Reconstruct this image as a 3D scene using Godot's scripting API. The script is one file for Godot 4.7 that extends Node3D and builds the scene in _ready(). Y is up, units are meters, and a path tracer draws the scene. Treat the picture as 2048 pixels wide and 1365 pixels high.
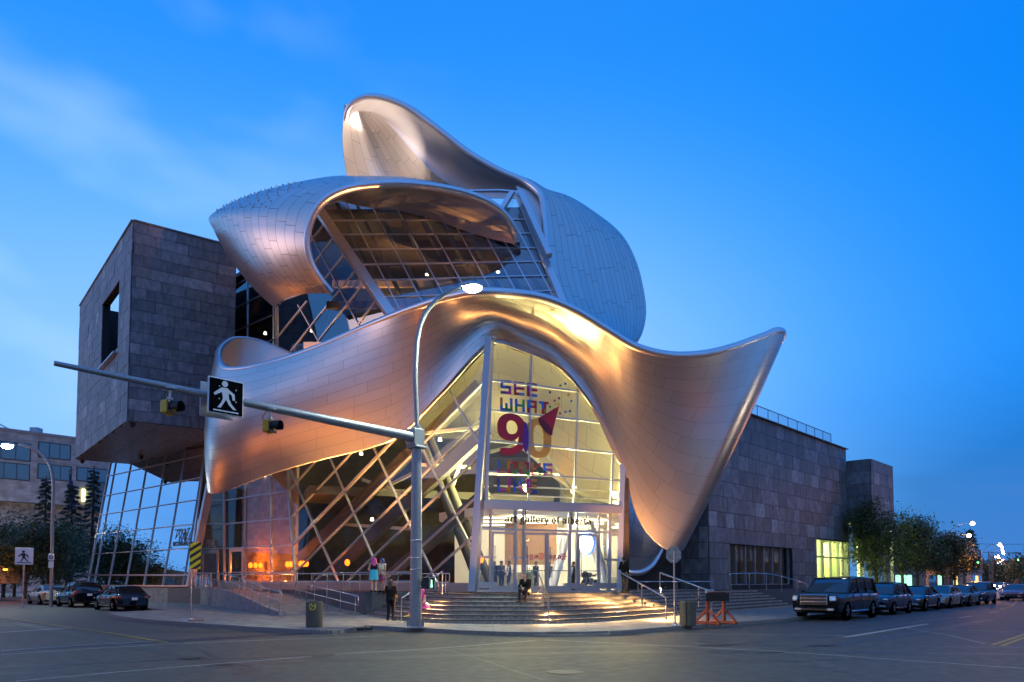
extends Node3D
# An art gallery with swept steel canopies on a street corner at dusk. Metres, y up; the viewer stands on the far corner of the crossing.

const RD := Vector3(0.691, 0, -0.723)    # along the side street that runs off to the right
const LD := Vector3(-0.723, 0, -0.691)   # along the avenue that runs off to the left
const WALK := 0.13                       # pavement above the road
const LAND := 1.22                       # entrance landing
var names := {}
var mats := {}
var texs := {}
var unit_box: ArrayMesh
var rng := RandomNumberGenerator.new()


# ---------------------------------------------------------------- mesh helper
class Mb:
	var v := PackedVector3Array()
	var n := PackedVector3Array()
	var uv := PackedVector2Array()
	var c := PackedColorArray()
	var ix := PackedInt32Array()
	var col := Color.WHITE

	func vert(p: Vector3, nn: Vector3, t := Vector2.ZERO) -> int:
		v.append(p); n.append(nn); uv.append(t); c.append(col)
		return v.size() - 1

	func face(a: int, b: int, d: int) -> void:      # counter-clockwise seen from outside
		ix.append(a); ix.append(d); ix.append(b)

	func quad3(a: Vector3, b: Vector3, d: Vector3, e: Vector3) -> Mb:
		quad(a, b, d, e)
		return self

	func quad2(a: Vector3, b: Vector3, high: float) -> Mb:      # one upright sheet between two feet
		quad(a, b, b + Vector3(0, high, 0), a + Vector3(0, high, 0))
		return self

	func tri(a: Vector3, b: Vector3, d: Vector3) -> void:
		var nn := (b - a).cross(d - a).normalized()
		face(vert(a, nn), vert(b, nn), vert(d, nn))

	func quad(a: Vector3, b: Vector3, d: Vector3, e: Vector3) -> void:
		var nn := (d - a).cross(e - b).normalized()
		var i := vert(a, nn, Vector2(0, 0)); var j := vert(b, nn, Vector2(1, 0)); var k := vert(d, nn, Vector2(1, 1)); var l := vert(e, nn, Vector2(0, 1))
		face(i, j, k); face(i, k, l)

	func box(at: Vector3, size: Vector3, b := Basis.IDENTITY) -> Mb:
		var h := size / 2.0
		for s in [-1.0, 1.0]:
			for ax in 3:
				var u := (ax + 1) % 3; var w := (ax + 2) % 3
				var p := []
				for q in [[-1, -1], [1, -1], [1, 1], [-1, 1]]:
					var t := Vector3.ZERO
					t[ax] = s * h[ax]; t[u] = q[0] * h[u]; t[w] = q[1] * h[w]
					p.append(at + b * t)
				if s > 0: quad(p[0], p[1], p[2], p[3])
				else: quad(p[3], p[2], p[1], p[0])
		return self

	func cbox(at: Vector3, size: Vector3, b := Basis.IDENTITY, ch := 0.02) -> Mb:   # box with chamfered edges
		var h := size / 2.0
		ch = minf(ch, minf(h.x, minf(h.y, h.z)) * 0.6)
		var i := h - Vector3(ch, ch, ch)
		for ax in 3:
			var u := (ax + 1) % 3; var w := (ax + 2) % 3
			for s in [-1.0, 1.0]:
				var p := []
				for q in [[-1, -1], [1, -1], [1, 1], [-1, 1]]:
					var t := Vector3.ZERO
					t[ax] = s * h[ax]; t[u] = q[0] * i[u]; t[w] = q[1] * i[w]
					p.append(at + b * t)
				if s > 0: quad(p[0], p[1], p[2], p[3])
				else: quad(p[3], p[2], p[1], p[0])
				for r in [-1.0, 1.0]:     # edge between faces ax=s and u=r
					var e := []
					for q in [[0, -1], [1, -1], [1, 1], [0, 1]]:
						var t := Vector3.ZERO
						t[ax] = s * (h[ax] if q[0] == 0 else i[ax]); t[u] = r * (i[u] if q[0] == 0 else h[u]); t[w] = q[1] * i[w]
						e.append(at + b * t)
					if s * r > 0: quad(e[0], e[1], e[2], e[3])
					else: quad(e[3], e[2], e[1], e[0])
		for x in [-1.0, 1.0]:
			for y in [-1.0, 1.0]:
				for z in [-1.0, 1.0]:
					var a := at + b * Vector3(x * h.x, y * i.y, z * i.z); var e := at + b * Vector3(x * i.x, y * h.y, z * i.z); var f := at + b * Vector3(x * i.x, y * i.y, z * h.z)
					if x * y * z > 0: tri(a, e, f)
					else: tri(a, f, e)
		return self

	func bar(p: Vector3, q: Vector3, w: float, d: float, up := Vector3.UP, ext := 0.0) -> Mb:   # rectangular bar, w across, d along "up" hint
		var z := (q - p).normalized()
		var x := up.cross(z)
		if x.length() < 0.01: x = Vector3.RIGHT.cross(z)
		x = x.normalized()
		var y := z.cross(x)
		return box((p + q) / 2.0, Vector3(w, d, p.distance_to(q) + 2.0 * ext), Basis(x, y, z))

	func tube(path: Array, rad, sides := 8, caps := true) -> Mb:      # rad: a number, or one per point
		var m := path.size()
		var up := Vector3.UP
		var first := -1
		for k in m:
			var t: Vector3 = (path[mini(k + 1, m - 1)] - path[maxi(k - 1, 0)]).normalized()
			if k == 0:
				up = (Vector3.UP if absf(t.y) < 0.9 else Vector3.RIGHT)
			var x := up.cross(t).normalized()
			up = t.cross(x).normalized()
			var r: float = rad[k] if rad is Array else rad
			var base := v.size()
			for s in sides + 1:
				var a := TAU * s / sides
				var o := x * cos(a) + up * sin(a)
				vert(path[k] + o * r, o, Vector2(float(s) / sides, k))
			if k > 0:
				for s in sides:
					var i := first + s; var j := base + s
					face(i, i + 1, j + 1); face(i, j + 1, j)
			first = base
			if caps and (k == 0 or k == m - 1):
				var nn: Vector3 = -t if k == 0 else t
				var cc := vert(path[k], nn)
				var ring := []
				for s in sides + 1:
					var a := TAU * s / sides
					ring.append(vert(path[k] + (x * cos(a) + up * sin(a)) * r, nn))
				for s in sides:
					if k == 0: face(cc, ring[s + 1], ring[s])
					else: face(cc, ring[s], ring[s + 1])
		return self

	func lathe(prof: Array, sides := 16, at := Vector3.ZERO, b := Basis.IDENTITY) -> Mb:     # prof: Vector2(radius, height) from bottom to top
		for k in prof.size() - 1:
			var p: Vector2 = prof[k]; var q: Vector2 = prof[k + 1]
			var e := q - p
			var nn := Vector2(e.y, -e.x).normalized()
			for s in sides:
				var a := TAU * s / sides; var a2 := TAU * (s + 1) / sides
				var i := vert(at + b * Vector3(p.x * cos(a), p.y, p.x * sin(a)), b * Vector3(nn.x * cos(a), nn.y, nn.x * sin(a)))
				var j := vert(at + b * Vector3(p.x * cos(a2), p.y, p.x * sin(a2)), b * Vector3(nn.x * cos(a2), nn.y, nn.x * sin(a2)))
				var k2 := vert(at + b * Vector3(q.x * cos(a2), q.y, q.x * sin(a2)), b * Vector3(nn.x * cos(a2), nn.y, nn.x * sin(a2)))
				var l := vert(at + b * Vector3(q.x * cos(a), q.y, q.x * sin(a)), b * Vector3(nn.x * cos(a), nn.y, nn.x * sin(a)))
				face(i, k2, j); face(i, l, k2)
		return self

	func ball(at: Vector3, r: Vector3, sides := 10, b := Basis.IDENTITY) -> Mb:
		var rows := maxi(4, sides / 2 + 1)
		var base := v.size()
		for y in rows + 1:
			var e := PI * y / rows - PI / 2
			for s in sides + 1:
				var a := TAU * s / sides
				var d := Vector3(cos(e) * cos(a), sin(e), cos(e) * sin(a))
				vert(at + b * (d * r), (b * (d / r)).normalized())
		for y in rows:
			for s in sides:
				var i := base + y * (sides + 1) + s; var j := i + sides + 1
				face(i, j + 1, i + 1); face(i, j, j + 1)
		return self

	func prism(poly: PackedVector2Array, y0: float, y1: float, top_only := false) -> Mb:   # poly holds (x, z); extruded upwards
		var p := poly
		var area := 0.0
		for k in p.size(): area += p[k].cross(p[(k + 1) % p.size()])
		if area > 0: p.reverse()
		var t := Geometry2D.triangulate_polygon(p)
		for k in range(0, t.size(), 3):
			var q := [p[t[k]], p[t[k + 1]], p[t[k + 2]]]
			if (q[1] - q[0]).cross(q[2] - q[0]) > 0: q = [q[0], q[2], q[1]]
			tri(Vector3(q[0].x, y1, q[0].y), Vector3(q[1].x, y1, q[1].y), Vector3(q[2].x, y1, q[2].y))
			if not top_only: tri(Vector3(q[0].x, y0, q[0].y), Vector3(q[2].x, y0, q[2].y), Vector3(q[1].x, y0, q[1].y))
		var m := p.size()
		for k in m:
			var a := p[k]; var b := p[(k + 1) % m]
			quad(Vector3(a.x, y0, a.y), Vector3(b.x, y0, b.y), Vector3(b.x, y1, b.y), Vector3(a.x, y1, a.y))
		return self

	func slab(poly: PackedVector2Array, o: Vector3, ex: Vector3, ey: Vector3, t: float) -> Mb:   # poly in the plane (ex, ey) at o; thickness t along ex x ey, both faces
		var z := ex.cross(ey).normalized()
		var p := poly
		var area := 0.0
		for k in p.size(): area += p[k].cross(p[(k + 1) % p.size()])
		if area < 0: p.reverse()
		var tr := Geometry2D.triangulate_polygon(p)
		for k in range(0, tr.size(), 3):
			var q := [p[tr[k]], p[tr[k + 1]], p[tr[k + 2]]]
			if (q[1] - q[0]).cross(q[2] - q[0]) < 0: q = [q[0], q[2], q[1]]
			var w := []
			for s in q: w.append(o + ex * s.x + ey * s.y)
			tri(w[0] + z * t, w[1] + z * t, w[2] + z * t)
			if t > 0.0: tri(w[0], w[2], w[1])
		if t > 0.0:
			for k in p.size():
				var a := o + ex * p[k].x + ey * p[k].y; var s: Vector2 = p[(k + 1) % p.size()]
				var b := o + ex * s.x + ey * s.y
				quad(a, b, b + z * t, a + z * t)
		return self

	func add(o: Mb, t := Transform3D.IDENTITY) -> Mb:
		var base := v.size()
		for k in o.v.size():
			v.append(t * o.v[k]); n.append((t.basis * o.n[k]).normalized()); uv.append(o.uv[k]); c.append(o.c[k])
		for k in o.ix: ix.append(base + k)
		return self

	func mesh() -> ArrayMesh:
		var a := []
		a.resize(Mesh.ARRAY_MAX)
		a[Mesh.ARRAY_VERTEX] = v; a[Mesh.ARRAY_NORMAL] = n; a[Mesh.ARRAY_TEX_UV] = uv; a[Mesh.ARRAY_COLOR] = c; a[Mesh.ARRAY_INDEX] = ix
		var m := ArrayMesh.new()
		m.add_surface_from_arrays(Mesh.PRIMITIVE_TRIANGLES, a)
		return m


# ---------------------------------------------------------------- naming
func numbered(called: String) -> String:
	var k: int = names.get(called, 0)
	names[called] = k + 1
	return called if k == 0 else "%s_%03d" % [called, k]

func numbered_in(p: Node, called: String) -> String:
	var used: Dictionary = p.get_meta("used") if p.has_meta("used") else {}
	var k: int = used.get(called, 0)
	used[called] = k + 1
	p.set_meta("used", used)
	return called if k == 0 else "%s_%03d" % [called, k]

func tag(o: Node, label: String, category: String, group := "") -> Node:
	o.set_meta("label", label); o.set_meta("category", category)
	if group: o.set_meta("group", group)
	return o

func thing(called: String, label: String, category: String, at := Vector3.ZERO, turn := 0.0, group := "") -> Node3D:
	var o := Node3D.new()
	o.name = numbered(called)
	o.position = at; o.rotation.y = turn
	tag(o, label, category, group)
	add_child(o, true)
	return o

func part(p: Node, called: String, m, mat: Material, label := "") -> MeshInstance3D:
	var o := MeshInstance3D.new()
	o.name = numbered_in(p, called)
	o.mesh = m.mesh() if m is Mb else m
	o.material_override = mat
	if label: o.set_meta("label", label)
	p.add_child(o, true)
	return o

func struct(called: String, m, mat: Material) -> MeshInstance3D:
	var o := MeshInstance3D.new()
	o.name = numbered(called)
	o.mesh = m.mesh() if m is Mb else m
	o.material_override = mat
	o.set_meta("kind", "structure")
	add_child(o, true)
	return o

func piece(p: Node, called: String, at: Vector3, size: Vector3, b: Basis, mat: Material) -> MeshInstance3D:    # a chamfered block of the shared unit mesh
	var o := part(p, called, unit_box, mat)
	o.transform = Transform3D(Basis(b.x * size.x, b.y * size.y, b.z * size.z), at)
	return o

func copy_of(o: Node3D, at: Vector3, turn: float, label: String) -> Node3D:
	var d: Node3D = o.duplicate()
	d.name = numbered(String(o.name).rstrip("0123456789").trim_suffix("_"))
	d.position = at; d.rotation.y = turn
	d.set_meta("label", label)
	add_child(d, true)
	return d

func lamp(p: Node, at: Vector3, color: Color, energy: float, size := 0.12) -> OmniLight3D:
	var l := OmniLight3D.new()
	l.name = numbered("lamp_light")
	l.light_color = color; l.light_energy = energy; l.light_size = size
	l.omni_range = 80.0; l.omni_attenuation = 2.0; l.shadow_enabled = true
	p.add_child(l, true)
	l.position = at
	return l

func spot(p: Node, at: Vector3, to: Vector3, color: Color, energy: float, cone := 40.0, size := 0.1) -> SpotLight3D:
	var l := SpotLight3D.new()
	l.name = numbered("spot_light")
	l.light_color = color; l.light_energy = energy; l.light_size = size
	l.spot_range = 80.0; l.spot_attenuation = 2.0; l.spot_angle = cone; l.spot_angle_attenuation = 1.0; l.shadow_enabled = true
	p.add_child(l, true)
	var z := (at - to).normalized()
	var x := (Vector3.UP if absf(z.y) < 0.95 else Vector3.RIGHT).cross(z).normalized()
	l.transform = Transform3D(Basis(x, z.cross(x), z), at)
	return l


# ---------------------------------------------------------------- materials
func lin(r: float, g: float, b: float) -> Color:
	return Color(r, g, b).linear_to_srgb()

func noise_tex(key: String, freq: float, octaves := 4, lo := 0.7, hi := 1.0, size := 512, kind := FastNoiseLite.TYPE_SIMPLEX_SMOOTH, normal := 0.0) -> NoiseTexture2D:
	if texs.has(key): return texs[key]
	var f := FastNoiseLite.new()
	f.seed = hash(key) % 10000; f.frequency = freq; f.noise_type = kind; f.fractal_octaves = octaves
	var t := NoiseTexture2D.new()
	t.width = size; t.height = size; t.seamless = true; t.noise = f
	if normal > 0.0:
		t.as_normal_map = true; t.bump_strength = normal
	else:
		var g := Gradient.new()
		g.set_color(0, Color(lo, lo, lo)); g.set_color(1, Color(hi, hi, hi))
		t.color_ramp = g
	texs[key] = t
	return t

func mat(key: String, col: Color, rough := 0.6, metal := 0.0) -> StandardMaterial3D:
	if mats.has(key): return mats[key]
	var m := StandardMaterial3D.new()
	m.resource_name = key
	m.albedo_color = col; m.roughness = rough; m.metallic = metal
	mats[key] = m
	return m

func grain(m: StandardMaterial3D, tex: Texture2D, scale: float, bump: Texture2D = null, bump_cm := 0.3) -> StandardMaterial3D:
	m.albedo_texture = tex
	m.uv1_triplanar = true; m.uv1_world_triplanar = true
	m.uv1_scale = Vector3(scale, scale, scale)
	if bump:
		m.heightmap_enabled = true; m.heightmap_texture = bump; m.heightmap_scale = bump_cm
	return m

func glow(key: String, col: Color, energy: float) -> StandardMaterial3D:
	if mats.has(key): return mats[key]
	var m := mat(key, col, 0.5)
	m.emission_enabled = true; m.emission = col; m.emission_energy_multiplier = energy
	return m

func glass(key: String, col: Color, alpha: float, rough := 0.02) -> StandardMaterial3D:
	if mats.has(key): return mats[key]
	var m := mat(key, Color(col, alpha), rough)
	m.transparency = BaseMaterial3D.TRANSPARENCY_ALPHA
	m.metallic_specular = 0.9
	return m


# ---------------------------------------------------------------- curves
func cat(p: Array, u: float) -> Vector3:       # Catmull-Rom through p, u in 0..p.size()-1
	var k := clampi(int(floor(u)), 0, p.size() - 2)
	var f := u - k
	var a: Vector3 = p[maxi(k - 1, 0)]; var b: Vector3 = p[k]; var c: Vector3 = p[k + 1]; var d: Vector3 = p[mini(k + 2, p.size() - 1)]
	return b.cubic_interpolate(c, a, d, f)

func smooth(p: Array, per := 6) -> Array:
	var out := []
	for k in (p.size() - 1) * per + 1: out.append(cat(p, float(k) / per))
	return out

func flat(p: Array) -> PackedVector2Array:
	var q := PackedVector2Array()
	for a in p: q.append(Vector2(a.x, a.z))
	return q

func basis_y(fwd: Vector3) -> Basis:            # z along fwd, y up
	var z := fwd.normalized()
	var x := Vector3.UP.cross(z).normalized()
	return Basis(x, z.cross(x), z)



func _ready() -> void:
	rng.seed = 11
	# ---- camera: level street view through a lens shifted upwards
	var cam := Camera3D.new()
	cam.name = "camera"
	cam.projection = Camera3D.PROJECTION_FRUSTUM
	cam.near = 0.1; cam.far = 3000.0
	cam.size = 0.1 * 1365.0 / 1431.0
	cam.frustum_offset = Vector2(0, 0.1 * 0.28337)
	cam.position = Vector3(0, 1.75, 0)
	cam.rotation.x = deg_to_rad(3.0)
	add_child(cam)
	# ---- sky at dusk, exposure
	var e := Environment.new()
	e.background_mode = Environment.BG_SKY
	e.sky = Sky.new()
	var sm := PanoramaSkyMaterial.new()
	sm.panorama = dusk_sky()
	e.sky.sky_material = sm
	e.background_energy_multiplier = 1.0
	e.tonemap_mode = Environment.TONE_MAPPER_LINEAR
	e.tonemap_exposure = 1.6
	e.sdfgi_enabled = true; e.ssao_enabled = true; e.ssil_enabled = true
	var we := WorldEnvironment.new()
	we.name = "world_environment"
	we.environment = e
	add_child(we)
	# ---- what is left of the sun: a broad faint glow from the west, behind the viewer's left shoulder
	var sun := DirectionalLight3D.new()
	sun.name = "afterglow"
	sun.light_color = Color(1.0, 0.78, 0.66); sun.light_energy = 0.08; sun.light_angular_distance = 25.0
	sun.shadow_enabled = true
	sun.rotation_degrees = Vector3(-9, -78, 0)
	add_child(sun)
	# ---- materials, setting, building, then everything that stands about
	unit_box = Mb.new().cbox(Vector3.ZERO, Vector3.ONE, Basis.IDENTITY, 0.03).mesh()
	make_materials()
	ground()
	gallery()
	steps_and_ramp()
	surroundings()
	street_things()
	vehicles()
	people()


func dusk_sky() -> ImageTexture:
	var w := 1024; var h := 512
	var im := Image.create_empty(w, h, false, Image.FORMAT_RGBF)
	var f := FastNoiseLite.new()
	f.seed = 5; f.frequency = 1.6; f.fractal_octaves = 5
	for y in h:
		var el := 90.0 - (y + 0.5) * 180.0 / h
		for x in w:
			var az := wrapf((x + 0.5) * 360.0 / w, -180.0, 180.0)
			var c := Vector3(0.02, 0.035, 0.06)
			if el > 0.0:
				var side := az + 2.0                                     # the last light stands behind the building and off to the left
				var toward := exp(-pow(side / (28.0 if side > 0.0 else 75.0), 2.0))
				var low := exp(-pow(maxf(el - 14.0, 0.0) / 17.0, 2.0))
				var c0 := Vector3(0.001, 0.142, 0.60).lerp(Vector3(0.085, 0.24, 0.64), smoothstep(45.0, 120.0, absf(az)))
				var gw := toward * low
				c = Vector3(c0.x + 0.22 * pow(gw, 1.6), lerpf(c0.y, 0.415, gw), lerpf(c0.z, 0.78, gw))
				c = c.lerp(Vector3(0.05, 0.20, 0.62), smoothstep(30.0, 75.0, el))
				c = c.lerp(Vector3(0.22, 0.45, 0.76), toward * smoothstep(14.0, 2.0, el) * 0.5)
				var east := smoothstep(8.0, 45.0, az) if az > 0.0 else smoothstep(-100.0, -165.0, az)
				c *= 1.0 - 0.74 * east * smoothstep(17.0, 1.5, el)
				var d := Vector3(cos(deg_to_rad(el)) * sin(deg_to_rad(az)), sin(deg_to_rad(el)), -cos(deg_to_rad(el)) * cos(deg_to_rad(az)))
				var n := f.get_noise_3d(d.x * 1.5 + d.y * 0.8, d.y * 4.0, d.z * 1.5)
				var n2 := f.get_noise_3d(d.x * 1.2 + 9.0, d.y * 16.0, d.z * 1.2)
				c += Vector3(0.16, 0.15, 0.09) * maxf(0.0, n + 0.0) * smoothstep(6.0, 20.0, el) * smoothstep(0.0, -28.0, az)
				c *= 1.0 - 0.3 * smoothstep(0.05, 0.5, n2) * smoothstep(14.0, 3.0, el)
			im.set_pixel(x, y, Color(c.x, c.y, c.z))
	return ImageTexture.create_from_image(im)


func make_materials() -> void:
	var fine := noise_tex("fine", 0.05, 5, 0.72, 1.0)
	var blotch := noise_tex("blotch", 0.012, 5, 0.6, 1.0)
	var rough_b := noise_tex("rough_b", 0.09, 4, 0.0, 1.0)
	grain(mat("asphalt", lin(0.055, 0.06, 0.058), 0.7), noise_tex("tarmac", 0.02, 6, 0.45, 1.0, 1024), 0.11, noise_tex("grit", 0.25, 2, 0.0, 1.0), 0.15)
	grain(mat("pavement", lin(0.23, 0.235, 0.23), 0.8), blotch, 0.22, rough_b, 0.1)
	grain(mat("kerb", lin(0.26, 0.245, 0.23), 0.85), fine, 0.6, rough_b, 0.15)
	grain(mat("concrete", lin(0.3, 0.3, 0.31), 0.75), blotch, 0.35, rough_b, 0.08)
	grain(mat("dark_granite", lin(0.10, 0.105, 0.115), 0.6), fine, 0.7)
	grain(mat("step_stone", lin(0.5, 0.47, 0.42), 0.75), blotch, 0.8, rough_b, 0.06)
	grain(mat("nosing", lin(0.09, 0.08, 0.075), 0.7), fine, 0.9)
	var tones := [0.19, 0.22, 0.25, 0.28, 0.32, 0.44]
	for k in 6:
		var t: float = tones[k]
		var m := grain(mat("stone_%d" % k, lin(t, t * 1.01, t * (1.10 - 0.03 * (k % 3))), 0.52), blotch, 0.31 + 0.05 * k, rough_b, 0.06)
		m.uv1_offset = Vector3(k * 0.37, k * 0.71, 0)
		m.uv1_scale = Vector3(0.5, 0.12 + 0.03 * k, 0.5)
	mat("stone_gap", lin(0.02, 0.02, 0.022), 0.9)
	for k in 4:
		var s := mat("steel_%d" % k, lin(0.60 - 0.012 * k, 0.575 - 0.012 * k, 0.545 - 0.012 * k), 0.33 + 0.01 * (k % 3), 0.93)
	mat("steel_back", lin(0.16, 0.16, 0.165), 0.5, 0.7)
	mat("steel_inner", lin(0.56, 0.56, 0.57), 0.4, 0.85)
	mat("steel_rim", lin(0.62, 0.63, 0.65), 0.3, 0.9)
	mat("steel_vault", lin(0.72, 0.70, 0.62), 0.5, 0.35)
	mat("mullion", lin(0.36, 0.37, 0.41), 0.34, 0.6)
	mat("mullion_bright", lin(0.62, 0.63, 0.66), 0.3, 0.75)
	mat("mullion_dark", lin(0.05, 0.05, 0.055), 0.5, 0.3)
	glass("glass_clear", Color(0.9, 0.95, 0.92), 0.04)
	var gd := mat("glass_dark", Color(lin(0.62, 0.72, 0.8), 0.3), 0.015, 1.0)      # coated glass: a third mirrors, the rest lets through
	gd.transparency = BaseMaterial3D.TRANSPARENCY_ALPHA
	var one := Image.create_empty(4, 4, false, Image.FORMAT_RGBA8)
	one.fill(Color.WHITE)
	gd.albedo_texture = ImageTexture.create_from_image(one)
	var gf := gd.duplicate() as StandardMaterial3D
	gf.albedo_color.a = 0.1
	gf.resource_name = "glass_facade"
	mats["glass_facade"] = gf
	var mg := mat("glass_mirror", lin(0.66, 0.74, 0.78), 0.015, 1.0)
	mg.metallic_specular = 1.0
	mat("rail_steel", lin(0.6, 0.59, 0.57), 0.25, 0.95)
	mat("galvanised", lin(0.40, 0.42, 0.44), 0.42, 0.6)
	mat("black_paint", lin(0.012, 0.012, 0.013), 0.45)
	mat("white_paint", lin(0.7, 0.7, 0.7), 0.5)
	mat("cream_wall", lin(0.72, 0.68, 0.58), 0.8)
	mat("white_wall", lin(0.78, 0.77, 0.72), 0.8)
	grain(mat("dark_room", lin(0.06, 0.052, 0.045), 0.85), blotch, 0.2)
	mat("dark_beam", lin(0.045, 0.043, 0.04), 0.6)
	mat("pale_beam", lin(0.6, 0.58, 0.5), 0.6)
	grain(mat("wood_panel", lin(0.5, 0.27, 0.13), 0.6), fine, 0.4)
	grain(mat("lobby_floor", lin(0.35, 0.34, 0.32), 0.35), fine, 0.4)
	glow("tube_light", Color(1.0, 0.95, 0.8), 3.0)


# ---------------------------------------------------------------- ground
func strip(path: Array, w: float, y: float, called: String, m: Material) -> void:      # painted line along a path on the road
	var b := Mb.new()
	var l := []; var r := []
	for k in path.size():
		var t: Vector3 = path[mini(k + 1, path.size() - 1)] - path[maxi(k - 1, 0)]
		t.y = 0; t = t.normalized()
		var s := Vector3(-t.z, 0, t.x) * w / 2.0
		l.append(Vector3(path[k].x, y, path[k].z) - s); r.append(Vector3(path[k].x, y, path[k].z) + s)
	for k in path.size() - 1:
		b.quad(r[k], r[k + 1], l[k + 1], l[k]) if (r[k + 1] - r[k]).cross(l[k] - r[k]).y > 0 else b.quad(l[k], l[k + 1], r[k + 1], r[k])
	struct(called, b, m)


func ground() -> void:
	var g := Mb.new()
	g.quad(Vector3(-900, 0, 200), Vector3(900, 0, 200), Vector3(900, 0, -1500), Vector3(-900, 0, -1500))
	struct("road", g, mats["asphalt"])
	var edge: Array = [Vector3(-20.67, 0, -37.02), Vector3(-18.32, 0, -33.57), Vector3(-15.29, 0, -30.35), Vector3(-12.68, 0, -28.31), Vector3(-9.37, 0, -25.72), Vector3(-7.14, 0, -24.24), Vector3(-6.02, 0, -23.78), Vector3(-5.68, 0, -24.47)]
	var edge2: Array = [Vector3(-5.42, 0, -26.52), Vector3(-4.14, 0, -25.46), Vector3(-2.99, 0, -24.71), Vector3(-1.04, 0, -23.34), Vector3(0.25, 0, -22.92), Vector3(1.53, 0, -22.92), Vector3(2.51, 0, -23.13), Vector3(3.54, 0, -23.56), Vector3(5.42, 0, -25.46), Vector3(8.29, 0, -27.99), Vector3(11.96, 0, -31.48)]
	var far_r: Vector3 = edge2[-1] + RD * 160.0
	var bay: Array = [Vector3(-19.3, 0, -40.6), Vector3(-19.3, 0, -40.6) + LD * 90.0]
	# pavement: one raised sheet bounded by the kerb
	var poly := []
	poly.append_array([bay[1], bay[0]])
	poly.append_array(edge); poly.append_array(edge2)
	poly.append(far_r)
	poly.append(far_r + Vector3(60, 0, -60)); poly.append(bay[1] + Vector3(-20, 0, -160))
	struct("pavement", Mb.new().prism(flat(poly), -0.1, WALK), mats["pavement"])
	# kerb stones along the edge
	var line: Array = smooth(edge, 3) + smooth(edge2, 3) + [far_r]
	var kerb := Node3D.new(); kerb.name = "kerb"; kerb.set_meta("kind", "structure"); add_child(kerb)
	var run: Array = [bay[1], bay[0]] + line
	for k in run.size() - 1:
		var a: Vector3 = run[k]; var b: Vector3 = run[k + 1]
		var count := clampi(int(a.distance_to(b) / 2.4), 1, 60)
		for i in count:
			var p := a.lerp(b, float(i) / count); var q := a.lerp(b, float(i + 1) / count)
			if p.z < -150: continue
			var bb := basis_y(q - p)
			var mid := (p + q) / 2.0
			var low := 0.05 if (mid.x > 0.8 and mid.x < 3.3) else WALK + 0.012       # dropped kerb at the crossing
			piece(kerb, "kerb_stone", mid + Vector3(0, low / 2.0 - 0.03, 0), Vector3(0.2, low + 0.06, p.distance_to(q) - 0.012), bb, mats["kerb"])
	# scored joints that divide the pavement into bays
	var score := mat("pavement_joint", lin(0.08, 0.08, 0.08), 0.9)
	for k in 13:
		var a: Vector3 = line[2 + k * (line.size() - 5) / 13]; var c := Vector3(-1.5, 0, -44) - a; c.y = 0
		strip([a + c.normalized() * 0.3, a + c.normalized() * (3.6 if k > 3 else 5.5)], 0.022, WALK + 0.004, "pavement_joint", score)
	for q in [[Vector3(-16.32, 0.13, -33.77), Vector3(-12.09, 0.13, -30.27), Vector3(-8.86, 0.13, -27.43), Vector3(-6.82, 0.13, -26.2)], [Vector3(-4.87, 0.13, -26.5), Vector3(-3.04, 0.13, -25.08), Vector3(-1.07, 0.13, -24.05), Vector3(1.08, 0.13, -23.57), Vector3(3.56, 0.13, -24.81), Vector3(5.77, 0.13, -27.11), Vector3(8.65, 0.13, -29.89), Vector3(11.96, 0.13, -33.29)]]:
		strip(smooth(q, 4), 0.022, WALK + 0.008, "pavement_joint", score)
	var paint := grain(mat("road_paint", lin(0.42, 0.43, 0.43), 0.7), noise_tex("worn", 0.06, 5, 0.45, 1.0), 0.5)
	var yellow := grain(mat("yellow_paint", lin(0.45, 0.3, 0.05), 0.7), noise_tex("worn", 0.06, 5, 0.45, 1.0), 0.5)
	strip([Vector3(-8.67, 0, -12.58), Vector3(-7.49, 0, -13.97), Vector3(-5.55, 0, -15.88), Vector3(-3.92, 0, -17.41), Vector3(-1.63, 0, -18.97), Vector3(0.68, 0, -21.19)], 0.10, 0.005, "crosswalk_line", paint)
	strip([Vector3(-12.12, 0, -17.06), Vector3(-11.05, 0, -18.42), Vector3(-9.44, 0, -20.02), Vector3(-6.95, 0, -21.55), Vector3(-4.05, 0, -22.92)], 0.11, 0.005, "crosswalk_line", paint)
	strip([Vector3(-12.82, 0, -18.03), Vector3(-11.78, 0, -19.41), Vector3(-10.34, 0, -20.84)], 0.22, 0.009, "stop_line", paint)
	strip([Vector3(-17.42, 0, -24.47), Vector3(-17.06, 0, -25.46), Vector3(-16.48, 0, -26.81)], 0.34, 0.005, "stop_line", paint)
	strip([Vector3(-24.58, 0, -34.49), Vector3(-16.97, 0, -27.39), Vector3(-12.72, 0, -23.34), Vector3(-9.74, 0, -20.34)], 0.13, 0.013, "yellow_centre_line", yellow)
	strip([Vector3(0.98, 0, -21.37), Vector3(3.78, 0, -19.71), Vector3(6.46, 0, -18.03), Vector3(8.61, 0, -15.98), Vector3(10.25, 0, -14.44)], 0.09, 0.005, "crosswalk_line", paint)
	strip([Vector3(3.6, 0, -24.01), Vector3(7.04, 0, -23.78), Vector3(9.67, 0, -23.34), Vector3(10.83, 0, -22.71)], 0.09, 0.005, "crosswalk_line", paint)
	strip([Vector3(10.33, 0, -22.31), Vector3(13.07, 0, -25.2), Vector3(16.97, 0, -29.29)], 0.2, 0.009, "lane_line", paint)
	strip([Vector3(14.69, 0, -26.81), Vector3(14.08, 0, -23.13), Vector3(13.18, 0, -20.02)], 0.06, 0.005, "worn_lane_line", paint)
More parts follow.
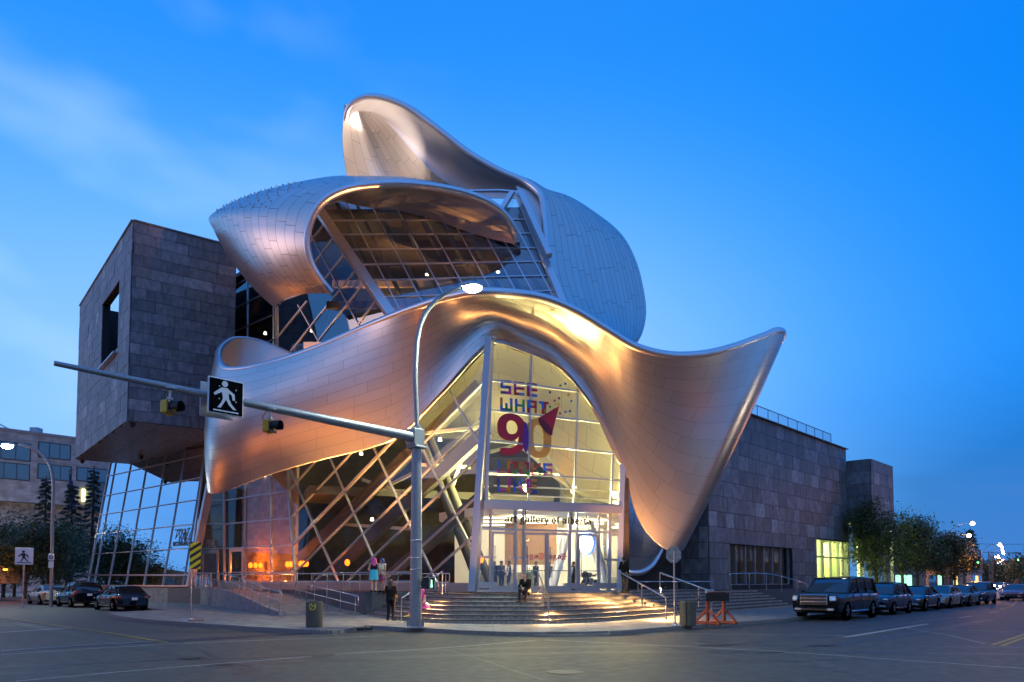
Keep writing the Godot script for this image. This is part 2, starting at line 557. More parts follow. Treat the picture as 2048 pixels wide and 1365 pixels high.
	strip([Vector3(14.69, 0, -26.81), Vector3(16.04, 0, -25.46), Vector3(17.96, 0, -24.01)], 0.08, 0.013, "crosswalk_line", paint)
	strip([Vector3(21.15, 0, -34.03), Vector3(23.08, 0, -35.96)], 0.16, 0.005, "lane_dash", paint)
	strip([Vector3(26.36, 0, -39.64), Vector3(27.95, 0, -41.26)], 0.16, 0.005, "lane_dash", paint)
	strip([Vector3(13.16, 0, -19.71), Vector3(14.73, 0, -21.37), Vector3(17.63, 0, -24.47)], 0.12, 0.005, "yellow_centre_line", yellow)
	strip([Vector3(13.21, 0, -19.41), Vector3(15.03, 0, -21.37), Vector3(17.54, 0, -24.01)], 0.12, 0.005, "yellow_centre_line", yellow)
	# sealed cracks, a patch and manhole covers in the worn asphalt
	var seal := mat("crack_seal", lin(0.022, 0.022, 0.023), 0.5)
	for q in [[Vector3(-6.34, 0, -15.13), Vector3(-5.31, 0, -16.5), Vector3(-3.57, 0, -15.88), Vector3(-1.71, 0, -17.06), Vector3(0.41, 0, -16.29)], [Vector3(1.64, 0, -15.13), Vector3(3.57, 0, -16.29), Vector3(5.12, 0, -15.5), Vector3(7.55, 0, -16.09)], [Vector3(-11.33, 0, -22.51), Vector3(-8.89, 0, -19.86), Vector3(-7.1, 0, -16.94), Vector3(-4.99, 0, -14.28)], [Vector3(-2.16, 0, -18.97), Vector3(-1.12, 0, -17.17), Vector3(-0.04, 0, -14.28), Vector3(0.58, 0, -12.71)], [Vector3(6.57, 0, -19.86), Vector3(6.81, 0, -17.65), Vector3(6.25, 0, -15.13), Vector3(6.45, 0, -13.38)], [Vector3(-9.49, 0, -15.13), Vector3(-8.21, 0, -15.5), Vector3(-7.85, 0, -16.29)]]:
		strip(smooth(q, 4), 0.035, 0.004, "road_crack", seal)
	for q in [[Vector3(-5.94, 0, -18.42), Vector3(-4.54, 0, -20.18), Vector3(-2.54, 0, -19.86)], [Vector3(4.17, 0, -18.42), Vector3(6.22, 0, -18.83), Vector3(7.71, 0, -18.03)]]:
		strip(q, 1.3, 0.003, "road_patch", grain(mat("patch", lin(0.05, 0.053, 0.054), 0.75), noise_tex("tarmac", 0.02), 0.3))
	var track := grain(mat("tyre_track", lin(0.043, 0.046, 0.045), 0.6), noise_tex("tarmac", 0.02), 0.11)
	for q in [[Vector3(-11.26, 0, -14.44), Vector3(-7.05, 0, -16.29), Vector3(-1.59, 0, -18.42), Vector3(5.11, 0, -19.56), Vector3(14.18, 0, -18.97)], [Vector3(-10.42, 0, -13.38), Vector3(-6.47, 0, -14.95), Vector3(-1.46, 0, -16.94), Vector3(4.67, 0, -17.9), Vector3(12.83, 0, -17.17)], [Vector3(3.91, 0, -18.42), Vector3(7.96, 0, -21.37), Vector3(13.87, 0, -27.09), Vector3(21.03, 0, -34.49)], [Vector3(5.67, 0, -17.17), Vector3(9.63, 0, -20.51), Vector3(14.8, 0, -25.46), Vector3(21.76, 0, -32.7)], [Vector3(-20.29, 0, -29.63), Vector3(-9.26, 0, -18.42), Vector3(-4.67, 0, -13.38)]]:
		strip(smooth(q, 4), 0.5, 0.0022, "tyre_track", track)
	for q in [Vector3(-4.55, 0, -17.06), Vector3(5.74, 0, -20.84), Vector3(1.02, 0, -13.89)]:
		var mh := struct("manhole_cover", Mb.new().lathe([Vector2(0.36, 0.0), Vector2(0.36, 0.008), Vector2(0.33, 0.009), Vector2(0.32, 0.006), Vector2(0.0, 0.007)], 24), mat("iron", lin(0.06, 0.055, 0.05), 0.55, 0.6))
		mh.position = q
	strip([Vector3(30.01, 0, -44.15), Vector3(34.36, 0, -49.33), Vector3(42.1, 0, -59.88), Vector3(50.42, 0, -71.84), Vector3(62.59, 0, -89.77)], 0.12, 0.005, "yellow_turning_line", yellow)



# ---------------------------------------------------------------- swept steel canopies
func surf(top: Array, bot: Array, bul: Array, u: float, v: float) -> Vector3:
	var t := cat(top, u); var b := cat(bot, u); var m := (t + b) / 2.0 + cat(bul, u)
	var c := 2.0 * m - (t + b) / 2.0
	return t * (1 - v) * (1 - v) + c * 2.0 * v * (1 - v) + b * v * v

func surf_n(top: Array, bot: Array, bul: Array, u: float, v: float, side: float) -> Vector3:
	var e := 0.02; var last := top.size() - 1.0
	var du := surf(top, bot, bul, minf(u + e, last), v) - surf(top, bot, bul, maxf(u - e, 0.0), v)
	var dv := surf(top, bot, bul, u, minf(v + e, 1.0)) - surf(top, bot, bul, u, maxf(v - e, 0.0))
	var nn := dv.cross(du) * side
	return nn.normalized() if nn.length() > 1e-9 else Vector3.BACK

func patch(b: Mb, top: Array, bot: Array, bul: Array, u0: float, u1: float, v0: float, v1: float, nu: int, nv: int, off: float, side: float, jit := Vector3.ZERO) -> void:
	var base := b.v.size()
	for i in nu + 1:
		for j in nv + 1:
			var u := lerpf(u0, u1, float(i) / nu); var v := lerpf(v0, v1, float(j) / nv)
			var nn := surf_n(top, bot, bul, u, v, side)
			b.vert(surf(top, bot, bul, u, v) + nn * off, (nn + jit).normalized(), Vector2(u, v))
	for i in nu:
		for j in nv:
			var k := base + i * (nv + 1) + j
			if side > 0: b.face(k, k + 1, k + nv + 2); b.face(k, k + nv + 2, k + nv + 1)
			else: b.face(k, k + nv + 2, k + 1); b.face(k, k + nv + 1, k + nv + 2)

# A canopy: steel sheets of staggered length on the outer face, a smooth liner behind, round rims along its edges.
func canopy(g: Node3D, called: String, rows: Array, bul: Array, strips: int, sheet: float, side: float, thick: float, rim: float, rim_bot: float, wob := 0.006, seam := 0.011) -> MeshInstance3D:
	var top := []; var bot := []
	for k in range(0, rows.size(), 2): top.append(rows[k]); bot.append(rows[k + 1])
	if bul.size() != top.size():
		var q := []
		for k in top.size(): q.append(cat(bul, float(k) / (top.size() - 1) * (bul.size() - 1)))
		bul = q
	var last := top.size() - 1.0
	var core := Mb.new()
	patch(core, top, bot, bul, 0, last, 0, 1, int(last * 6), 14, -0.035, side)
	var root := part(g, called, core, mats["steel_back"])
	if thick > 0.0:
		var inner := Mb.new()
		patch(inner, top, bot, bul, 0, last, 0, 1, int(last * 6), 14, thick, -side)
		part(root, "inner_lining", inner, mats["steel_inner"])
	# lengths along the middle, to space the sheets evenly
	for r in strips:
		var v0 := float(r) / strips; var v1 := float(r + 1) / strips
		var u := 0.0
		var stagger := rng.randf_range(0.3, 1.0)
		while u < last - 0.001:
			var per: float = maxf(surf(top, bot, bul, minf(u + 0.5, last), (v0 + v1) / 2).distance_to(surf(top, bot, bul, minf(u + 0.5, last) - 0.5, (v0 + v1) / 2)) * 2.0, 0.15)
			var u1 := minf(u + clampf(sheet * stagger / per, 0.15, 5.0), last)
			if last - u1 < 0.25: u1 = last
			stagger = rng.randf_range(0.85, 1.15)
			var gap := seam / per
			var hgt: float = maxf(surf(top, bot, bul, (u + u1) / 2, v0).distance_to(surf(top, bot, bul, (u + u1) / 2, v1)), 0.05)
			var gv := minf(seam * 0.9 / hgt, 0.08) / strips
			var b := Mb.new()
			var j := Vector3(rng.randf_range(-wob, wob), rng.randf_range(-wob, wob), rng.randf_range(-wob, wob))
			patch(b, top, bot, bul, u + gap, u1 - gap, v0 + gv, v1 - gv, clampi(int((u1 - u) * 5), 2, 12), 2, 0.0, side, j)
			part(root, "steel_sheet", b, mats["steel_%d" % (rng.randi() % 4)])
			u = u1
	if rim > 0.0:
		var p := []; var p2 := []
		for i in int(last * 6) + 1:
			var u := i / 6.0
			var nn := surf_n(top, bot, bul, u, 0.0, side)
			p.append(cat(top, u) - nn * maxf(thick - 0.02, 0) / 2.0)
		part(root, "rim", Mb.new().tube(p, rim, 12), mats["steel_rim"])
	if rim_bot > 0.0:
		var p := []
		for i in int(last * 6) + 1:
			var u := i / 6.0
			var nn := surf_n(top, bot, bul, u, 1.0, side)
			p.append(cat(bot, u) - nn * maxf(thick - 0.02, 0) / 2.0)
		part(root, "lower_rim", Mb.new().tube(p, rim_bot, 10), mats["steel_rim"])
	return root


# ---------------------------------------------------------------- glazing
# corners: outline on one plane; lines: [from, to, width, depth] bars; panes are the cells the full-length lines cut out
func glazing(g: Node3D, called: String, corners: Array, lines: Array, gl: Material, frame: Material, w := 0.07, d := 0.14, border := 0.1) -> Node3D:
	var root := Node3D.new()
	root.name = numbered_in(g, called)
	g.add_child(root, true)
	var o: Vector3 = corners[0]
	var nn := Vector3.ZERO
	for k in range(1, corners.size() - 1): nn += (corners[k] - o).cross(corners[k + 1] - o)
	nn = nn.normalized()
	if nn.dot(Vector3(0, 1.75, 0) - o) < 0: nn = -nn
	var ex := Vector3.UP.cross(nn).normalized()
	var ey := nn.cross(ex)
	var to2 := func(p: Vector3) -> Vector2: return Vector2((p - o).dot(ex), (p - o).dot(ey))
	var poly := PackedVector2Array()
	for c in corners: poly.append(to2.call(c))
	var cells := [poly]
	for l in lines:
		var a: Vector2 = to2.call(l[0]); var b: Vector2 = to2.call(l[1])
		var t := (b - a).normalized()
		a -= t * 0.3; b += t * 0.3
		var bw: float = l[2] if l.size() > 2 else w
		for seg in Geometry2D.intersect_polyline_with_polygon(PackedVector2Array([a, b]), poly):
			var p: Vector3 = o + ex * seg[0].x + ey * seg[0].y; var q: Vector3 = o + ex * seg[-1].x + ey * seg[-1].y
			if p.distance_to(q) > 0.1: part(root, "glazing_bar", Mb.new().bar(p + nn * 0.03, q + nn * 0.03, bw, d, nn), frame)
		var next := []
		var s := Vector2(-t.y, t.x)
		for c in cells:
			# cut the cell only where the bar really crosses it
			var hit := Geometry2D.intersect_polyline_with_polygon(PackedVector2Array([a, b]), c)
			if hit.is_empty() or hit[0][0].distance_to(hit[0][-1]) < 0.08:
				next.append(c); continue
			var half1 := PackedVector2Array([a - t * 90, b + t * 90, b + t * 90 + s * 90, a - t * 90 + s * 90])
			var half2 := PackedVector2Array([a - t * 90, b + t * 90, b + t * 90 - s * 90, a - t * 90 - s * 90])
			next.append_array(Geometry2D.intersect_polygons(c, half1)); next.append_array(Geometry2D.intersect_polygons(c, half2))
		cells = next
	for c in cells:
		if c.size() < 3: continue
		part(root, "pane", Mb.new().slab(c, o, ex, ey, 0.0), gl)
	if border > 0.0:
		for k in corners.size():
			part(root, "frame_edge", Mb.new().bar(corners[k] + nn * 0.04, corners[(k + 1) % corners.size()] + nn * 0.04, border, d * 1.2, nn, border * 0.3), frame)
	return root


# ---------------------------------------------------------------- stone cladding: courses of slabs on a plane, round the openings
func cladding(root: Node3D, a: Vector3, b: Vector3, y0: float, y1: float, course: float, slab: float, holes: Array, lean := Vector3.ZERO) -> void:
	var t := (b - a); t.y = 0
	var len := t.length(); t = t.normalized()
	var nn := Vector3.UP.cross(t)
	if nn.dot(Vector3.ZERO - a) < 0: nn = -nn
	var bb := Basis(t, Vector3.UP, t.cross(Vector3.UP))
	var rows := int(round((y1 - y0) / course))
	var ch := (y1 - y0) / rows
	for r in rows:
		var x := -slab * rng.randf_range(0.1, 0.9)
		while x < len:
			var w := slab * rng.randf_range(0.8, 1.2)
			var x0 := maxf(x, 0.0); var x1 := minf(x + w, len)
			if len - x1 < slab * 0.25: x1 = len
			x = x1 if x1 >= len else x + w
			if x1 - x0 < 0.05: continue
			var spans := [[x0, x1]]
			var yc := y0 + (r + 0.5) * ch
			for h in holes:
				if yc < h[2] or yc > h[3]: continue
				var cut := []
				for s in spans:
					if s[1] <= h[0] or s[0] >= h[1]: cut.append(s); continue
					if s[0] < h[0]: cut.append([s[0], h[0]])
					if s[1] > h[1]: cut.append([h[1], s[1]])
				spans = cut
			for s in spans:
				if s[1] - s[0] < 0.06: continue
				var tone := rng.randf()
				var k := 5 if tone > 0.93 else int(rng.randf() * 4.6)
				piece(root, "stone_slab", a + t * (s[0] + s[1]) / 2.0 + Vector3(0, yc - a.y, 0) + nn * (0.03 + rng.randf_range(0, 0.02)), Vector3(s[1] - s[0] - 0.02, ch - 0.025, 0.06), bb, mats["stone_%d" % k])


func gallery() -> void:
	var g := thing("art_gallery", "art gallery with swept steel canopies, leaning glass walls and dark stone blocks on the corner", "museum")
	# ---- raised stone block, hung over the glazed restaurant
	var c0: Vector3 = Vector3(-26.06, 12.62, -48)
	var cl: Vector3 = Vector3(-38.91, 12.57, -63.3)
	var cr: Vector3 = Vector3(-21.84, 12.6, -51)
	var top := 26.5; var bot := c0.y
	c0.y = 0; cl.y = 0; cr.y = 0
	var c3 := c0 + (cr - c0) * 1.32
	var c4 := cl + (c3 - c0)
	var blk := Mb.new()
	var inn := (cl - c0).normalized() * 0.5 + (cr - c0).normalized() * 0.5
	var lt := (cl - c0).normalized(); var llen := (cl - c0).length()
	var hx0 := 3.6; var hx1 := 9.6; var hy0 := 18.2; var hy1 := 23.6      # opening in the left face, measured from the near corner
	# walls as thick shells so that the opening shows the open court behind
	var wall_q := func(p: Vector3, q: Vector3, lo: float, hi: float, th: float) -> void:
		var t := (q - p).normalized(); var nn := Vector3.UP.cross(t)
		if nn.dot((c0 + c4) / 2.0 - p) < 0: nn = -nn
		blk.prism(flat([p, q, q + nn * th, p + nn * th]), lo, hi)
	wall_q.call(c0, c0 + lt * hx0, bot, top, 0.5)
	wall_q.call(c0 + lt * hx0, c0 + lt * hx1, bot, hy0, 0.5)
	wall_q.call(c0 + lt * hx0, c0 + lt * hx1, hy1, top, 0.5)
	wall_q.call(c0 + lt * hx1, cl, bot, top, 0.5)
	wall_q.call(c0 + inn * 0.02, c3, bot, top - 0.01, 0.5)
	wall_q.call(cl, c4, bot, top - 0.01, 0.5)
	wall_q.call(c3, c4, bot, top - 0.01, 0.5)
	blk.prism(flat([c0 + inn * 0.3, c3, c4, cl + (c3 - c0).normalized() * 0.3]), bot + 0.02, bot + 0.5)
	blk.prism(flat([c0 + inn * 3.0, c3, c4, cl + (c3 - c0).normalized() * 3.0]), 17.0, 17.4)
	var sb := part(g, "stone_block", blk, mats["stone_gap"])
	# courses: shallow slabs on the long face, upright ones on the side face
	cladding(sb, c0, c3, bot, top, 0.79, 1.75, [])
	cladding(sb, c0, cl, bot, top, 1.02, 1.15, [[hx0, hx1, hy0 + 0.05, hy1 - 0.05]])
	part(sb, "sill", Mb.new().bar(c0 + lt * hx0 + Vector3(0, hy0, 0), c0 + lt * hx1 + Vector3(0, hy0, 0), 0.7, 0.12), mats["mullion"])
	part(sb, "coping", Mb.new().bar(c0 + Vector3(0, top + 0.04, 0), c3 + Vector3(0, top + 0.04, 0), 0.3, 0.1).bar(c0 + Vector3(0, top + 0.045, 0), cl + Vector3(0, top + 0.045, 0), 0.3, 0.1), mats["stone_2"])
	# soffit sheets under the overhang
	var soff := part(sb, "soffit", Mb.new().prism(flat([c0 + inn * 0.05, c3, c4, cl]), bot - 0.02, bot + 0.015), mat("soffit_gap", lin(0.05, 0.04, 0.035), 0.7))
	var sm := grain(mat("soffit_sheet", lin(0.32, 0.24, 0.19), 0.35, 0.55), noise_tex("blotch", 0.012, 5, 0.6, 1.0), 0.3)
	var ft := (c3 - c0).normalized()
	for i in 8:
		for j in 3:
			piece(sb, "soffit_sheet", c0 + lt * (i + 0.5) * llen / 8.0 + ft * (j + 0.5) * 2.0 + Vector3(0, bot - 0.035, 0), Vector3(1.97, 0.03, llen / 8.0 - 0.03), Basis(ft, Vector3.UP, ft.cross(Vector3.UP)), sm)
	for p in [c0 + inn * 0.7, cl + ft * 0.5, c0 + lt * 14.5 + ft * 4.0]:
		var cam := part(sb, "dome_camera", Mb.new().lathe([Vector2(0, -0.32), Vector2(0.15, -0.25), Vector2(0.2, -0.1), Vector2(0.2, 0.0), Vector2(0, 0)], 12), mats["black_paint"])
		cam.position = p + Vector3(0, bot - 0.06, 0)

	# ---- mirror-glass restaurant wall under the block
	var mw := glazing(g, "mirror_wall", [Vector3(-40.28, 1.32, -67.93), Vector3(-24.32, 1.37, -53.89), Vector3(-23.99, 13.3, -55.94), Vector3(-39.18, 13.3, -69.31)], [
		[Vector3(-39.78, 11.96, -69.57), Vector3(-23.66, 11.67, -55.32)], [Vector3(-39.51, 9.97, -68.94), Vector3(-23.59, 9.81, -54.9)], [Vector3(-39.75, 8.11, -68.8), Vector3(-23.6, 8.06, -54.57)], [Vector3(-39.9, 6.26, -68.56), Vector3(-23.88, 6.13, -54.43)], [Vector3(-40.11, 4.33, -68.37), Vector3(-24.29, 4.26, -54.43)], [Vector3(-40.39, 2.32, -68.22), Vector3(-24.29, 2.2, -54.02), 0.12],
		[Vector3(-38.12, 13.24, -68.36), Vector3(-39, 1.28, -66.8)], [Vector3(-35.2, 13.13, -65.77), Vector3(-36.32, 1.3, -64.44)], [Vector3(-32.37, 13.19, -63.3), Vector3(-33.33, 1.32, -61.81)], [Vector3(-29.51, 13.17, -60.77), Vector3(-30.5, 1.34, -59.32)], [Vector3(-26.72, 13.12, -58.3), Vector3(-27.75, 1.35, -56.9)], [Vector3(-24.08, 13.06, -55.97), Vector3(-25.02, 1.37, -54.5)]], mats["glass_mirror"], mats["mullion"], 0.06, 0.1, 0.12)
	part(mw, "base_wall", Mb.new().prism(flat([Vector3(-40.88, 1.32, -68.46), Vector3(-23.52, 1.38, -53.19), Vector3(-23.52, 1.38, -53.19) + Vector3(1, 0, -1.4), Vector3(-40.88, 1.32, -68.46) + Vector3(1, 0, -1.4)]), 0.1, 1.42), mats["concrete"])
	# slanting post at the corner of the restaurant
	part(mw, "corner_post", Mb.new().bar(Vector3(-23.89, 1.34, -53.1), Vector3(-22.77, 9.09, -53.63), 0.5, 0.4, Vector3(1, 0, 1)), mats["mullion"])
	# ---- wall with the restaurant doors
	var w2 := glazing(g, "restaurant_wall", [Vector3(-25.45, 1.67, -57.08), Vector3(-13.87, 1.59, -46), Vector3(-15.21, 9.46, -48.13), Vector3(-20.96, 10.55, -53.74), Vector3(-24.18, 9.84, -56.74)], [
		[Vector3(-22.14, 9.56, -54.77), Vector3(-21.32, 1.64, -53.13), 0.2, 0.2], [Vector3(-19.65, 10.34, -52.47), Vector3(-18.84, 1.57, -50.75), 0.1], [Vector3(-16.89, 9.9, -49.79), Vector3(-16.13, 1.58, -48.16), 0.1], [Vector3(-24.53, 8.25, -56.91), Vector3(-21.97, 7.89, -54.42)], [Vector3(-21.97, 7.89, -54.42), Vector3(-14.99, 7.78, -47.74)], [Vector3(-24.78, 6.33, -56.95), Vector3(-21.78, 6.06, -54.04)], [Vector3(-21.78, 6.06, -54.04), Vector3(-14.62, 5.91, -47.19)],
		[Vector3(-25.09, 4.34, -57.03), Vector3(-21.58, 4.19, -53.65)], [Vector3(-21.58, 4.19, -53.65), Vector3(-14.22, 4.09, -46.61)], [Vector3(-21.39, 2.38, -53.28), Vector3(-13.92, 2.33, -46.13)]], mats["glass_facade"], mats["mullion"], 0.08, 0.12, 0.14)
	for q in [[Vector3(-24.1, 1.63, -55.62), Vector3(-22.23, 3.83, -54.07)], [Vector3(-20.67, 1.64, -52.35), Vector3(-19.21, 3.64, -51.16)]]:
		var lo: Vector3 = q[0]; var hi: Vector3 = q[1]
		var t := (Vector3(hi.x, 0, hi.z) - Vector3(lo.x, 0, lo.z)); var dw := t.length(); t = t.normalized()
		var dh := 2.9
		var base := lo; base.y = LAND
		var dr := part(g, "restaurant_door", Mb.new(). box(base + t * 0.08 + Vector3(0, dh / 2, 0), Vector3(0.22, dh, 0.1), basis_y(t.cross(Vector3.UP))).box(base + t * (dw - 0.08) + Vector3(0, dh / 2, 0), Vector3(0.22, dh, 0.1), basis_y(t.cross(Vector3.UP))).box(base + t * dw / 2 + Vector3(0, dh - 0.12, 0), Vector3(dw - 0.3, 0.24, 0.1), basis_y(t.cross(Vector3.UP))).box(base + t * dw / 2 + Vector3(0, 0.15, 0), Vector3(dw - 0.3, 0.3, 0.1), basis_y(t.cross(Vector3.UP))), mats["mullion"])
		part(dr, "door_pane", Mb.new().box(base + t * dw / 2 + Vector3(0, dh / 2, 0), Vector3(dw - 0.36, dh - 0.5, 0.02), basis_y(t.cross(Vector3.UP))), mats["glass_facade"])
	# ---- the leaning wall of crossed bars, below and above the big canopy
	glazing(g, "crossed_bar_wall", [Vector3(-1.99, 1.57, -36.03), Vector3(-13.87, 1.69, -46.02), Vector3(-15.16, 9.44, -47.99), Vector3(-10, 10.47, -43.78), Vector3(-5.74, 10.77, -40.24), Vector3(-1.23, 14.3, -36.86)], [
		[Vector3(-14.87, 7.79, -47.55), Vector3(-11.56, 10.35, -45.08)], [Vector3(-14.51, 5.97, -47.05), Vector3(-8.88, 10.34, -42.82)], [Vector3(-14.17, 4.19, -46.56), Vector3(-1.23, 14.3, -36.86), 0.16, 0.24], [Vector3(-13.92, 2.33, -46.13), Vector3(-1.46, 12.08, -36.8)], [Vector3(-12.33, 1.69, -44.72), Vector3(-1.61, 10.16, -36.7)], [Vector3(-9.95, 1.57, -42.72), Vector3(-1.83, 8.04, -36.64)], [Vector3(-7.42, 1.61, -40.6), Vector3(-1.97, 5.9, -36.52)], [Vector3(-4.95, 1.62, -38.52), Vector3(-2.22, 3.82, -36.49)],
		[Vector3(-14.98, 9.41, -47.83), Vector3(-10.37, 1.57, -43.06)], [Vector3(-11.75, 9.95, -45.18), Vector3(-7.15, 1.58, -40.37)], [Vector3(-8.67, 10.56, -42.67), Vector3(-3.89, 1.59, -37.63)], [Vector3(-5.73, 10.62, -40.22), Vector3(-2.22, 3.82, -36.49)], [Vector3(-3.46, 12.34, -38.51), Vector3(-1.65, 8.78, -36.58)]], mats["glass_facade"], mats["mullion"], 0.075, 0.14, 0.16)
	glazing(g, "upper_crossed_bar_wall", [Vector3(-16.94, 17.12, -50.73), Vector3(-16.66, 21.46, -49.66), Vector3(-12.69, 21.15, -46.33), Vector3(-14.26, 24.69, -46.99), Vector3(-12.45, 26.06, -45.18), Vector3(-7.33, 17.87, -42.39), Vector3(-7.36, 16.96, -42.59)], [
		[Vector3(-16.71, 19.12, -50.15), Vector3(-14.04, 20.54, -47.59)], [Vector3(-16.23, 17.42, -50.07), Vector3(-9.14, 21.58, -43.22)], [Vector3(-13.75, 17.36, -47.97), Vector3(-8.54, 20.65, -42.89)], [Vector3(-10.79, 17.2, -45.47), Vector3(-7.93, 19.21, -42.65)], [Vector3(-14.5, 20.42, -48.01), Vector3(-12.46, 16.99, -46.93)], [Vector3(-13.25, 24.58, -46.15), Vector3(-9.3, 17.21, -44.19)], [Vector3(-13.26, 24.28, -46.22), Vector3(-12.08, 24.92, -45.09)], [Vector3(-13.48, 22.58, -46.73), Vector3(-11.23, 23.89, -44.56)], [Vector3(-12.68, 21.3, -46.29), Vector3(-10.17, 22.69, -43.88)]], mats["glass_dark"], mats["mullion_bright"], 0.07, 0.1, 0.12)
	glazing(g, "upper_side_wall", [Vector3(-22.52, 18.76, -56.12), Vector3(-23.5, 28.41, -58.1), Vector3(-17.08, 21.72, -51.24), Vector3(-16.72, 17.02, -50.39)], [
		[Vector3(-20.94, 26.38, -55.43), Vector3(-20.18, 18.06, -53.81)], [Vector3(-17.62, 22.52, -51.84), Vector3(-17.2, 17.16, -50.87)], [Vector3(-23.43, 25.76, -57.75), Vector3(-19.96, 25.48, -54.4)], [Vector3(-23.22, 23.72, -57.33), Vector3(-18.07, 23.37, -52.37)], [Vector3(-23.01, 21.66, -56.9), Vector3(-17.04, 21.28, -51.16)], [Vector3(-21.22, 19.55, -54.97), Vector3(-16.89, 19.3, -50.8)]], mats["glass_dark"], mats["mullion_bright"], 0.07, 0.1, 0.1)
	# ---- sloping skylight between the upper canopies
	glazing(g, "skylight", [Vector3(-7.3, 17.45, -42.24), Vector3(3.14, 17.61, -42.02), Vector3(0.42, 27.09, -45.41), Vector3(-0.78, 27.24, -45.49), Vector3(-9.49, 27.23, -45.73), Vector3(-12.52, 26.21, -45.45)], [
		[Vector3(-11.37, 27.52, -45.88), Vector3(-6.56, 17.65, -42.29)], [Vector3(-9.81, 27.49, -45.83), Vector3(-4.86, 17.49, -42.19)], [Vector3(-8.25, 27.46, -45.77), Vector3(-3.36, 17.54, -42.17)], [Vector3(-6.71, 27.52, -45.75), Vector3(-1.86, 17.52, -42.12)], [Vector3(-5.06, 27.57, -45.73), Vector3(-0.36, 17.51, -42.07)], [Vector3(-3.38, 27.45, -45.64), Vector3(1.13, 17.35, -41.98)], [Vector3(-1.25, 24.87, -44.68), Vector3(2.03, 17.55, -42.03)], [Vector3(0.1, 24.65, -44.56), Vector3(2.88, 18.03, -42.17)],
		[Vector3(-11.9, 24.97, -45), Vector3(0.99, 24.83, -44.6)], [Vector3(-11.24, 23.84, -44.59), Vector3(1.33, 23.72, -44.2)], [Vector3(-10.39, 22.65, -44.15), Vector3(1.63, 22.59, -43.8)], [Vector3(-9.62, 21.49, -43.72), Vector3(2.05, 21.55, -43.43)], [Vector3(-8.83, 20.28, -43.28), Vector3(2.4, 20.5, -43.05)], [Vector3(-8.05, 19.03, -42.81), Vector3(2.86, 19.39, -42.65)]], mats["glass_dark"], mats["mullion_bright"], 0.07, 0.08, 0.12)
	var sk := part(g, "skylight_post", Mb.new().bar(Vector3(-12.38, 25.54, -44.95), Vector3(-7.21, 17.61, -42.03), 0.55, 0.5, Vector3(0, 0.5, 1)), mats["mullion_bright"])
	part(g, "skylight_post", Mb.new().bar(Vector3(0.39, 26.83, -45), Vector3(3.21, 17.82, -41.77), 0.4, 0.4, Vector3(0, 0.5, 1)), mats["mullion_bright"])
	part(g, "skylight_post", Mb.new().bar(Vector3(0, 26.84, -45.01), Vector3(-0.77, 25.26, -44.48), 0.3, 0.3, Vector3(0, 0.5, 1)), mats["mullion_bright"])
	part(g, "skylight_post", Mb.new().bar(Vector3(0.51, 26.39, -44.21), Vector3(2.25, 21.47, -42.44), 0.35, 0.4, Vector3(0, 0.5, 1)), mats["mullion_bright"])

	# ---- arched entrance wall and its prow
	glazing(g, "entrance_wall", [Vector3(-1.35, 5.83, -36.41), Vector3(-1.07, 14.26, -36.83), Vector3(-0.32, 14.25, -37.11), Vector3(0.5, 14.03, -37.42), Vector3(1.39, 13.81, -37.75), Vector3(2.35, 13.46, -38.1), Vector3(2.99, 13.06, -38.33), Vector3(3.57, 12.4, -38.53), Vector3(4.3, 11.5, -38.78), Vector3(4.96, 10.49, -38.99), Vector3(5.61, 9.11, -39.19), Vector3(6.09, 8.14, -39.34), Vector3(5.94, 5.87, -39.2)], [
		[Vector3(1.01, 14.1, -37.62), Vector3(0.84, 5.85, -37.24)], [Vector3(3.57, 12.43, -38.53), Vector3(3.3, 5.87, -38.19)], [Vector3(5.58, 9.31, -39.18), Vector3(5.39, 5.9, -38.99)], [Vector3(-1.38, 12.19, -36.63), Vector3(3.57, 12.07, -38.52)], [Vector3(-1.37, 10.6, -36.58), Vector3(4.84, 10.45, -38.94)], [Vector3(-1.36, 8.98, -36.52), Vector3(5.6, 8.8, -39.17)], [Vector3(-1.46, 7.38, -36.42), Vector3(6.05, 7.27, -39.29)]], mats["glass_clear"], mats["mullion"], 0.085, 0.14, 0.16)
	var arch := Mb.new()
	var ap := [Vector3(-1.17, 14.29, -36.68), Vector3(-1.07, 14.33, -36.72), Vector3(-0.32, 14.3, -37.01), Vector3(0.5, 14.08, -37.31), Vector3(1.39, 13.86, -37.64), Vector3(2.34, 13.51, -38), Vector3(2.98, 13.11, -38.22), Vector3(3.56, 12.45, -38.42), Vector3(4.29, 11.55, -38.67), Vector3(4.94, 10.55, -38.88), Vector3(5.59, 9.18, -39.08), Vector3(6.16, 8.24, -39.26), Vector3(5.86, 1.29, -38.89)]
	for k in ap.size() - 1: arch.bar(ap[k], ap[k + 1], 0.3, 0.3, Vector3(-0.4, 0, 0.9), 0.08)
	part(g, "arch_frame", arch, mats["mullion"])
	part(g, "prow_post", Mb.new().bar(Vector3(-1.97, 1.23, -35.84), Vector3(-1.17, 14.41, -36.63), 0.34, 0.4, Vector3(-0.3, 0, 0.9)), mats["mullion"])
	var beam := Mb.new().bar(Vector3(-1.47, 5.63, -36.23), Vector3(5.95, 5.64, -39.06), 0.3, 0.42, Vector3.UP)
	part(g, "entrance_beam", beam, mats["mullion"])
	entrance(g)

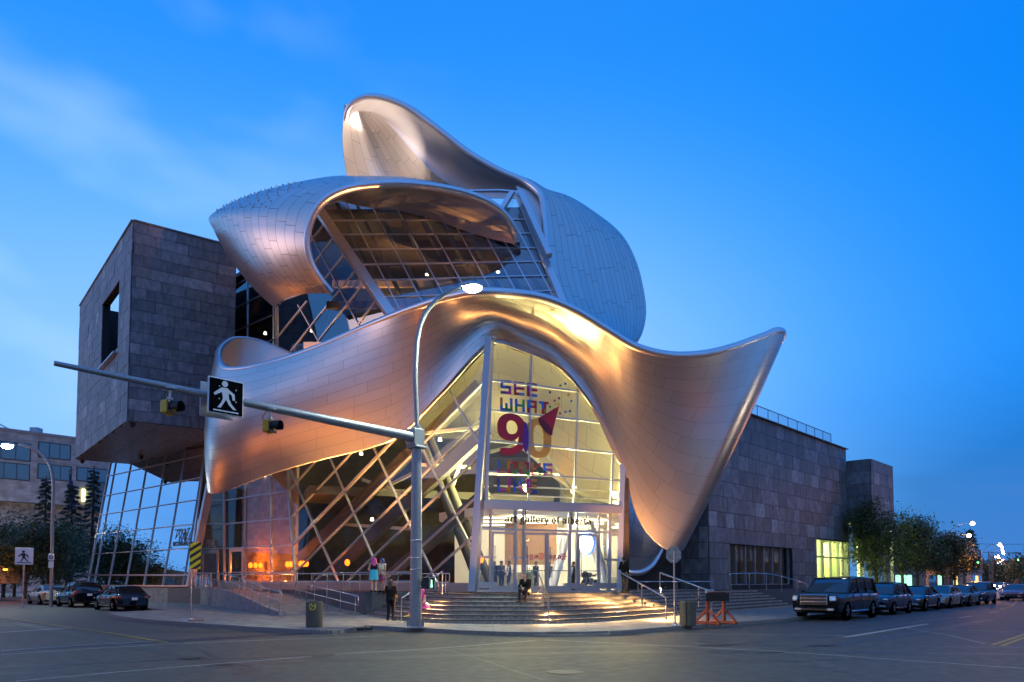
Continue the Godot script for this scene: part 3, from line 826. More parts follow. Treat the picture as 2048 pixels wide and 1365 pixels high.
	# ---- canopies
	var a_rows: Array = [Vector3(-15.24, 17.43, -49.5), Vector3(-14.92, 9.94, -50), Vector3(-17.72, 18.43, -49.5), Vector3(-17.73, 9.41, -50), Vector3(-19.28, 18.26, -48.3), Vector3(-19.44, 8.4, -48.6), Vector3(-19.39, 17.01, -46.3), Vector3(-19.74, 7.57, -46.6), Vector3(-18.7, 15.68, -44.6), Vector3(-19.3, 7.36, -45.2), Vector3(-17.64, 14.87, -43.5), Vector3(-18.38, 7.21, -44.2), Vector3(-15.83, 14.72, -42.6), Vector3(-16.52, 7.6, -43.2), Vector3(-13.76, 14.93, -41.8), Vector3(-14.14, 8.24, -42.4), Vector3(-11.04, 15.33, -40.5), Vector3(-11.17, 8.81, -41.3), Vector3(-8.15, 15.9, -39), Vector3(-8.15, 9.27, -40), Vector3(-5.7, 16.13, -37.4), Vector3(-6.19, 9.9, -39.2), Vector3(-3.44, 16.15, -36), Vector3(-3.86, 11.85, -37.9), Vector3(-1.6, 15.95, -35), Vector3(-1.2, 14.19, -36.6), Vector3(0.15, 15.79, -34.8), Vector3(0.58, 14.07, -37.2), Vector3(1.65, 15.62, -35), Vector3(2.47, 13.37, -37.8), Vector3(3.17, 15.16, -35.4), Vector3(3.84, 12.04, -38.2), Vector3(4.75, 14.44, -35.9), Vector3(5, 10.43, -38.7), Vector3(6.36, 13.78, -36.4), Vector3(5.96, 8.47, -39), Vector3(8.3, 13.55, -37), Vector3(6.34, 7.34, -39.2), Vector3(10.3, 13.82, -37.6), Vector3(6.75, 5.86, -39.4), Vector3(12.1, 14.43, -38.2), Vector3(7.41, 4.54, -39.5), Vector3(13.64, 15.12, -38.7), Vector3(8.21, 3.7, -39.4), Vector3(14.72, 15.59, -39), Vector3(8.91, 3.37, -39.3), Vector3(15.4, 15.69, -39.6), Vector3(9.5, 3.46, -39.6), Vector3(15.63, 15.54, -40.6), Vector3(9.73, 3.8, -40.2)]
	canopy(g, "entrance_canopy", a_rows, [Vector3(0.2, 0, 0.2), Vector3(-0.4, 0, 0.0), Vector3(-0.1, 0.1, 0.7), Vector3(0, 0.2, 0.3), Vector3(0, 0.5, -0.8), Vector3(0.1, 0.4, -0.7), Vector3(0, 0.1, -0.1), Vector3(0.0, 0, 0.5), Vector3(0.1, 0, 0.3)], 12, 2.6, 1.0, 0.42, 0.24, 0.07, 0.004, 0.006)
	var b_rows: Array = [Vector3(-10.77, 18.74, -41.5), Vector3(-15.19, 19.22, -45), Vector3(-11.29, 19.36, -41.2), Vector3(-16.41, 20.33, -45.4), Vector3(-11.8, 20.22, -40.9), Vector3(-17.76, 21.87, -45.9), Vector3(-12.05, 21.21, -40.6), Vector3(-19.05, 23.62, -46.4), Vector3(-11.92, 22.21, -40.4), Vector3(-20.02, 25.26, -46.9), Vector3(-11.45, 23.21, -40.2), Vector3(-20.49, 26.63, -47.4), Vector3(-10.63, 23.95, -40), Vector3(-18.05, 27.93, -48), Vector3(-9.46, 24.43, -39.9), Vector3(-12.96, 27.87, -47), Vector3(-8.02, 24.72, -40), Vector3(-9.42, 26.35, -45.4), Vector3(-6.33, 24.9, -40.2), Vector3(-7.26, 26.01, -45.2), Vector3(-4.48, 24.89, -40.5), Vector3(-4.96, 25.22, -44.9), Vector3(-2.77, 24.81, -41), Vector3(-3, 24.31, -44.6), Vector3(-1.31, 24.53, -41.6), Vector3(-1.24, 23.57, -44.3), Vector3(-0.36, 24.14, -42.3), Vector3(-0.06, 23.1, -44), Vector3(0.25, 23.53, -43), Vector3(0.41, 22.86, -43.9), Vector3(0.5, 22.86, -43.5), Vector3(0.53, 22.75, -43.8)]
	var bc := canopy(g, "left_canopy", b_rows, [Vector3(-0.5, 0.1, 0.5), Vector3(-0.7, 0, 0.4), Vector3(-0.8, 0.3, 0.3), Vector3(-0.2, 0.9, 0), Vector3(0, 0.8, 0), Vector3(0.1, 0.3, -0.1), Vector3(0, 0, 0)], 15, 1.9, -1.0, 0.4, 0.23, 0.05, 0.007, 0.012)
	var c_rows: Array = [Vector3(-12.21, 35.03, -50), Vector3(-12.43, 36.72, -51.5), Vector3(-11.97, 35.58, -49.6), Vector3(-11.89, 37, -51.4), Vector3(-11.35, 35.97, -49.2), Vector3(-10.99, 36.87, -51.2), Vector3(-10.21, 36.13, -48.8), Vector3(-9.73, 36.08, -51), Vector3(-8.72, 35.67, -48.4), Vector3(-8.21, 34.35, -50.8), Vector3(-6.9, 34.6, -48), Vector3(-6.48, 32.27, -50.6), Vector3(-4.95, 32.9, -47.6), Vector3(-4.86, 30.73, -50.4), Vector3(-2.86, 31.09, -47.3), Vector3(-2.66, 29.39, -50), Vector3(-0.81, 29.6, -46.8), Vector3(-0.56, 28.7, -49), Vector3(0.87, 28.55, -46.3), Vector3(1.24, 28.08, -48), Vector3(1.78, 27.58, -45.8), Vector3(2.19, 27.51, -47.6), Vector3(2.09, 26.72, -45.4), Vector3(4.38, 27.94, -48.4), Vector3(2.19, 25.5, -45), Vector3(6.36, 27.29, -49), Vector3(2.26, 23.88, -44.4), Vector3(7.82, 25.92, -49), Vector3(2.34, 22.04, -43.6), Vector3(8.65, 24.14, -48.8), Vector3(2.54, 20.31, -42.9), Vector3(9.05, 22.19, -48.4), Vector3(3.01, 18.6, -42.3), Vector3(9.19, 20.21, -48), Vector3(3.79, 17.12, -41.6), Vector3(8.85, 18.57, -47.5), Vector3(4.73, 16.26, -41.3), Vector3(8.21, 17.38, -47)]
	canopy(g, "right_canopy", c_rows, [Vector3(0.0, 0.1, 0.2), Vector3(0.1, 0.3, -0.5), Vector3(0.1, 0.3, -0.4), Vector3(0.3, 0.4, 0), Vector3(0.5, 0.5, -0.3), Vector3(0.5, 0.2, -0.45), Vector3(0.4, 0, -0.3)], 18, 2.8, -1.0, 0.4, 0.22, 0.05, 0.007, 0.012)
	var w_rows: Array = [Vector3(-12.41, 37.23, -51.4), Vector3(-11.41, 37.44, -51.2), Vector3(-12.79, 36.44, -52.4), Vector3(-9.67, 36.07, -51.1), Vector3(-12.91, 34.66, -53), Vector3(-7.4, 33.45, -50.8), Vector3(-12.59, 32.46, -53.4), Vector3(-5.08, 31.01, -50.5), Vector3(-12.11, 29.99, -53.8), Vector3(-2.66, 28.47, -50.2)]
	var wc := canopy(g, "canopy_return", w_rows, [Vector3(0.2, 0, -1.0), Vector3(0.3, 0, -2.2), Vector3(0.3, 0, -2.6)], 9, 2.2, -1.0, 0.0, 0.0, 0.0, 0.02)
	var r_rows: Array = [Vector3(6.37, 8.26, -40.6), Vector3(6.35, 2.37, -40.6), Vector3(6.9, 7.91, -41.2), Vector3(6.91, 2.21, -40.9), Vector3(7.64, 7.12, -41.8), Vector3(7.68, 2.33, -41.5), Vector3(8.27, 5.7, -42.4), Vector3(8.37, 2.81, -42.2), Vector3(8.97, 4.24, -43), Vector3(8.94, 3.64, -42.9)]
	canopy(g, "canopy_foot", r_rows, [Vector3(0, 0, 0.4), Vector3(0.1, 0, 0.5)], 6, 2.0, 1.0, 0.0, 0.0, 0.16)
	# floodlight on the roof that washes the canopy's return
	var fl := part(g, "floodlight", Mb.new().cbox(Vector3.ZERO, Vector3(0.5, 0.3, 0.3)), mats["black_paint"])
	fl.position = Vector3(-7.93, 29.3, -49.3)
	part(fl, "flood_lens_light", Mb.new().box(Vector3(0, 0.17, -0.05), Vector3(0.4, 0.03, 0.2)), glow("uplight_lens", Color(1.0, 0.8, 0.5), 5.0))
	spot(fl, Vector3(0, 0.25, -0.05), Vector3(-2.0, 5.0, -2.6), Color(1.0, 0.88, 0.8), 170.0, 58.0, 0.2)
	# snow guards: small knobs along the crown of two canopies
	var knobs := Mb.new()
	for k in 60:
		var tp := []; var bt := []
		for i in range(0, b_rows.size(), 2): tp.append(b_rows[i]); bt.append(b_rows[i + 1])
		var bl := []
		for i in tp.size(): bl.append(cat([Vector3(-0.5, 0.1, 0.5), Vector3(-0.7, 0, 0.4), Vector3(-0.8, 0.3, 0.3), Vector3(-0.2, 0.9, 0), Vector3(0, 0.8, 0), Vector3(0.1, 0.3, -0.1), Vector3(0, 0, 0)], float(i) / (tp.size() - 1) * 6.0))
		var u := 4.9 + 1.6 * (k % 10) / 10.0; var v := 0.3 + 0.62 * (k / 10) / 6.0 + 0.05 * (k % 2)
		var nn := surf_n(tp, bt, bl, u, v, -1.0)
		knobs.box(surf(tp, bt, bl, u, v) + nn * 0.05, Vector3(0.07, 0.07, 0.07))
	part(bc, "snow_guards", knobs, mats["steel_inner"]).set_meta("kind", "stuff")

	# ---- stone wing along the side street
	var s0: Vector3 = Vector3(12.18, 1.69, -44.3); var s1: Vector3 = Vector3(28.86, 1.66, -61.46)
	s0.y = 0; s1.y = 0
	var st := (s1 - s0).normalized(); var sn := st.cross(Vector3.UP)      # sn points into the block
	if sn.z > 0: sn = -sn
	var h := 13.1
	var win0 := (Vector3(Vector3(14.02, 1.69, -46.19).x, 0, Vector3(14.02, 1.69, -46.19).z) - s0).length(); var win1 := (Vector3(Vector3(20.82, 1.68, -53.19).x, 0, Vector3(20.82, 1.68, -53.19).z) - s0).length()
	var lit0 := (Vector3(Vector3(24.06, 1.67, -56.52).x, 0, Vector3(24.06, 1.67, -56.52).z) - s0).length(); var slen := (s1 - s0).length()
	var wing := Mb.new()
	var seg := func(x0: float, x1: float, lo: float, hi: float) -> void: wing.prism(flat([s0 + st * x0, s0 + st * x1, s0 + st * x1 + sn * 0.5, s0 + st * x0 + sn * 0.5]), lo, hi)
	seg.call(0.0, win0, 0.1, h); seg.call(win0, win1, 4.35, h); seg.call(win1, lit0, 0.1, h); seg.call(lit0, slen, 5.1, h); seg.call(win0, win1, 0.1, 1.5); seg.call(lit0, slen, 0.1, 0.6)
	wing.prism(flat([s0, s0 + st * 0.5, s0 + st * 0.5 + sn * 14.0, s0 + sn * 14.0]), 0.1, h)
	wing.prism(flat([s1 + sn * 14, s1, s1 - st * 0.4, s1 - st * 0.4 + sn * 14]), 5.1, h - 0.01)
	wing.prism(flat([s0 + sn * 0.4, s1 + sn * 0.4, s1 + sn * 14, s0 + sn * 14]), h - 0.6, h - 0.2)
	wing.prism(flat([s0 + sn * 13.9, s1 + sn * 13.9, s1 + sn * 14.4, s0 + sn * 14.4]), 0.1, h - 0.02)
	var wg := part(g, "stone_wing", wing, mats["stone_gap"])
	cladding(wg, s0, s1, 0.2, h, 0.98, 1.28, [[win0, win1, 1.5, 4.3], [lit0, slen, 0.6, 5.05]])
	cladding(wg, s0 + sn * 12.0, s0, 0.2, h, 0.98, 1.6, [])
	part(wg, "coping", Mb.new().bar(s0 + Vector3(0, h + 0.03, 0), s1 + Vector3(0, h + 0.03, 0), 0.6, 0.06), mats["stone_2"])
	var gr0 := s0 + st * 1.0; var gr1 := s0 + st * (slen - 2.2)
	var rail := glazing(g, "roof_glass_rail", [gr0 + Vector3(0, h + 0.05, 0) + sn * 0.4, gr1 + Vector3(0, h + 0.05, 0) + sn * 0.4, gr1 + Vector3(0, h + 1.1, 0) + sn * 0.4, gr0 + Vector3(0, h + 1.1, 0) + sn * 0.4], range(1, 12).map(func(k): return [gr0.lerp(gr1, k / 12.0) + Vector3(0, h, 0) + sn * 0.4, gr0.lerp(gr1, k / 12.0) + Vector3(0, h + 1.2, 0) + sn * 0.4]), glass("glass_rail", Color(0.5, 0.75, 0.9), 0.25), mats["mullion"], 0.04, 0.04, 0.05)
	# dark window of six panes, set back in the wall
	var wb := s0 + st * win0 + sn * 0.3; var we := s0 + st * win1 + sn * 0.3
	glazing(g, "wing_window", [wb + Vector3(0, 1.5, 0), we + Vector3(0, 1.5, 0), we + Vector3(0, 4.35, 0), wb + Vector3(0, 4.35, 0)], range(1, 7).map(func(k): return [wb.lerp(we, k / 7.0) + Vector3(0, 1.4, 0), wb.lerp(we, k / 7.0) + Vector3(0, 4.4, 0)]), mats["glass_dark"], mats["mullion"], 0.08, 0.12, 0.1)
	# lit shop window at the far end of the wing and the second stone block over a lit hall
	var lb := s0 + st * lit0 + sn * 0.2; var le := s0 + st * slen + sn * 0.2
	glazing(g, "lit_window", [lb + Vector3(0, 0.6, 0), le + Vector3(0, 0.6, 0), le + Vector3(0, 5.1, 0), lb + Vector3(0, 5.1, 0)], [[lb.lerp(le, 0.25) + Vector3(0, 0.5, 0), lb.lerp(le, 0.25) + Vector3(0, 5.2, 0)], [lb.lerp(le, 0.5) + Vector3(0, 0.5, 0), lb.lerp(le, 0.5) + Vector3(0, 5.2, 0)], [lb.lerp(le, 0.75) + Vector3(0, 0.5, 0), lb.lerp(le, 0.75) + Vector3(0, 5.2, 0)], [lb + Vector3(0, 3.7, 0), le + Vector3(0, 3.7, 0)]], mats["glass_clear"], mats["mullion"], 0.12, 0.2, 0.1)
	var e0: Vector3 = Vector3(30.44, 4.39, -60.1); var e1: Vector3 = Vector3(34.64, 4.58, -64.4); var e2 := s1 + sn * 0.0
	e0.y = 0; e1.y = 0
	var e3 := e1 + (e2 - e0) * 3.0
	var b2 := Mb.new()
	b2.prism(flat([e2 + st * 0.3 + sn * 0.3, e0 + st * 0.2 + sn * 0.2, e1 + sn * 0.2, e1 + sn * 8.0, e2 + sn * 8.0]), 6.9, 12.1)
	var eb := part(g, "end_block", b2, mats["stone_gap"])
	cladding(eb, e2 + st * 0.2, e0 + st * 0.16 + sn * 0.16, 6.9, 12.15, 1.05, 2.6, [])
	cladding(eb, e0 + st * 0.16 + sn * 0.16, e1 + sn * 0.16, 6.9, 12.15, 1.05, 1.1, [])
	glazing(g, "hall_window", [e0 + Vector3(0, 0.3, 0) + sn * 0.4, e1 + Vector3(0, 0.3, 0) + sn * 0.4, e1 + Vector3(0, 6.9, 0) + sn * 0.4, e0 + Vector3(0, 6.9, 0) + sn * 0.4], [[e0.lerp(e1, 0.33) + Vector3(0, 0, 0) + sn * 0.4, e0.lerp(e1, 0.33) + Vector3(0, 7, 0) + sn * 0.4], [e0.lerp(e1, 0.66) + sn * 0.4, e0.lerp(e1, 0.66) + Vector3(0, 7, 0) + sn * 0.4], [e0 + Vector3(0, 4, 0) + sn * 0.4, e1 + Vector3(0, 4, 0) + sn * 0.4]], mats["glass_clear"], mats["mullion"], 0.12, 0.2, 0.2)
	glazing(g, "hall_window", [e2 + Vector3(0, 0.3, 0) + st * 0.1, e0 + Vector3(0, 0.3, 0) + sn * 0.3, e0 + Vector3(0, 6.9, 0) + sn * 0.3, e2 + Vector3(0, 6.9, 0) + st * 0.1], [[e2.lerp(e0, 0.5), e2.lerp(e0, 0.5) + Vector3(0, 7, 0)], [e2 + Vector3(0, 4, 0), e0 + Vector3(0, 4, 0)]], mats["glass_clear"], mats["mullion"], 0.12, 0.2, 0.2)
	# hall interior: floor, pale back wall, columns, lamps
	var hall := Mb.new()
	hall.prism(flat([lb + sn * 5.0, e1 + st * 1.0 + sn * 5.0, e1 + st * 1.0 + sn * 5.3, lb + sn * 5.3]), 0.1, 7.0)
	hall.prism(flat([lb, lb + sn * 7, lb + sn * 7 - st * 0.3, lb - st * 0.3]), 0.1, 5.2)
	part(g, "hall_wall", hall, mat("lime_wall", lin(0.62, 0.66, 0.36), 0.8))
	var cols := Mb.new()
	for k in 4: cols.tube([lb.lerp(e1, 0.12 + 0.25 * k) + sn * 2.2 + Vector3(0, 0.2, 0), lb.lerp(e1, 0.12 + 0.25 * k) + sn * 2.2 + Vector3(0, 6.9, 0)], 0.3, 10)
	part(g, "hall_columns", cols, mats["white_wall"]).set_meta("kind", "stuff")
	for k in 3:
		var at: Vector3 = lb.lerp(e1, 0.15 + 0.33 * k) + sn * 3.6 + Vector3(0, 4.7, 0)
		var lf := part(g, "ceiling_lamp", Mb.new().lathe([Vector2(0, -0.1), Vector2(0.2, -0.08), Vector2(0.2, 0.0), Vector2(0, 0.02)], 12), glow("hall_lamp", Color(0.95, 1.0, 0.62), 3.0))
		lf.position = at
		lamp(lf, Vector3(0, -0.03, 0), Color(0.94, 1.0, 0.6), 14.0, 0.15)
	interior(g, s0, sn)



# ---------------------------------------------------------------- lettering
var fonts := {}
func lettering(p: Node, called: String, text: String, at: Vector3, b: Basis, height: float, m: Material, depth := 0.02, stretch := 1.0, bold := true) -> MeshInstance3D:
	var key := "bold" if bold else "plain"
	if not fonts.has(key):
		var f := SystemFont.new()
		f.font_names = PackedStringArray(["Droid Sans"])
		f.font_weight = 700 if bold else 400
		fonts[key] = f
	var t := TextMesh.new()
	t.text = text; t.font = fonts[key]; t.font_size = 64; t.depth = depth; t.pixel_size = height / (0.714 * 64.0); t.curve_step = 2.0
	var o := part(p, called, t, m)
	o.transform = Transform3D(Basis(b.x * stretch, b.y, b.z), at)
	return o


func vinyl(key: String, c: Color) -> StandardMaterial3D:
	var m := mat(key, c, 0.5)
	m.backlight_enabled = true; m.backlight = Color(c.r, c.g, c.b) * 0.9
	return m

# a word in letters built of small squares, five squares tall
func block_word(p: Node, called: String, word: Array, at: Vector3, b: Basis, s: float, inks: Array) -> void:
	var root := Node3D.new(); root.name = numbered_in(p, called); p.add_child(root, true)
	var x := 0.0
	for letter in word:
		var rows: Array = letter
		var wide: int = rows[0].length()
		var first := rng.randi() % inks.size()
		var ink := {}
		for r in rows.size():
			for c in wide:
				if rows[r][c] == "#": ink[Vector2i(c, r)] = (first + (0 if (c < wide / 2) else 1) + (1 if r > 2 else 0)) % inks.size()
		while not ink.is_empty():           # one piece of vinyl for every run of touching squares of one ink
			var start: Vector2i = ink.keys()[0]
			var k: int = ink[start]
			var todo := [start]
			ink.erase(start)
			var m := Mb.new()
			while not todo.is_empty():
				var q: Vector2i = todo.pop_back()
				m.box(Vector3(x + (q.x + 0.5) * s, -(q.y + 0.5) * s, 0), Vector3(s, s, 0.012))
				for d in [Vector2i(1, 0), Vector2i(-1, 0), Vector2i(0, 1), Vector2i(0, -1)]:
					if ink.get(q + d, -1) == k:
						ink.erase(q + d); todo.append(q + d)
			part(root, "letter", m, inks[k]).transform = Transform3D(b, at)
		x += (wide + 1.0) * s


func ep_basis() -> Basis:
	var a: Vector3 = Vector3(-1.63, 5.9, -36.3); var q: Vector3 = Vector3(5.65, 6.22, -39.1)
	var up: Vector3 = Vector3(-1.15, 14.36, -36.8) - Vector3(-1.98, 1.32, -36)
	var x := q - a; x.y = 0; x = x.normalized()
	var z := x.cross(up).normalized()
	return Basis(x, z.cross(x).normalized(), z)


func entrance(g: Node3D) -> void:
	var b := ep_basis()
	var low := glazing(g, "door_wall", [Vector3(-1.96, 1.27, -36.06), Vector3(5.88, 1.18, -39.05), Vector3(5.94, 5.52, -39.24), Vector3(-1.48, 5.5, -36.4)], [
		[Vector3(-1.6, 4.37, -36.31), Vector3(-1.74, 1.25, -36.14)], [Vector3(-1.1, 5.44, -36.54), Vector3(-1.14, 1.24, -36.37)], [Vector3(0.16, 5.56, -37.03), Vector3(0.13, 1.24, -36.86), 0.14], [Vector3(0.57, 5.58, -37.19), Vector3(0.54, 1.23, -37.02)], [Vector3(3.08, 5.57, -38.14), Vector3(3.02, 1.22, -37.96), 0.14], [Vector3(3.47, 5.59, -38.29), Vector3(3.43, 1.22, -38.12)], [Vector3(4.71, 5.63, -38.77), Vector3(4.63, 1.21, -38.57)], [Vector3(5.34, 5.55, -39.01), Vector3(5.22, 1.21, -38.8), 0.2, 0.3],
		[Vector3(-1.75, 4.41, -36.26), Vector3(5.93, 4.41, -39.19)], [Vector3(-1.92, 2.99, -36.14), Vector3(-1.12, 2.97, -36.44)], [Vector3(0.15, 2.96, -36.93), Vector3(0.57, 2.94, -37.09)], [Vector3(5.24, 2.92, -38.87), Vector3(5.91, 2.9, -39.13)], [Vector3(-1.96, 1.57, -36.07), Vector3(-1.09, 1.55, -36.4), 0.3], [Vector3(0.13, 1.52, -36.87), Vector3(0.57, 1.52, -37.04), 0.3], [Vector3(3.02, 1.49, -37.97), Vector3(3.46, 1.48, -38.14), 0.3], [Vector3(4.63, 1.51, -38.59), Vector3(5.89, 1.48, -39.07), 0.3]], mats["glass_clear"], mats["mullion"], 0.1, 0.16, 0.12)
	# door leaves
	for q in [[Vector3(-1.04, 1.27, -36.36), Vector3(0.13, 4.25, -36.92)], [Vector3(0.62, 1.26, -36.99), Vector3(1.76, 4.24, -37.54)], [Vector3(1.83, 1.25, -37.45), Vector3(3.01, 4.25, -38.02)], [Vector3(3.51, 1.22, -38.09), Vector3(4.63, 4.24, -38.63)]]:
		var lo: Vector3 = q[0]; var hi: Vector3 = q[1]
		var w := (hi - lo).dot(b.x); var h := hi.y - LAND
		var base := Vector3(lo.x, LAND + 0.02, lo.z) + b.z * 0.02
		var up := Vector3.UP
		var fr := Mb.new()
		var bb := Basis(b.x, up, b.x.cross(up))
		fr.box(base + b.x * 0.05 + up * h / 2, Vector3(0.1, h, 0.06), bb); fr.box(base + b.x * (w - 0.05) + up * h / 2, Vector3(0.1, h, 0.06), bb)
		fr.box(base + b.x * w / 2 + up * 0.13, Vector3(w - 0.2, 0.26, 0.06), bb); fr.box(base + b.x * w / 2 + up * (h - 0.05), Vector3(w - 0.2, 0.1, 0.06), bb)
		var d := part(g, "entrance_door", fr, mats["mullion"])
		part(d, "door_pane", Mb.new().slab(PackedVector2Array([Vector2(0.1, 0.26), Vector2(w - 0.1, 0.26), Vector2(w - 0.1, h - 0.1), Vector2(0.1, h - 0.1)]), base, b.x, up, 0.0), mats["glass_clear"])
		part(d, "push_bar", Mb.new().tube([base + b.x * 0.1 + up * 1.05 + b.z * 0.08, base + b.x * (w - 0.1) + up * 1.05 + b.z * 0.08], 0.025, 6), mats["rail_steel"])
		part(d, "pull_handle", Mb.new().tube([base + b.x * 0.14 + up * 0.7 + b.z * 0.1, base + b.x * 0.14 + up * 2.3 + b.z * 0.1], 0.022, 6), mats["rail_steel"])
	# words over the doors, standing free in front of the glass
	var sign_m := mat("sign_letter", lin(0.05, 0.045, 0.04), 0.4, 0.5)
	lettering(g, "name_lettering", "art gallery of alberta", Vector3(1.94, 4.94, -37.36), Basis(b.x, Vector3.UP, b.x.cross(Vector3.UP)), 0.35, sign_m, 0.07, 1.02)
	part(g, "lettering_hanger", Mb.new().tube([Vector3(0.7, 5.47, -36.91), Vector3(0.7, 4.72, -36.88)], 0.03, 6).tube([Vector3(3.19, 5.49, -37.86), Vector3(3.18, 4.74, -37.83)], 0.03, 6), mats["black_paint"])
	var small := Basis(b.x, Vector3.UP, b.x.cross(Vector3.UP))
	for px in [Vector3(1.01, 3.05, -37.14), Vector3(2.26, 3.04, -37.62)]:
		lettering(g, "door_lettering", "aga", px, small, 0.26, vinyl("ink_crimson", lin(0.22, 0.012, 0.035)), 0.01, 1.25)
	for c in [Vector3(1.51, 3.05, -37.34), Vector3(2.72, 3.04, -37.8)]:
		var st := Mb.new()
		for k in 6: st.slab(PackedVector2Array([Vector2(0, 0), Vector2(0.2, 0).rotated(TAU * k / 6 - 0.2), Vector2(0.2, 0).rotated(TAU * k / 6 + 0.35)]), c, b.x, Vector3.UP, 0.01)
		part(g, "door_emblem", st, vinyl("ink_red", lin(0.4, 0.02, 0.03)))
	part(g, "door_notice", Mb.new().box(Vector3(2.55, 2.41, -37.69), Vector3(0.24, 0.32, 0.01), small), mats["white_paint"])
	# anniversary graphics on the big window
	var crimson := vinyl("ink_crimson", lin(0.22, 0.012, 0.035)); var tan_ := vinyl("ink_tan", lin(0.36, 0.24, 0.06)); var purple := vinyl("ink_purple", lin(0.09, 0.02, 0.25))
	var blue := vinyl("ink_blue", lin(0.02, 0.13, 0.5)); var green := vinyl("ink_green", lin(0.02, 0.2, 0.05)); var navy := vinyl("ink_navy", lin(0.02, 0.03, 0.25)); var violet := vinyl("ink_violet", lin(0.22, 0.02, 0.22)); var ochre := vinyl("ink_ochre", lin(0.25, 0.13, 0.03))
	var gr := Node3D.new(); gr.name = "window_graphics"; g.add_child(gr, true)
	var S := ["####", "#...", "####", "...#", "####"]; var E := ["####", "#...", "####", "#...", "####"]
	block_word(gr, "word_see", [S, E, E], Vector3(-0.6, 12.25, -36.83), b, 0.148, [violet, crimson, blue, navy])
	block_word(gr, "word_what", [["#...#", "#...#", "#.#.#", "#.#.#", "#####"], ["#..#", "#..#", "####", "#..#", "#..#"], ["####", "#..#", "####", "#..#", "#..#"], ["####", ".##.", ".##.", ".##.", ".##."]], Vector3(-0.62, 11.31, -36.78), b, 0.138, [green, blue, crimson, ochre, blue])
	block_word(gr, "word_looks", [["#..", "#..", "#..", "#..", "###"], ["####", "#..#", "#..#", "#..#", "####"], ["####", "#..#", "#..#", "#..#", "####"], ["#..#", "#.#.", "##..", "#.#.", "#..#"], S], Vector3(-0.75, 7.98, -36.61), b, 0.135, [blue, violet, ochre, crimson, green])
	block_word(gr, "word_like", [["#..", "#..", "#..", "#..", "###"], ["#", "#", "#", "#", "#"], ["#..#", "#.#.", "##..", "#.#.", "#..#"], E], Vector3(-0.77, 7.09, -36.57), b, 0.148, [blue, violet, ochre, navy])
	lettering(gr, "numeral_nine", "9", Vector3(0, 9.33, -36.97), b, 2.15, crimson, 0.01, 1.12)
	lettering(gr, "numeral_nought", "0", Vector3(1.4, 9.23, -37.51), b, 2.05, tan_, 0.01, 1.08)
	var lens := PackedVector2Array()
	for k in 20: lens.append(Vector2(0.17 * cos(TAU * k / 20), 0.82 * sin(TAU * k / 20)))
	part(gr, "overlap", Mb.new().slab(lens, Vector3(0.71, 9.3, -37.22), b.x, b.y, 0.012), purple)
	part(gr, "party_hat", Mb.new().slab(PackedVector2Array([Vector2(0, 0), Vector2(0.62, -0.05), Vector2(1.25, 0.78)].map(func(q): return q)), Vector3(1.38, 10.37, -37.5), b.x, b.y, 0.01).slab(PackedVector2Array([Vector2(0, 0), Vector2(0.78, -0.86), Vector2(0.62, -0.05)]), Vector3(1.38, 10.37, -37.5), b.x, b.y, 0.01).slab(PackedVector2Array([Vector2(0.62, -0.05), Vector2(0.78, -0.86), Vector2(1.25, 0.78)]), Vector3(1.38, 10.37, -37.5), b.x, b.y, 0.01), crimson)
	var oval := PackedVector2Array()
	for k in 18: oval.append(Vector2(0.57 * cos(TAU * k / 18), 0.2 * sin(TAU * k / 18)).rotated(-0.83))
	part(gr, "hat_opening", Mb.new().slab(oval, Vector3(1.78, 9.94, -37.62), b.x, b.y, 0.01), vinyl("ink_wine", lin(0.1, 0.01, 0.03)))
	var conf: Array = [Vector3(2.61, 12.27, -38.05), Vector3(2.89, 12.41, -38.17), Vector3(2.03, 11.85, -37.82), Vector3(2.53, 11.57, -37.99), Vector3(3.05, 11.82, -38.21), Vector3(3.22, 11.48, -38.26), Vector3(2.28, 11.41, -37.89), Vector3(2.03, 11.06, -37.79), Vector3(2.52, 11.24, -37.98), Vector3(2.25, 10.92, -37.86), Vector3(2.88, 10.84, -38.1), Vector3(3.13, 10.92, -38.2), Vector3(2.58, 10.75, -37.98), Vector3(2.13, 10.17, -37.79), Vector3(2.25, 10.62, -37.85)]
	for k in conf.size(): part(gr, "confetti", Mb.new().box(conf[k], Vector3(0.12, 0.12, 0.012), b), [green, blue, navy, violet, ochre, blue, crimson, green, tan_][k % 9])
	# restaurant name on its glass
	var wb := basis_y(Vector3(-0.691, 0, 0.723))
	lettering(g, "restaurant_lettering", "ZINC", Vector3(-23.27, 4.64, -55.15), wb, 0.62, mats["galvanised"], 0.02, 1.0, false)
	lettering(g, "restaurant_lettering", "RESTAURANT", Vector3(-23.27, 4.06, -55.09), wb, 0.2, mats["galvanised"], 0.02, 1.0, true)
	var mb := basis_y(Vector3(-0.691, 0, 0.723))
	lettering(g, "restaurant_lettering", "ZINC", Vector3(-25.83, 5.35, -55.89), mb, 1.0, mats["black_paint"], 0.02, 1.0, false)
	lettering(g, "restaurant_lettering", "RESTAURANT", Vector3(-25.96, 4.68, -55.87), mb, 0.34, mats["black_paint"], 0.02, 1.0, true)


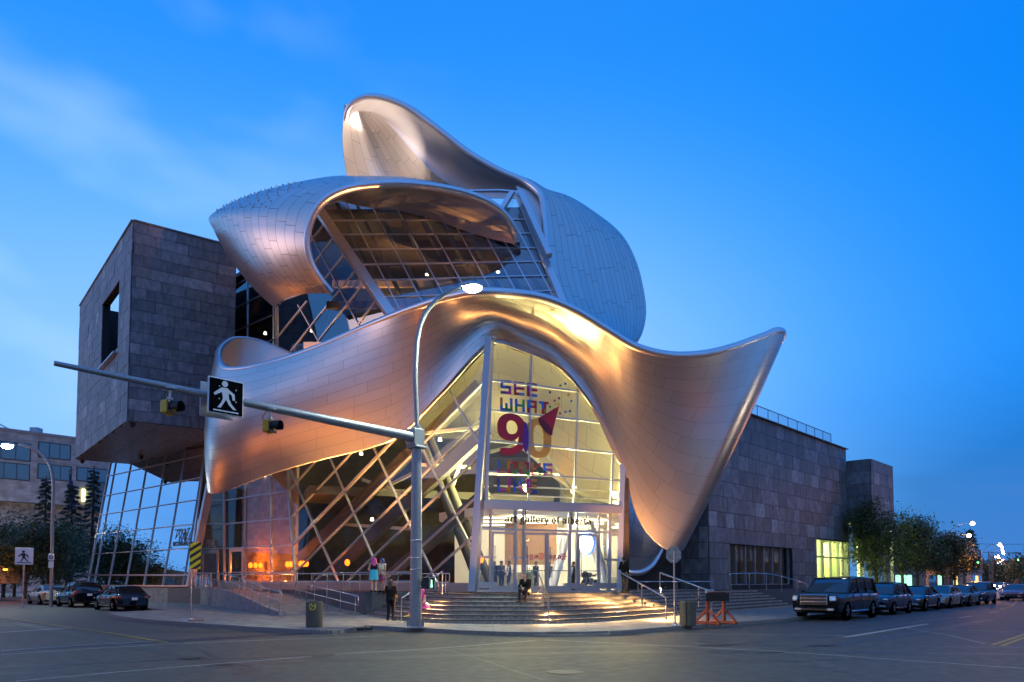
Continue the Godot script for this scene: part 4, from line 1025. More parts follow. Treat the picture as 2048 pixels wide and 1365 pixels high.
func interior(g: Node3D, s0: Vector3, sn: Vector3) -> void:
	var room := Node3D.new(); room.name = "lobby"; g.add_child(room, true)
	var p_prow: Vector3 = Vector3(-1.98, 1.32, -36); var p_right: Vector3 = Vector3(5.88, 1.29, -39); var p_fold: Vector3 = Vector3(-13.87, 1.59, -46); var p_rest: Vector3 = Vector3(-25.1, 1.63, -56.75)
	p_prow.y = 0; p_right.y = 0; p_fold.y = 0; p_rest.y = 0
	var back := [Vector3(13.5, 0, -51), Vector3(-12, 0, -62), Vector3(-22, 0, -62)]
	part(room, "lobby_floor", Mb.new().prism(flat([p_prow + Vector3(0.1, 0, -0.4), p_right + Vector3(0, 0, -0.3), Vector3(12.4, 0, -45), back[0], back[1], back[2], p_rest + Vector3(0.6, 0, -0.5), p_fold + Vector3(0.2, 0, -0.5)]), LAND - 0.3, LAND + 0.008), mats["lobby_floor"])
	# closing walls at the back and sides, full height and dark
	var shell := Mb.new()
	var wall := func(a: Vector3, b: Vector3, lo: float, hi: float, th := 0.3) -> void:
		var t := (b - a).normalized(); var n := Vector3(-t.z, 0, t.x) * th
		shell.prism(flat([a, b, b + n, a + n]), lo, hi)
	wall.call(Vector3(12.6, 0, -46.2), Vector3(14, 0, -53), 0.2, 12)
	wall.call(Vector3(14, 0, -53), Vector3(5.5, 0, -55), 0.2, 15)
	wall.call(Vector3(5.5, 0, -55), Vector3(2.5, 0, -56), 0.2, 22)
	wall.call(Vector3(2.5, 0, -56), Vector3(-14, 0, -60), 0.2, 25.8)
	wall.call(Vector3(-14, 0, -60), Vector3(-24.4, 0, -64), 0.2, 25.8)
	wall.call(Vector3(-24.4, 0, -64), Vector3(-31, 0, -66.5), 12.8, 25.8)
	wall.call(Vector3(-24.4, 0, -64), Vector3(-24.9, 0, -57.2), 0.2, 12.4)
	wall.call(p_right + Vector3(0.25, 0, -0.2), Vector3(6.7, 0, -45.0), 0.2, 11.5)
	wall.call(Vector3(6.7, 0, -45.0), Vector3(12.6, 0, -46.3), 0.2, 11.0)
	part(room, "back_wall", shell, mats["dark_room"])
	# lobby back wall, pale, with wood panel and text board
	part(room, "pale_wall", Mb.new().box(Vector3(4.5, 3.4, -50.0), Vector3(17, 4.4, 0.3)), mats["white_wall"])
	part(room, "wood_wall", Mb.new().box(Vector3(1.2, 4.3, -46.0), Vector3(3.4, 3.0, 0.2), Basis(Vector3.UP, -0.25)), mats["wood_panel"])
	part(room, "text_board", Mb.new().box(Vector3(3.2, 2.9, -47.0), Vector3(1.7, 2.6, 0.12), Basis(Vector3.UP, -0.2)), mats["cream_wall"])
	lettering(room, "board_lettering", "aga", Vector3(3.05, 2.7, -46.9), Basis(Vector3.UP, -0.2), 0.28, mats["black_paint"], 0.02)
	part(room, "desk", Mb.new().cbox(Vector3(-0.2, 1.75, -43.6), Vector3(3.6, 1.05, 0.8), Basis(Vector3.UP, -0.2)), mat("desk_front", lin(0.25, 0.22, 0.18), 0.5))
	part(room, "banner", Mb.new().box(Vector3(6.4, 3.3, -45.6), Vector3(0.7, 2.6, 0.05)), mats["cream_wall"])
	# mezzanine slab with lit edges and ceiling tubes below
	part(room, "mezzanine", Mb.new().prism(flat([Vector3(-1.0, 0, -39.0), Vector3(6.6, 0, -41.6), Vector3(11.5, 0, -47), Vector3(10.5, 0, -51), Vector3(-4, 0, -51), Vector3(-4.5, 0, -44)]), 5.45, 5.95), mats["cream_wall"])
	part(room, "mezzanine_rail", Mb.new().tube([Vector3(-1.0, 7.0, -39.1), Vector3(6.6, 7.0, -41.7)], 0.05, 6).tube([Vector3(-1.0, 6.5, -39.1), Vector3(6.6, 6.5, -41.7)], 0.04, 6), mats["pale_beam"])
	for k in 4:
		for j in 3:
			var o := part(room, "ceiling_tube", Mb.new().box(Vector3.ZERO, Vector3(2.0, 0.06, 0.12)), mats["tube_light"])
			o.position = Vector3(-1.0 + 2.9 * k, 5.38, -41.2 - 2.6 * j - 0.7 * k)
	for p in [Vector3(0.6, 5.0, -41.0), Vector3(4.2, 5.0, -43.2), Vector3(7.6, 5.0, -45.6), Vector3(1.5, 5.0, -46.5)]:
		var dl := part(room, "downlight", Mb.new().lathe([Vector2(0, -0.05), Vector2(0.18, -0.05), Vector2(0.2, 0.05), Vector2(0, 0.06)], 12), mats["tube_light"])
		dl.position = p + Vector3(0, 0.36, 0)
		lamp(dl, Vector3(0, -0.01, 0), Color(1.0, 0.97, 0.8), 16.0, 0.2)
	# roof vault: the canopy carried on inside, washed by uplights on the mezzanine
	var v_rows: Array = [Vector3(-7.06, 10.27, -41), Vector3(-7.22, 11.06, -49), Vector3(-4.32, 12.41, -39.6), Vector3(-5.08, 11.79, -50), Vector3(-2.29, 13.88, -38.4), Vector3(-2.81, 12.39, -50.5), Vector3(-1.05, 14.61, -38), Vector3(-0.85, 12.1, -50.5), Vector3(0.58, 14.45, -38.6), Vector3(1.1, 10.92, -50.5), Vector3(2.38, 13.68, -39), Vector3(3.02, 9.05, -50), Vector3(3.59, 12.53, -39.3), Vector3(4.8, 7.63, -48.5), Vector3(4.98, 10.63, -39.6), Vector3(6.07, 6.94, -46), Vector3(6.08, 8.44, -40), Vector3(6.31, 6.19, -42)]
	canopy(room, "inner_vault", v_rows, [Vector3(-0.5, 1.0, 0), Vector3(0, 2.2, -1.0), Vector3(0.6, 2.0, -1.0), Vector3(1.2, 1.0, 0)], 7, 2.4, 1.0, 0.0, 0.0, 0.12, 0.004)
	for p in [Vector3(0.8, 7.3, -41.0), Vector3(3.6, 7.3, -41.9), Vector3(6.2, 7.2, -43.0), Vector3(-1.6, 7.4, -42.5)]:
		var up := part(room, "uplight", Mb.new().lathe([Vector2(0.04, -0.4), Vector2(0.12, -0.35), Vector2(0.2, 0.0), Vector2(0, 0.03)], 12), mats["tube_light"])
		up.position = p
		lamp(up, Vector3(0, 0.02, 0), Color(1.0, 0.94, 0.6), 36.0, 0.2)
	# structure behind the crossed bars: raking beams, struts, floor edges
	var dark: Material = mats["dark_beam"]; var pale: Material = mats["pale_beam"]
	for q in [[Vector3(-12.32, 1.59, -46), Vector3(-1.4, 10.4, -40.5)], [Vector3(-14.52, 3.22, -49), Vector3(-1.88, 13.28, -41.5)], [Vector3(-8.29, 1.47, -45), Vector3(-1.41, 6.87, -41)]]:
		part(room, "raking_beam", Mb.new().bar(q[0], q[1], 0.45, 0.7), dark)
	for q in [[Vector3(-5.52, 10.32, -43), Vector3(-1.82, 1.37, -42)], [Vector3(-5.02, 10.4, -43.4), Vector3(-1.16, 1.36, -42.6)], [Vector3(2.34, 1.37, -42), Vector3(3.56, 5.45, -43)], [Vector3(5.44, 1.37, -41.5), Vector3(4.59, 5.26, -42.5)]]:
		part(room, "raking_column", Mb.new().tube([q[0], q[1]], 0.28, 10), dark if q[0].x < 0.5 else mats["white_wall"])
	for q in [[Vector3(-5.72, 8.79, -43), Vector3(-2.54, 8.64, -43)], [Vector3(-3.79, 7.03, -43.5), Vector3(-2.76, 10.52, -44)], [Vector3(-10.91, 6.9, -48), Vector3(-5.83, 8.8, -45)], [Vector3(-9.88, 8.45, -47), Vector3(-5.81, 6.89, -45)], [Vector3(-11.23, 5.55, -48), Vector3(-5.8, 4.99, -45)], [Vector3(-5.39, 10.48, -42), Vector3(-1.9, 10.87, -42)]]:
		part(room, "strut", Mb.new().bar(q[0], q[1], 0.16, 0.2), pale)
	for q in [[7.6, -12.5, -48.5], [11.8, -12.0, -49.0], [16.5, -13.0, -52.0], [20.5, -12.5, -53.0]]:
		part(room, "floor_edge", Mb.new().box(Vector3(q[1] + 6.5, q[0], q[2] - 2.5), Vector3(17, 0.5, 6.0), Basis(Vector3.UP, 0.35)), dark)
	part(room, "strut", Mb.new().bar(Vector3(1.81, 9.52, -42), Vector3(4.03, 6.42, -41.6), 0.14, 0.16), dark)
	part(room, "strut", Mb.new().bar(Vector3(-1.41, 7.94, -41), Vector3(2.78, 8.03, -42), 0.12, 0.14), pale)
	part(room, "strut", Mb.new().bar(Vector3(-1.36, 9.37, -42), Vector3(1.1, 10.26, -43.5), 0.16, 0.2), dark)
	for k in 9:      # rafters under the skylight
		var a: Vector3 = Vector3(-11.2, 27.16, -46.7); var b: Vector3 = Vector3(-6.92, 18.07, -43.4)
		var sh := Vector3(k * 1.28 - 0.6, 0, 0)
		part(room, "rafter", Mb.new().bar(a + sh, b + sh, 0.16, 0.45, Vector3(0, 0.6, 1)), dark)
	for k in 4:
		part(room, "cross_beam", Mb.new().bar(Vector3(-12, 19.6 + 2.0 * k, -45.5 - 1.4 * k), Vector3(2.5, 19.6 + 2.0 * k, -45.3 - 1.4 * k), 0.3, 0.45), pale if k == 1 else dark)
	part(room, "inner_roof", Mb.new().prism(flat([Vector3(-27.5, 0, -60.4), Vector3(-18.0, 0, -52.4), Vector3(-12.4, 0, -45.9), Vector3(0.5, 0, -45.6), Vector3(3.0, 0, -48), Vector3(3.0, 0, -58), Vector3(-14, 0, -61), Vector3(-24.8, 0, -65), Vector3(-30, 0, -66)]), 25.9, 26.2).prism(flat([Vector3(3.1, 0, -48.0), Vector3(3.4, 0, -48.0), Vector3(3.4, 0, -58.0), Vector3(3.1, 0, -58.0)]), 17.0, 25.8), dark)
	var inf := Mb.new()
	var q3: Array = [Vector3(0.27, 28.2, -46.6), Vector3(2.4, 27.4, -46.4), Vector3(2.57, 21.58, -45), Vector3(1.25, 24.88, -46)]
	inf.quad(q3[3], q3[2], q3[1], q3[0])
	var q4: Array = [Vector3(-13.1, 26, -46.6), Vector3(-12.9, 27.49, -46.8), Vector3(-9.48, 28.04, -46.8), Vector3(-9.29, 26.45, -46.4)]
	inf.quad(q4[0], q4[3], q4[2], q4[1])
	part(room, "head_lining", inf, mats["steel_inner"])
	part(room, "upper_floor", Mb.new().box(Vector3(-5, 17.0, -50), Vector3(17, 0.4, 9)), mats["cream_wall"])
	part(room, "upper_wall", Mb.new().box(Vector3(-4, 21.0, -54.0), Vector3(16, 8.0, 0.3)), mat("tan_wall", lin(0.2, 0.19, 0.17), 0.8))
	for p in [Vector3(-10.5, 24.6, -50.5), Vector3(-6.0, 23.4, -49.5), Vector3(-1.0, 23.8, -50.0)]:
		var dl := part(room, "gallery_lamp", Mb.new().lathe([Vector2(0, -0.06), Vector2(0.12, -0.05), Vector2(0.14, 0.04), Vector2(0, 0.05)], 10), mats["tube_light"])
		dl.position = p
		lamp(dl, Vector3(0, -0.02, 0), Color(1.0, 0.9, 0.7), 0.6, 0.12)
	for p in [Vector3(-19.66, 21.46, -56), Vector3(-15.39, 20.96, -54), Vector3(-12.29, 25.71, -51), Vector3(-14.57, 28.01, -53), Vector3(-18.14, 9.46, -52), Vector3(-10.21, 10.36, -48), Vector3(-4.37, 10.32, -43), Vector3(-9.23, 5.8, -47)]:
		var sp := part(room, "spotlight", Mb.new().lathe([Vector2(0, -0.1), Vector2(0.13, -0.08), Vector2(0.09, 0.12), Vector2(0, 0.14)], 10), mats["tube_light"])
		sp.position = p
	# wall inside the glass, standing in for its reflection of lit brick opposite
	var br := Node3D.new(); br.name = "brick_reflection"; room.add_child(br, true)
	var w0: Vector3 = Vector3(-20.59, 1.64, -54.66); var w1: Vector3 = Vector3(-14.8, 1.58, -49.12)
	w0.y = LAND; w1.y = LAND
	var t := (w1 - w0).normalized(); var bb := Basis(t, Vector3.UP, t.cross(Vector3.UP))
	part(br, "mortar", Mb.new().box((w0 + w1) / 2 + Vector3(0, 5.2, -0.0), Vector3((w1 - w0).length(), 10.4, 0.2), bb), mat("mortar", lin(0.3, 0.22, 0.12), 0.9))
	var bk := [grain(mat("brick_0", lin(0.42, 0.24, 0.1), 0.8), noise_tex("fine", 0.05), 1.5), grain(mat("brick_1", lin(0.5, 0.3, 0.13), 0.8), noise_tex("fine", 0.05), 1.5), grain(mat("brick_2", lin(0.34, 0.18, 0.08), 0.85), noise_tex("fine", 0.05), 1.5)]
	var len := (w1 - w0).length()
	for r in 26:
		for c in 10:
			var cw := len / 10.0
			var off := 0.5 * cw if r % 2 else 0.0
			if off + (c + 1) * cw > len + 0.01: continue
			piece(br, "brick", w0 + t * (off + (c + 0.5) * cw) + Vector3(0, 0.2 + r * 0.4, 0) + bb.z * (0.1 if bb.z.z > 0 else -0.1), Vector3(cw - 0.03, 0.37, 0.06 + rng.randf() * 0.03), bb, bk[rng.randi() % 3])
	# globe clusters inside the glass, standing in for street lamps reflected in it
	var spots := [["globe cluster standing in for reflected street lamps, before the brick, closest to the restaurant doors", Vector3(-18.48, 1.64, -51.53)], ["amber globe lamp cluster at the far edge of the amber-lit brick wall", Vector3(-14.9, 1.62, -48.1)], ["globe cluster standing in for reflected street lamps, behind the two people with dyed hair", Vector3(-10.07, 1.54, -43.72)], ["globe cluster standing in for reflected street lamps, beside the prow post", Vector3(-1.72, 1.36, -37.36)], ["globe cluster standing in for reflected street lamps, just right of the fold between the glass walls", Vector3(-13.67, 1.59, -46.89)]]
	for sp in spots:
		var p: Vector3 = sp[1]
		var gl := thing("globe_reflection", sp[0], "lamp", Vector3(p.x, LAND, p.z), rng.randf() * 3.0, "stand-ins for street lamps reflected in the glass")
		part(gl, "stand", Mb.new().lathe([Vector2(0.16, 0), Vector2(0.16, 0.04), Vector2(0.03, 0.08), Vector2(0.025, 1.45), Vector2(0, 1.46)], 10).bar(Vector3(-0.35, 1.45, 0), Vector3(0.35, 1.45, 0), 0.03, 0.03), mats["black_paint"])
		for k in 3:
			var ball := part(gl, "globe", Mb.new().ball(Vector3.ZERO, Vector3(0.15, 0.2, 0.15), 12), glow("amber_globe", Color(1.0, 0.45, 0.08), 2.6))
			ball.position = Vector3(-0.35 + 0.35 * k, 1.66, 0)
		lamp(gl.get_child(2), Vector3.ZERO, Color(1.0, 0.52, 0.12), 7.0 if "brick" in sp[0] else 1.6, 0.13)



# a tube rail on posts; path holds the feet of the posts, each with its own height above the floor at y
func rail(called: String, label: String, feet: Array, high := 0.95, mid := true, loops := [true, true], group := "", r := 0.028) -> Node3D:
	var t := thing(called, label, "handrail", Vector3.ZERO, 0.0, group)
	var top := []
	for f in feet: top.append(f + Vector3(0, high, 0))
	var path := smooth(top, 4) if feet.size() > 2 else top.duplicate()
	var a: Vector3 = (path[0] - path[1]).normalized(); var b: Vector3 = (path[-1] - path[-2]).normalized()
	var dn := Vector3(0, -0.42, 0)
	if loops[0]:
		var q := [path[0] + dn, path[0] + dn + a * 0.25, path[0] + dn * 0.85 + a * 0.32, path[0] + dn * 0.15 + a * 0.32, path[0] + a * 0.25]
		path = q + path
	if loops[1]:
		path = path + [path[-1] + b * 0.25, path[-1] + dn * 0.15 + b * 0.32, path[-1] + dn * 0.85 + b * 0.32, path[-1] + dn + b * 0.25, path[-1] + dn]
	part(t, "top_rail", Mb.new().tube(path, r, 7), mats["rail_steel"])
	if mid:
		var m := []
		for f in feet: m.append(f + Vector3(0, high + dn.y, 0))
		part(t, "middle_rail", Mb.new().tube(smooth(m, 4) if m.size() > 2 else m, r * 0.9, 6), mats["rail_steel"])
	# posts spaced along the feet
	var fp := smooth(feet, 8) if feet.size() > 2 else [feet[0], feet[0].lerp(feet[1], 0.25), feet[0].lerp(feet[1], 0.5), feet[0].lerp(feet[1], 0.75), feet[1]]
	var run := 99.0; var prev: Vector3 = fp[0]
	for k in fp.size():
		run += prev.distance_to(fp[k]); prev = fp[k]
		if run >= 1.45 or k == fp.size() - 1:
			part(t, "post", Mb.new().tube([fp[k] - Vector3(0, 0.02, 0), fp[k] + Vector3(0, high, 0)], r * 0.9, 7), mats["rail_steel"])
			run = 0.0
	return t


func steps_and_ramp() -> void:
	var low: Array = smooth([Vector3(-6.94, 0.13, -34.27), Vector3(-5.74, 0.13, -31.5), Vector3(-4.54, 0.13, -29.51), Vector3(-3.4, 0.13, -28.09), Vector3(-1.21, 0.13, -27.27), Vector3(1.35, 0.13, -27.27), Vector3(2.85, 0.13, -28.09), Vector3(4.6, 0.13, -29.89), Vector3(6.99, 0.13, -32.83), Vector3(9.88, 0.13, -35.85), Vector3(13.31, 0.13, -40.16), Vector3(18, 0.13, -45.67)], 6)
	var n := low.size()
	var nrm := []
	for k in n:
		var t: Vector3 = low[mini(k + 2, n - 1)] - low[maxi(k - 2, 0)]
		nrm.append(Vector3(t.z, 0, -t.x).normalized())      # into the building
	if nrm[n / 2].z > 0: nrm = nrm.map(func(q): return -q)
	var flight := Node3D.new(); flight.name = "entrance_steps"; flight.set_meta("kind", "structure"); add_child(flight)
	var rise := (LAND - WALK) / 7.0
	var ring := func(off: float) -> Array:
		var o := []
		for k in n: o.append(low[k] + nrm[k] * off)
		return o
	for s in 7:
		var a: Array = ring.call(0.4 * s); var b: Array = ring.call(0.4 * s + 0.75)
		if s == 6: b = ring.call(0.4 * s + 0.5)
		var poly := a.duplicate(); var rb := b.duplicate(); rb.reverse(); poly.append_array(rb)
		part(flight, "riser", Mb.new().prism(flat(poly), WALK + rise * s - 0.1, WALK + rise * (s + 1) - 0.045), mats["step_stone"])
		var nose: Array = ring.call(0.4 * s - 0.03); var rb2: Array = ring.call(0.4 * s + 0.45 if s < 6 else 0.4 * s + 0.5); rb2.reverse()
		var np := nose.duplicate(); np.append_array(rb2)
		part(flight, "tread", Mb.new().prism(flat(np), WALK + rise * (s + 1) - 0.045, WALK + rise * (s + 1)), mats["nosing"])
	# landing in front of the doors, and along the glass to the restaurant
	var land: Array = ring.call(0.4 * 6 + 0.35)
	var lp := land.duplicate()
	lp.append_array([Vector3(29, 0, -58), Vector3(13, 0, -52), Vector3(6.2, 0, -40), Vector3(-1.9, 0, -37), Vector3(-14, 0, -47), Vector3(-25.5, 0, -58), Vector3(-26.2, 0, -54.5), Vector3(-13.4, 0, -43), Vector3(-7, 0, -34.3), low[0] + nrm[0] * 0.3])
	struct("landing", Mb.new().prism(flat(lp), 0.0, LAND), mats["dark_granite"])
	# white sill under the crossed bars
	var sill := Mb.new()
	var w: Array = [Vector3(-1.97, 1.33, -35.84), Vector3(-13.8, 1.59, -45.79), Vector3(-24.84, 1.63, -56.33)]
	for k in 2: sill.prism(flat([w[k], w[k + 1], w[k + 1] + Vector3(0.2, 0, -0.3), w[k] + Vector3(0.2, 0, -0.3)]), LAND, LAND + 0.42)
	struct("glass_wall_sill", sill, mats["mullion"])
	# ramp from the pavement up to the restaurant: outer wall with a falling top, sloped floor
	var feet := [Vector3(-10.9, 0.32, -33.6), Vector3(-12.6, 0.5, -36.2), Vector3(-14.6, 0.86, -39.2), Vector3(-18.6, 1.28, -45.5), Vector3(-24.2, 1.42, -54)]
	var path := smooth(feet, 5)
	var rw := Mb.new(); var fl := Mb.new()
	for k in path.size() - 1:
		var a: Vector3 = path[k]; var b: Vector3 = path[k + 1]
		var s := Vector3(a.z - b.z, 0, b.x - a.x).normalized() * 0.3
		if s.x < 0: s = -s
		var a0 := Vector3(a.x, 0.05, a.z); var b0 := Vector3(b.x, 0.05, b.z)
		rw.quad(b0, a0, a, b); rw.quad(a0 + s, b0 + s, b + s, a + s); rw.quad(a, a + s, b + s, b)
		var fa := minf(a.y - 0.12, LAND); var fb := minf(b.y - 0.12, LAND)
		if k == 0: rw.quad(a0, a0 + s, a + s, a); fa = WALK + 0.01
		fl.quad(Vector3(a.x, fa, a.z) + s, Vector3(a.x + 4.2, fa, a.z - 0.9), Vector3(b.x + 4.2, fb, b.z - 0.9), Vector3(b.x, fb, b.z) + s)
	struct("ramp_wall", rw, mats["concrete"])
	struct("ramp", fl, mats["pavement"])
	rail("ramp_handrail", "steel handrail on the curved low wall of the restaurant ramp", feet, 0.95, true, [true, false])
	rail("ramp_handrail", "steel handrail rising along the dark landing wall beside the ramp", [Vector3(-7.3, WALK, -33.4), Vector3(-9.6, 0.45, -36.4), Vector3(-12.4, 0.75, -41)], 0.95, true, [true, false])
	rail("landing_handrail", "steel handrail along the landing edge behind the two women with dyed hair", [Vector3(-19, LAND, -47.6), Vector3(-13.2, LAND, -42.3), Vector3(-8.0, LAND, -35.7), Vector3(-4.7, LAND, -33.6)], 0.95, true, [false, true])
	rail("landing_handrail", "steel handrail close to the crossed bar glass beside the prow", [Vector3(-12, LAND, -43.2), Vector3(-6, LAND, -37.7), Vector3(-3.2, LAND, -34.6)], 0.9, true, [false, true])
	part(rail("ramp_handrail", "short steel rail with a glass panel by the restaurant doors", [Vector3(-20.2, 1.36, -48), Vector3(-24.1, 1.42, -53.8)], 0.9, false, [false, false]), "glass_panel", Mb.new().quad2(Vector3(-20.2, 1.4, -48), Vector3(-24.1, 1.45, -53.8), 0.75), mats["glass_rail"])
	var d := "stair rails on the entrance steps"
	var slope := func(called: String, label: String, a: Vector3, b: Vector3) -> void: rail(called, label, [a, b], 0.93, false, [false, false], d, 0.032)
	for q in [["sloping stair rail at the street lamp end of the entrance steps", Vector3(-2.95, LAND, -30.3), Vector3(-4.4, WALK, -28.6), "rail nearest the tall street lamp mast"], ["sloping stair rail in the middle of the entrance steps beside the seated man", Vector3(1.1, LAND, -30.2), Vector3(1.38, WALK, -27.0), "middle stair rail beside the seated person"], ["sloping stair rail behind which the standing man in black leans", Vector3(4.8, LAND, -31.9), Vector3(6.3, WALK, -29.3), "stair rail of the person in the black shirt"], ["brightly lit sloping stair rail behind the stop sign post", Vector3(6.95, LAND, -33.6), Vector3(9.2, WALK + 0.2, -33.0), "stair rail behind the stop sign"]]:
		rail("stair_rail", q[0], [q[1], q[2]], 0.93, false, [false, false], d, 0.034)
		# a shielded lamp low on the posts washes the risers
		var mid: Vector3 = q[1].lerp(q[2], 0.5)
		for f in [0.1, 0.75]:
			var at: Vector3 = q[1].lerp(q[2], f) + Vector3(0.0, 0.34, 0.0)
			var fx := thing("step_lamp", ("upper" if f < 0.5 else "lower") + " shielded step lamp on the " + q[3], "lamp", at, 0.0, "step lamps on the stair rails")
			part(fx, "lamp_head", Mb.new().lathe([Vector2(0.035, -0.05), Vector2(0.04, 0.04), Vector2(0, 0.06)], 8), mats["black_paint"])
			part(fx, "lens_light", Mb.new().lathe([Vector2(0.03, -0.045), Vector2(0, -0.04)], 8), glow("step_lamp", Color(1.0, 0.78, 0.5), 4.0))
			spot(fx, Vector3(0, -0.06, 0), Vector3(-0.25 if f < 0.5 else 0.25, -0.5, 0.12), Color(1.0, 0.76, 0.46), 26.0, 78.0, 0.03)
	rail("landing_handrail", "steel handrail turning down beside the dark wing window", [Vector3(12.6, LAND, -41.2), Vector3(15.8, LAND, -43.6), Vector3(19.2, 0.6, -46.6)], 0.95, false, [false, false])
	rail("landing_bench_rail", "low bench rail in front of the canopy foot", [Vector3(6.6, LAND, -37.5), Vector3(11.4, LAND, -40.6)], 0.5, false, [false, false])
	# in-ground uplights: they wash the canopy and the prow
	for q in [[Vector3(-1.49, 1.27, -34.5), Vector3(-0.6, 12, -36.5), 9.0, "round uplight in the landing at the foot of the prow post"], [Vector3(3.29, 1.28, -35.5), Vector3(3.8, 11, -37.5), 9.0, "round uplight in the landing before the motorcycle's door"], [Vector3(5.4, 1.29, -36.5), Vector3(9.0, 11.0, -38.4), 60.0, "round uplight in the landing at the arch's right foot"], [Vector3(-8.9, 1.4, -38.2), Vector3(-10.2, 12.8, -40.5), 210.0, "round uplight in the landing below the middle of the left-hand canopy"], [Vector3(-5.71, 1.34, -35), Vector3(-7.6, 9.9, -39.8), 320.0, "round uplight in the landing between the mast and the crossed bars"], [Vector3(-13.69, 1.37, -42.3), Vector3(-12.5, 9.0, -42.5), 60.0, "round uplight in the landing before the reflected brick"], [Vector3(-2.78, 1.26, -33.5), Vector3(-2.0, 15, -35.0), 12.0, "round uplight in the landing right beside the mast"]]:
		var at: Vector3 = q[0]; at.y = LAND + 0.012
		var f := thing("ground_uplight", q[3], "lamp", at, 0.0, "uplights in the landing")
		part(f, "bezel", Mb.new().lathe([Vector2(0.16, -0.01), Vector2(0.16, 0.012), Vector2(0.11, 0.014), Vector2(0.11, -0.01)], 16), mats["rail_steel"])
		part(f, "lens_light", Mb.new().lathe([Vector2(0.11, -0.01), Vector2(0.1, 0.006), Vector2(0, 0.01)], 14), glow("uplight_lens", Color(1.0, 0.8, 0.5), 5.0))
		spot(f, Vector3(0, 0.1, 0), q[1] - at, Color(1.0, 0.66, 0.36), q[2] * 1.7, 46.0 if q[2] < 100.0 else 30.0, 0.12)



# ---------------------------------------------------------------- trees
func leaf_mesh(long: float, wide: float) -> ArrayMesh:
	var b := Mb.new()
	var up := Vector3(0, long * 0.12, 0)
	b.tri(Vector3(0, 0, 0), Vector3(wide / 2, 0, long * 0.45), Vector3(0, long * 0.06, long * 0.5))
	b.tri(Vector3(0, 0, 0), Vector3(0, long * 0.06, long * 0.5), Vector3(-wide / 2, 0, long * 0.45))
	b.tri(Vector3(0, long * 0.06, long * 0.5), Vector3(wide / 2, 0, long * 0.45), Vector3(0, -long * 0.1, long))
	b.tri(Vector3(0, long * 0.06, long * 0.5), Vector3(0, -long * 0.1, long), Vector3(-wide / 2, 0, long * 0.45))
	return b.mesh()

func scatter(p: Node, called: String, m: Mesh, where: Array, tints: Array, material: Material) -> void:
	var mm := MultiMesh.new()
	mm.transform_format = MultiMesh.TRANSFORM_3D
	mm.use_colors = true
	mm.mesh = m
	mm.instance_count = where.size()
	for k in where.size():
		mm.set_instance_transform(k, where[k])
		mm.set_instance_color(k, tints[k])
	var o := MultiMeshInstance3D.new()
	o.name = numbered_in(p, called)
	o.multimesh = mm
	o.material_override = material
	o.set_meta("kind", "stuff")
	p.add_child(o, true)

func leaf_mat() -> StandardMaterial3D:
	var m := mat("foliage", Color.WHITE, 0.6)
	m.vertex_color_use_as_albedo = true
	m.backlight_enabled = true; m.backlight = Color(0.5, 0.5, 0.4)
	return m

func bark() -> StandardMaterial3D:
	return grain(mat("bark", lin(0.09, 0.07, 0.055), 0.9), noise_tex("fine", 0.05), 1.2, noise_tex("rough_b", 0.09), 1.0)

# a broadleaf tree: trunk, limbs, and a crown of leaf clumps
func broadleaf(label: String, at: Vector3, high: float, wide: float, clear: float, leaves: int, tint: Color, group: String, leaf := 0.24, seed := 1) -> void:
	var r := RandomNumberGenerator.new(); r.seed = seed * 77 + 5
	var t := thing("broadleaf_tree", label, "tree", at, 0.0, group)
	var tr := Mb.new()
	var trunk := [Vector3.ZERO, Vector3(0.05, clear, 0.05), Vector3(-0.06, high * 0.55, 0.02), Vector3(0.04, high * 0.85, 0)]
	var rad := 0.018 * high
	tr.tube(smooth(trunk, 3), [rad * 1.3, rad * 1.1, rad, rad * 0.95, rad * 0.85, rad * 0.75, rad * 0.65, rad * 0.5, rad * 0.35, rad * 0.2].slice(0, 10), 7)
	var ends := []
	var c := Vector3(0, (clear + high) / 2.0, 0); var hs := (high - clear) / 2.0
	for k in 26:
		var d := Vector3(r.randfn(), r.randfn() * 0.9, r.randfn()).normalized() * pow(r.randf(), 0.35)
		var e := c + Vector3(d.x * wide / 2, d.y * hs, d.z * wide / 2) * 0.86
		ends.append(e)
		var s := Vector3(0, clamp(e.y - wide * 0.3, clear * 0.9, high * 0.8), 0)
		tr.tube([s, s.lerp(e, 0.5) + Vector3(0, -0.1 * hs * 0.3, 0), e], [rad * 0.4, rad * 0.25, rad * 0.08], 5, false)
	part(t, "trunk", tr, bark())
	var where := []; var tints := []
	for k in leaves:
		var e: Vector3 = ends[r.randi() % ends.size()]
		var sp := wide * 0.13
		var p := e + Vector3(r.randfn() * sp, r.randfn() * sp * 0.8, r.randfn() * sp)
		var sc := r.randf_range(0.7, 1.3)
		where.append(Transform3D(Basis.from_euler(Vector3(r.randf_range(-0.4, 1.1), r.randf() * TAU, r.randf_range(-0.6, 0.6))).scaled(Vector3(sc, sc, sc)), p))
		var f := r.randf_range(0.65, 1.35)
		tints.append(Color(tint.r * f, tint.g * f * r.randf_range(0.9, 1.1), tint.b * f))
	scatter(t, "crown", leaf_mesh(leaf, leaf * 0.6), where, tints, leaf_mat())

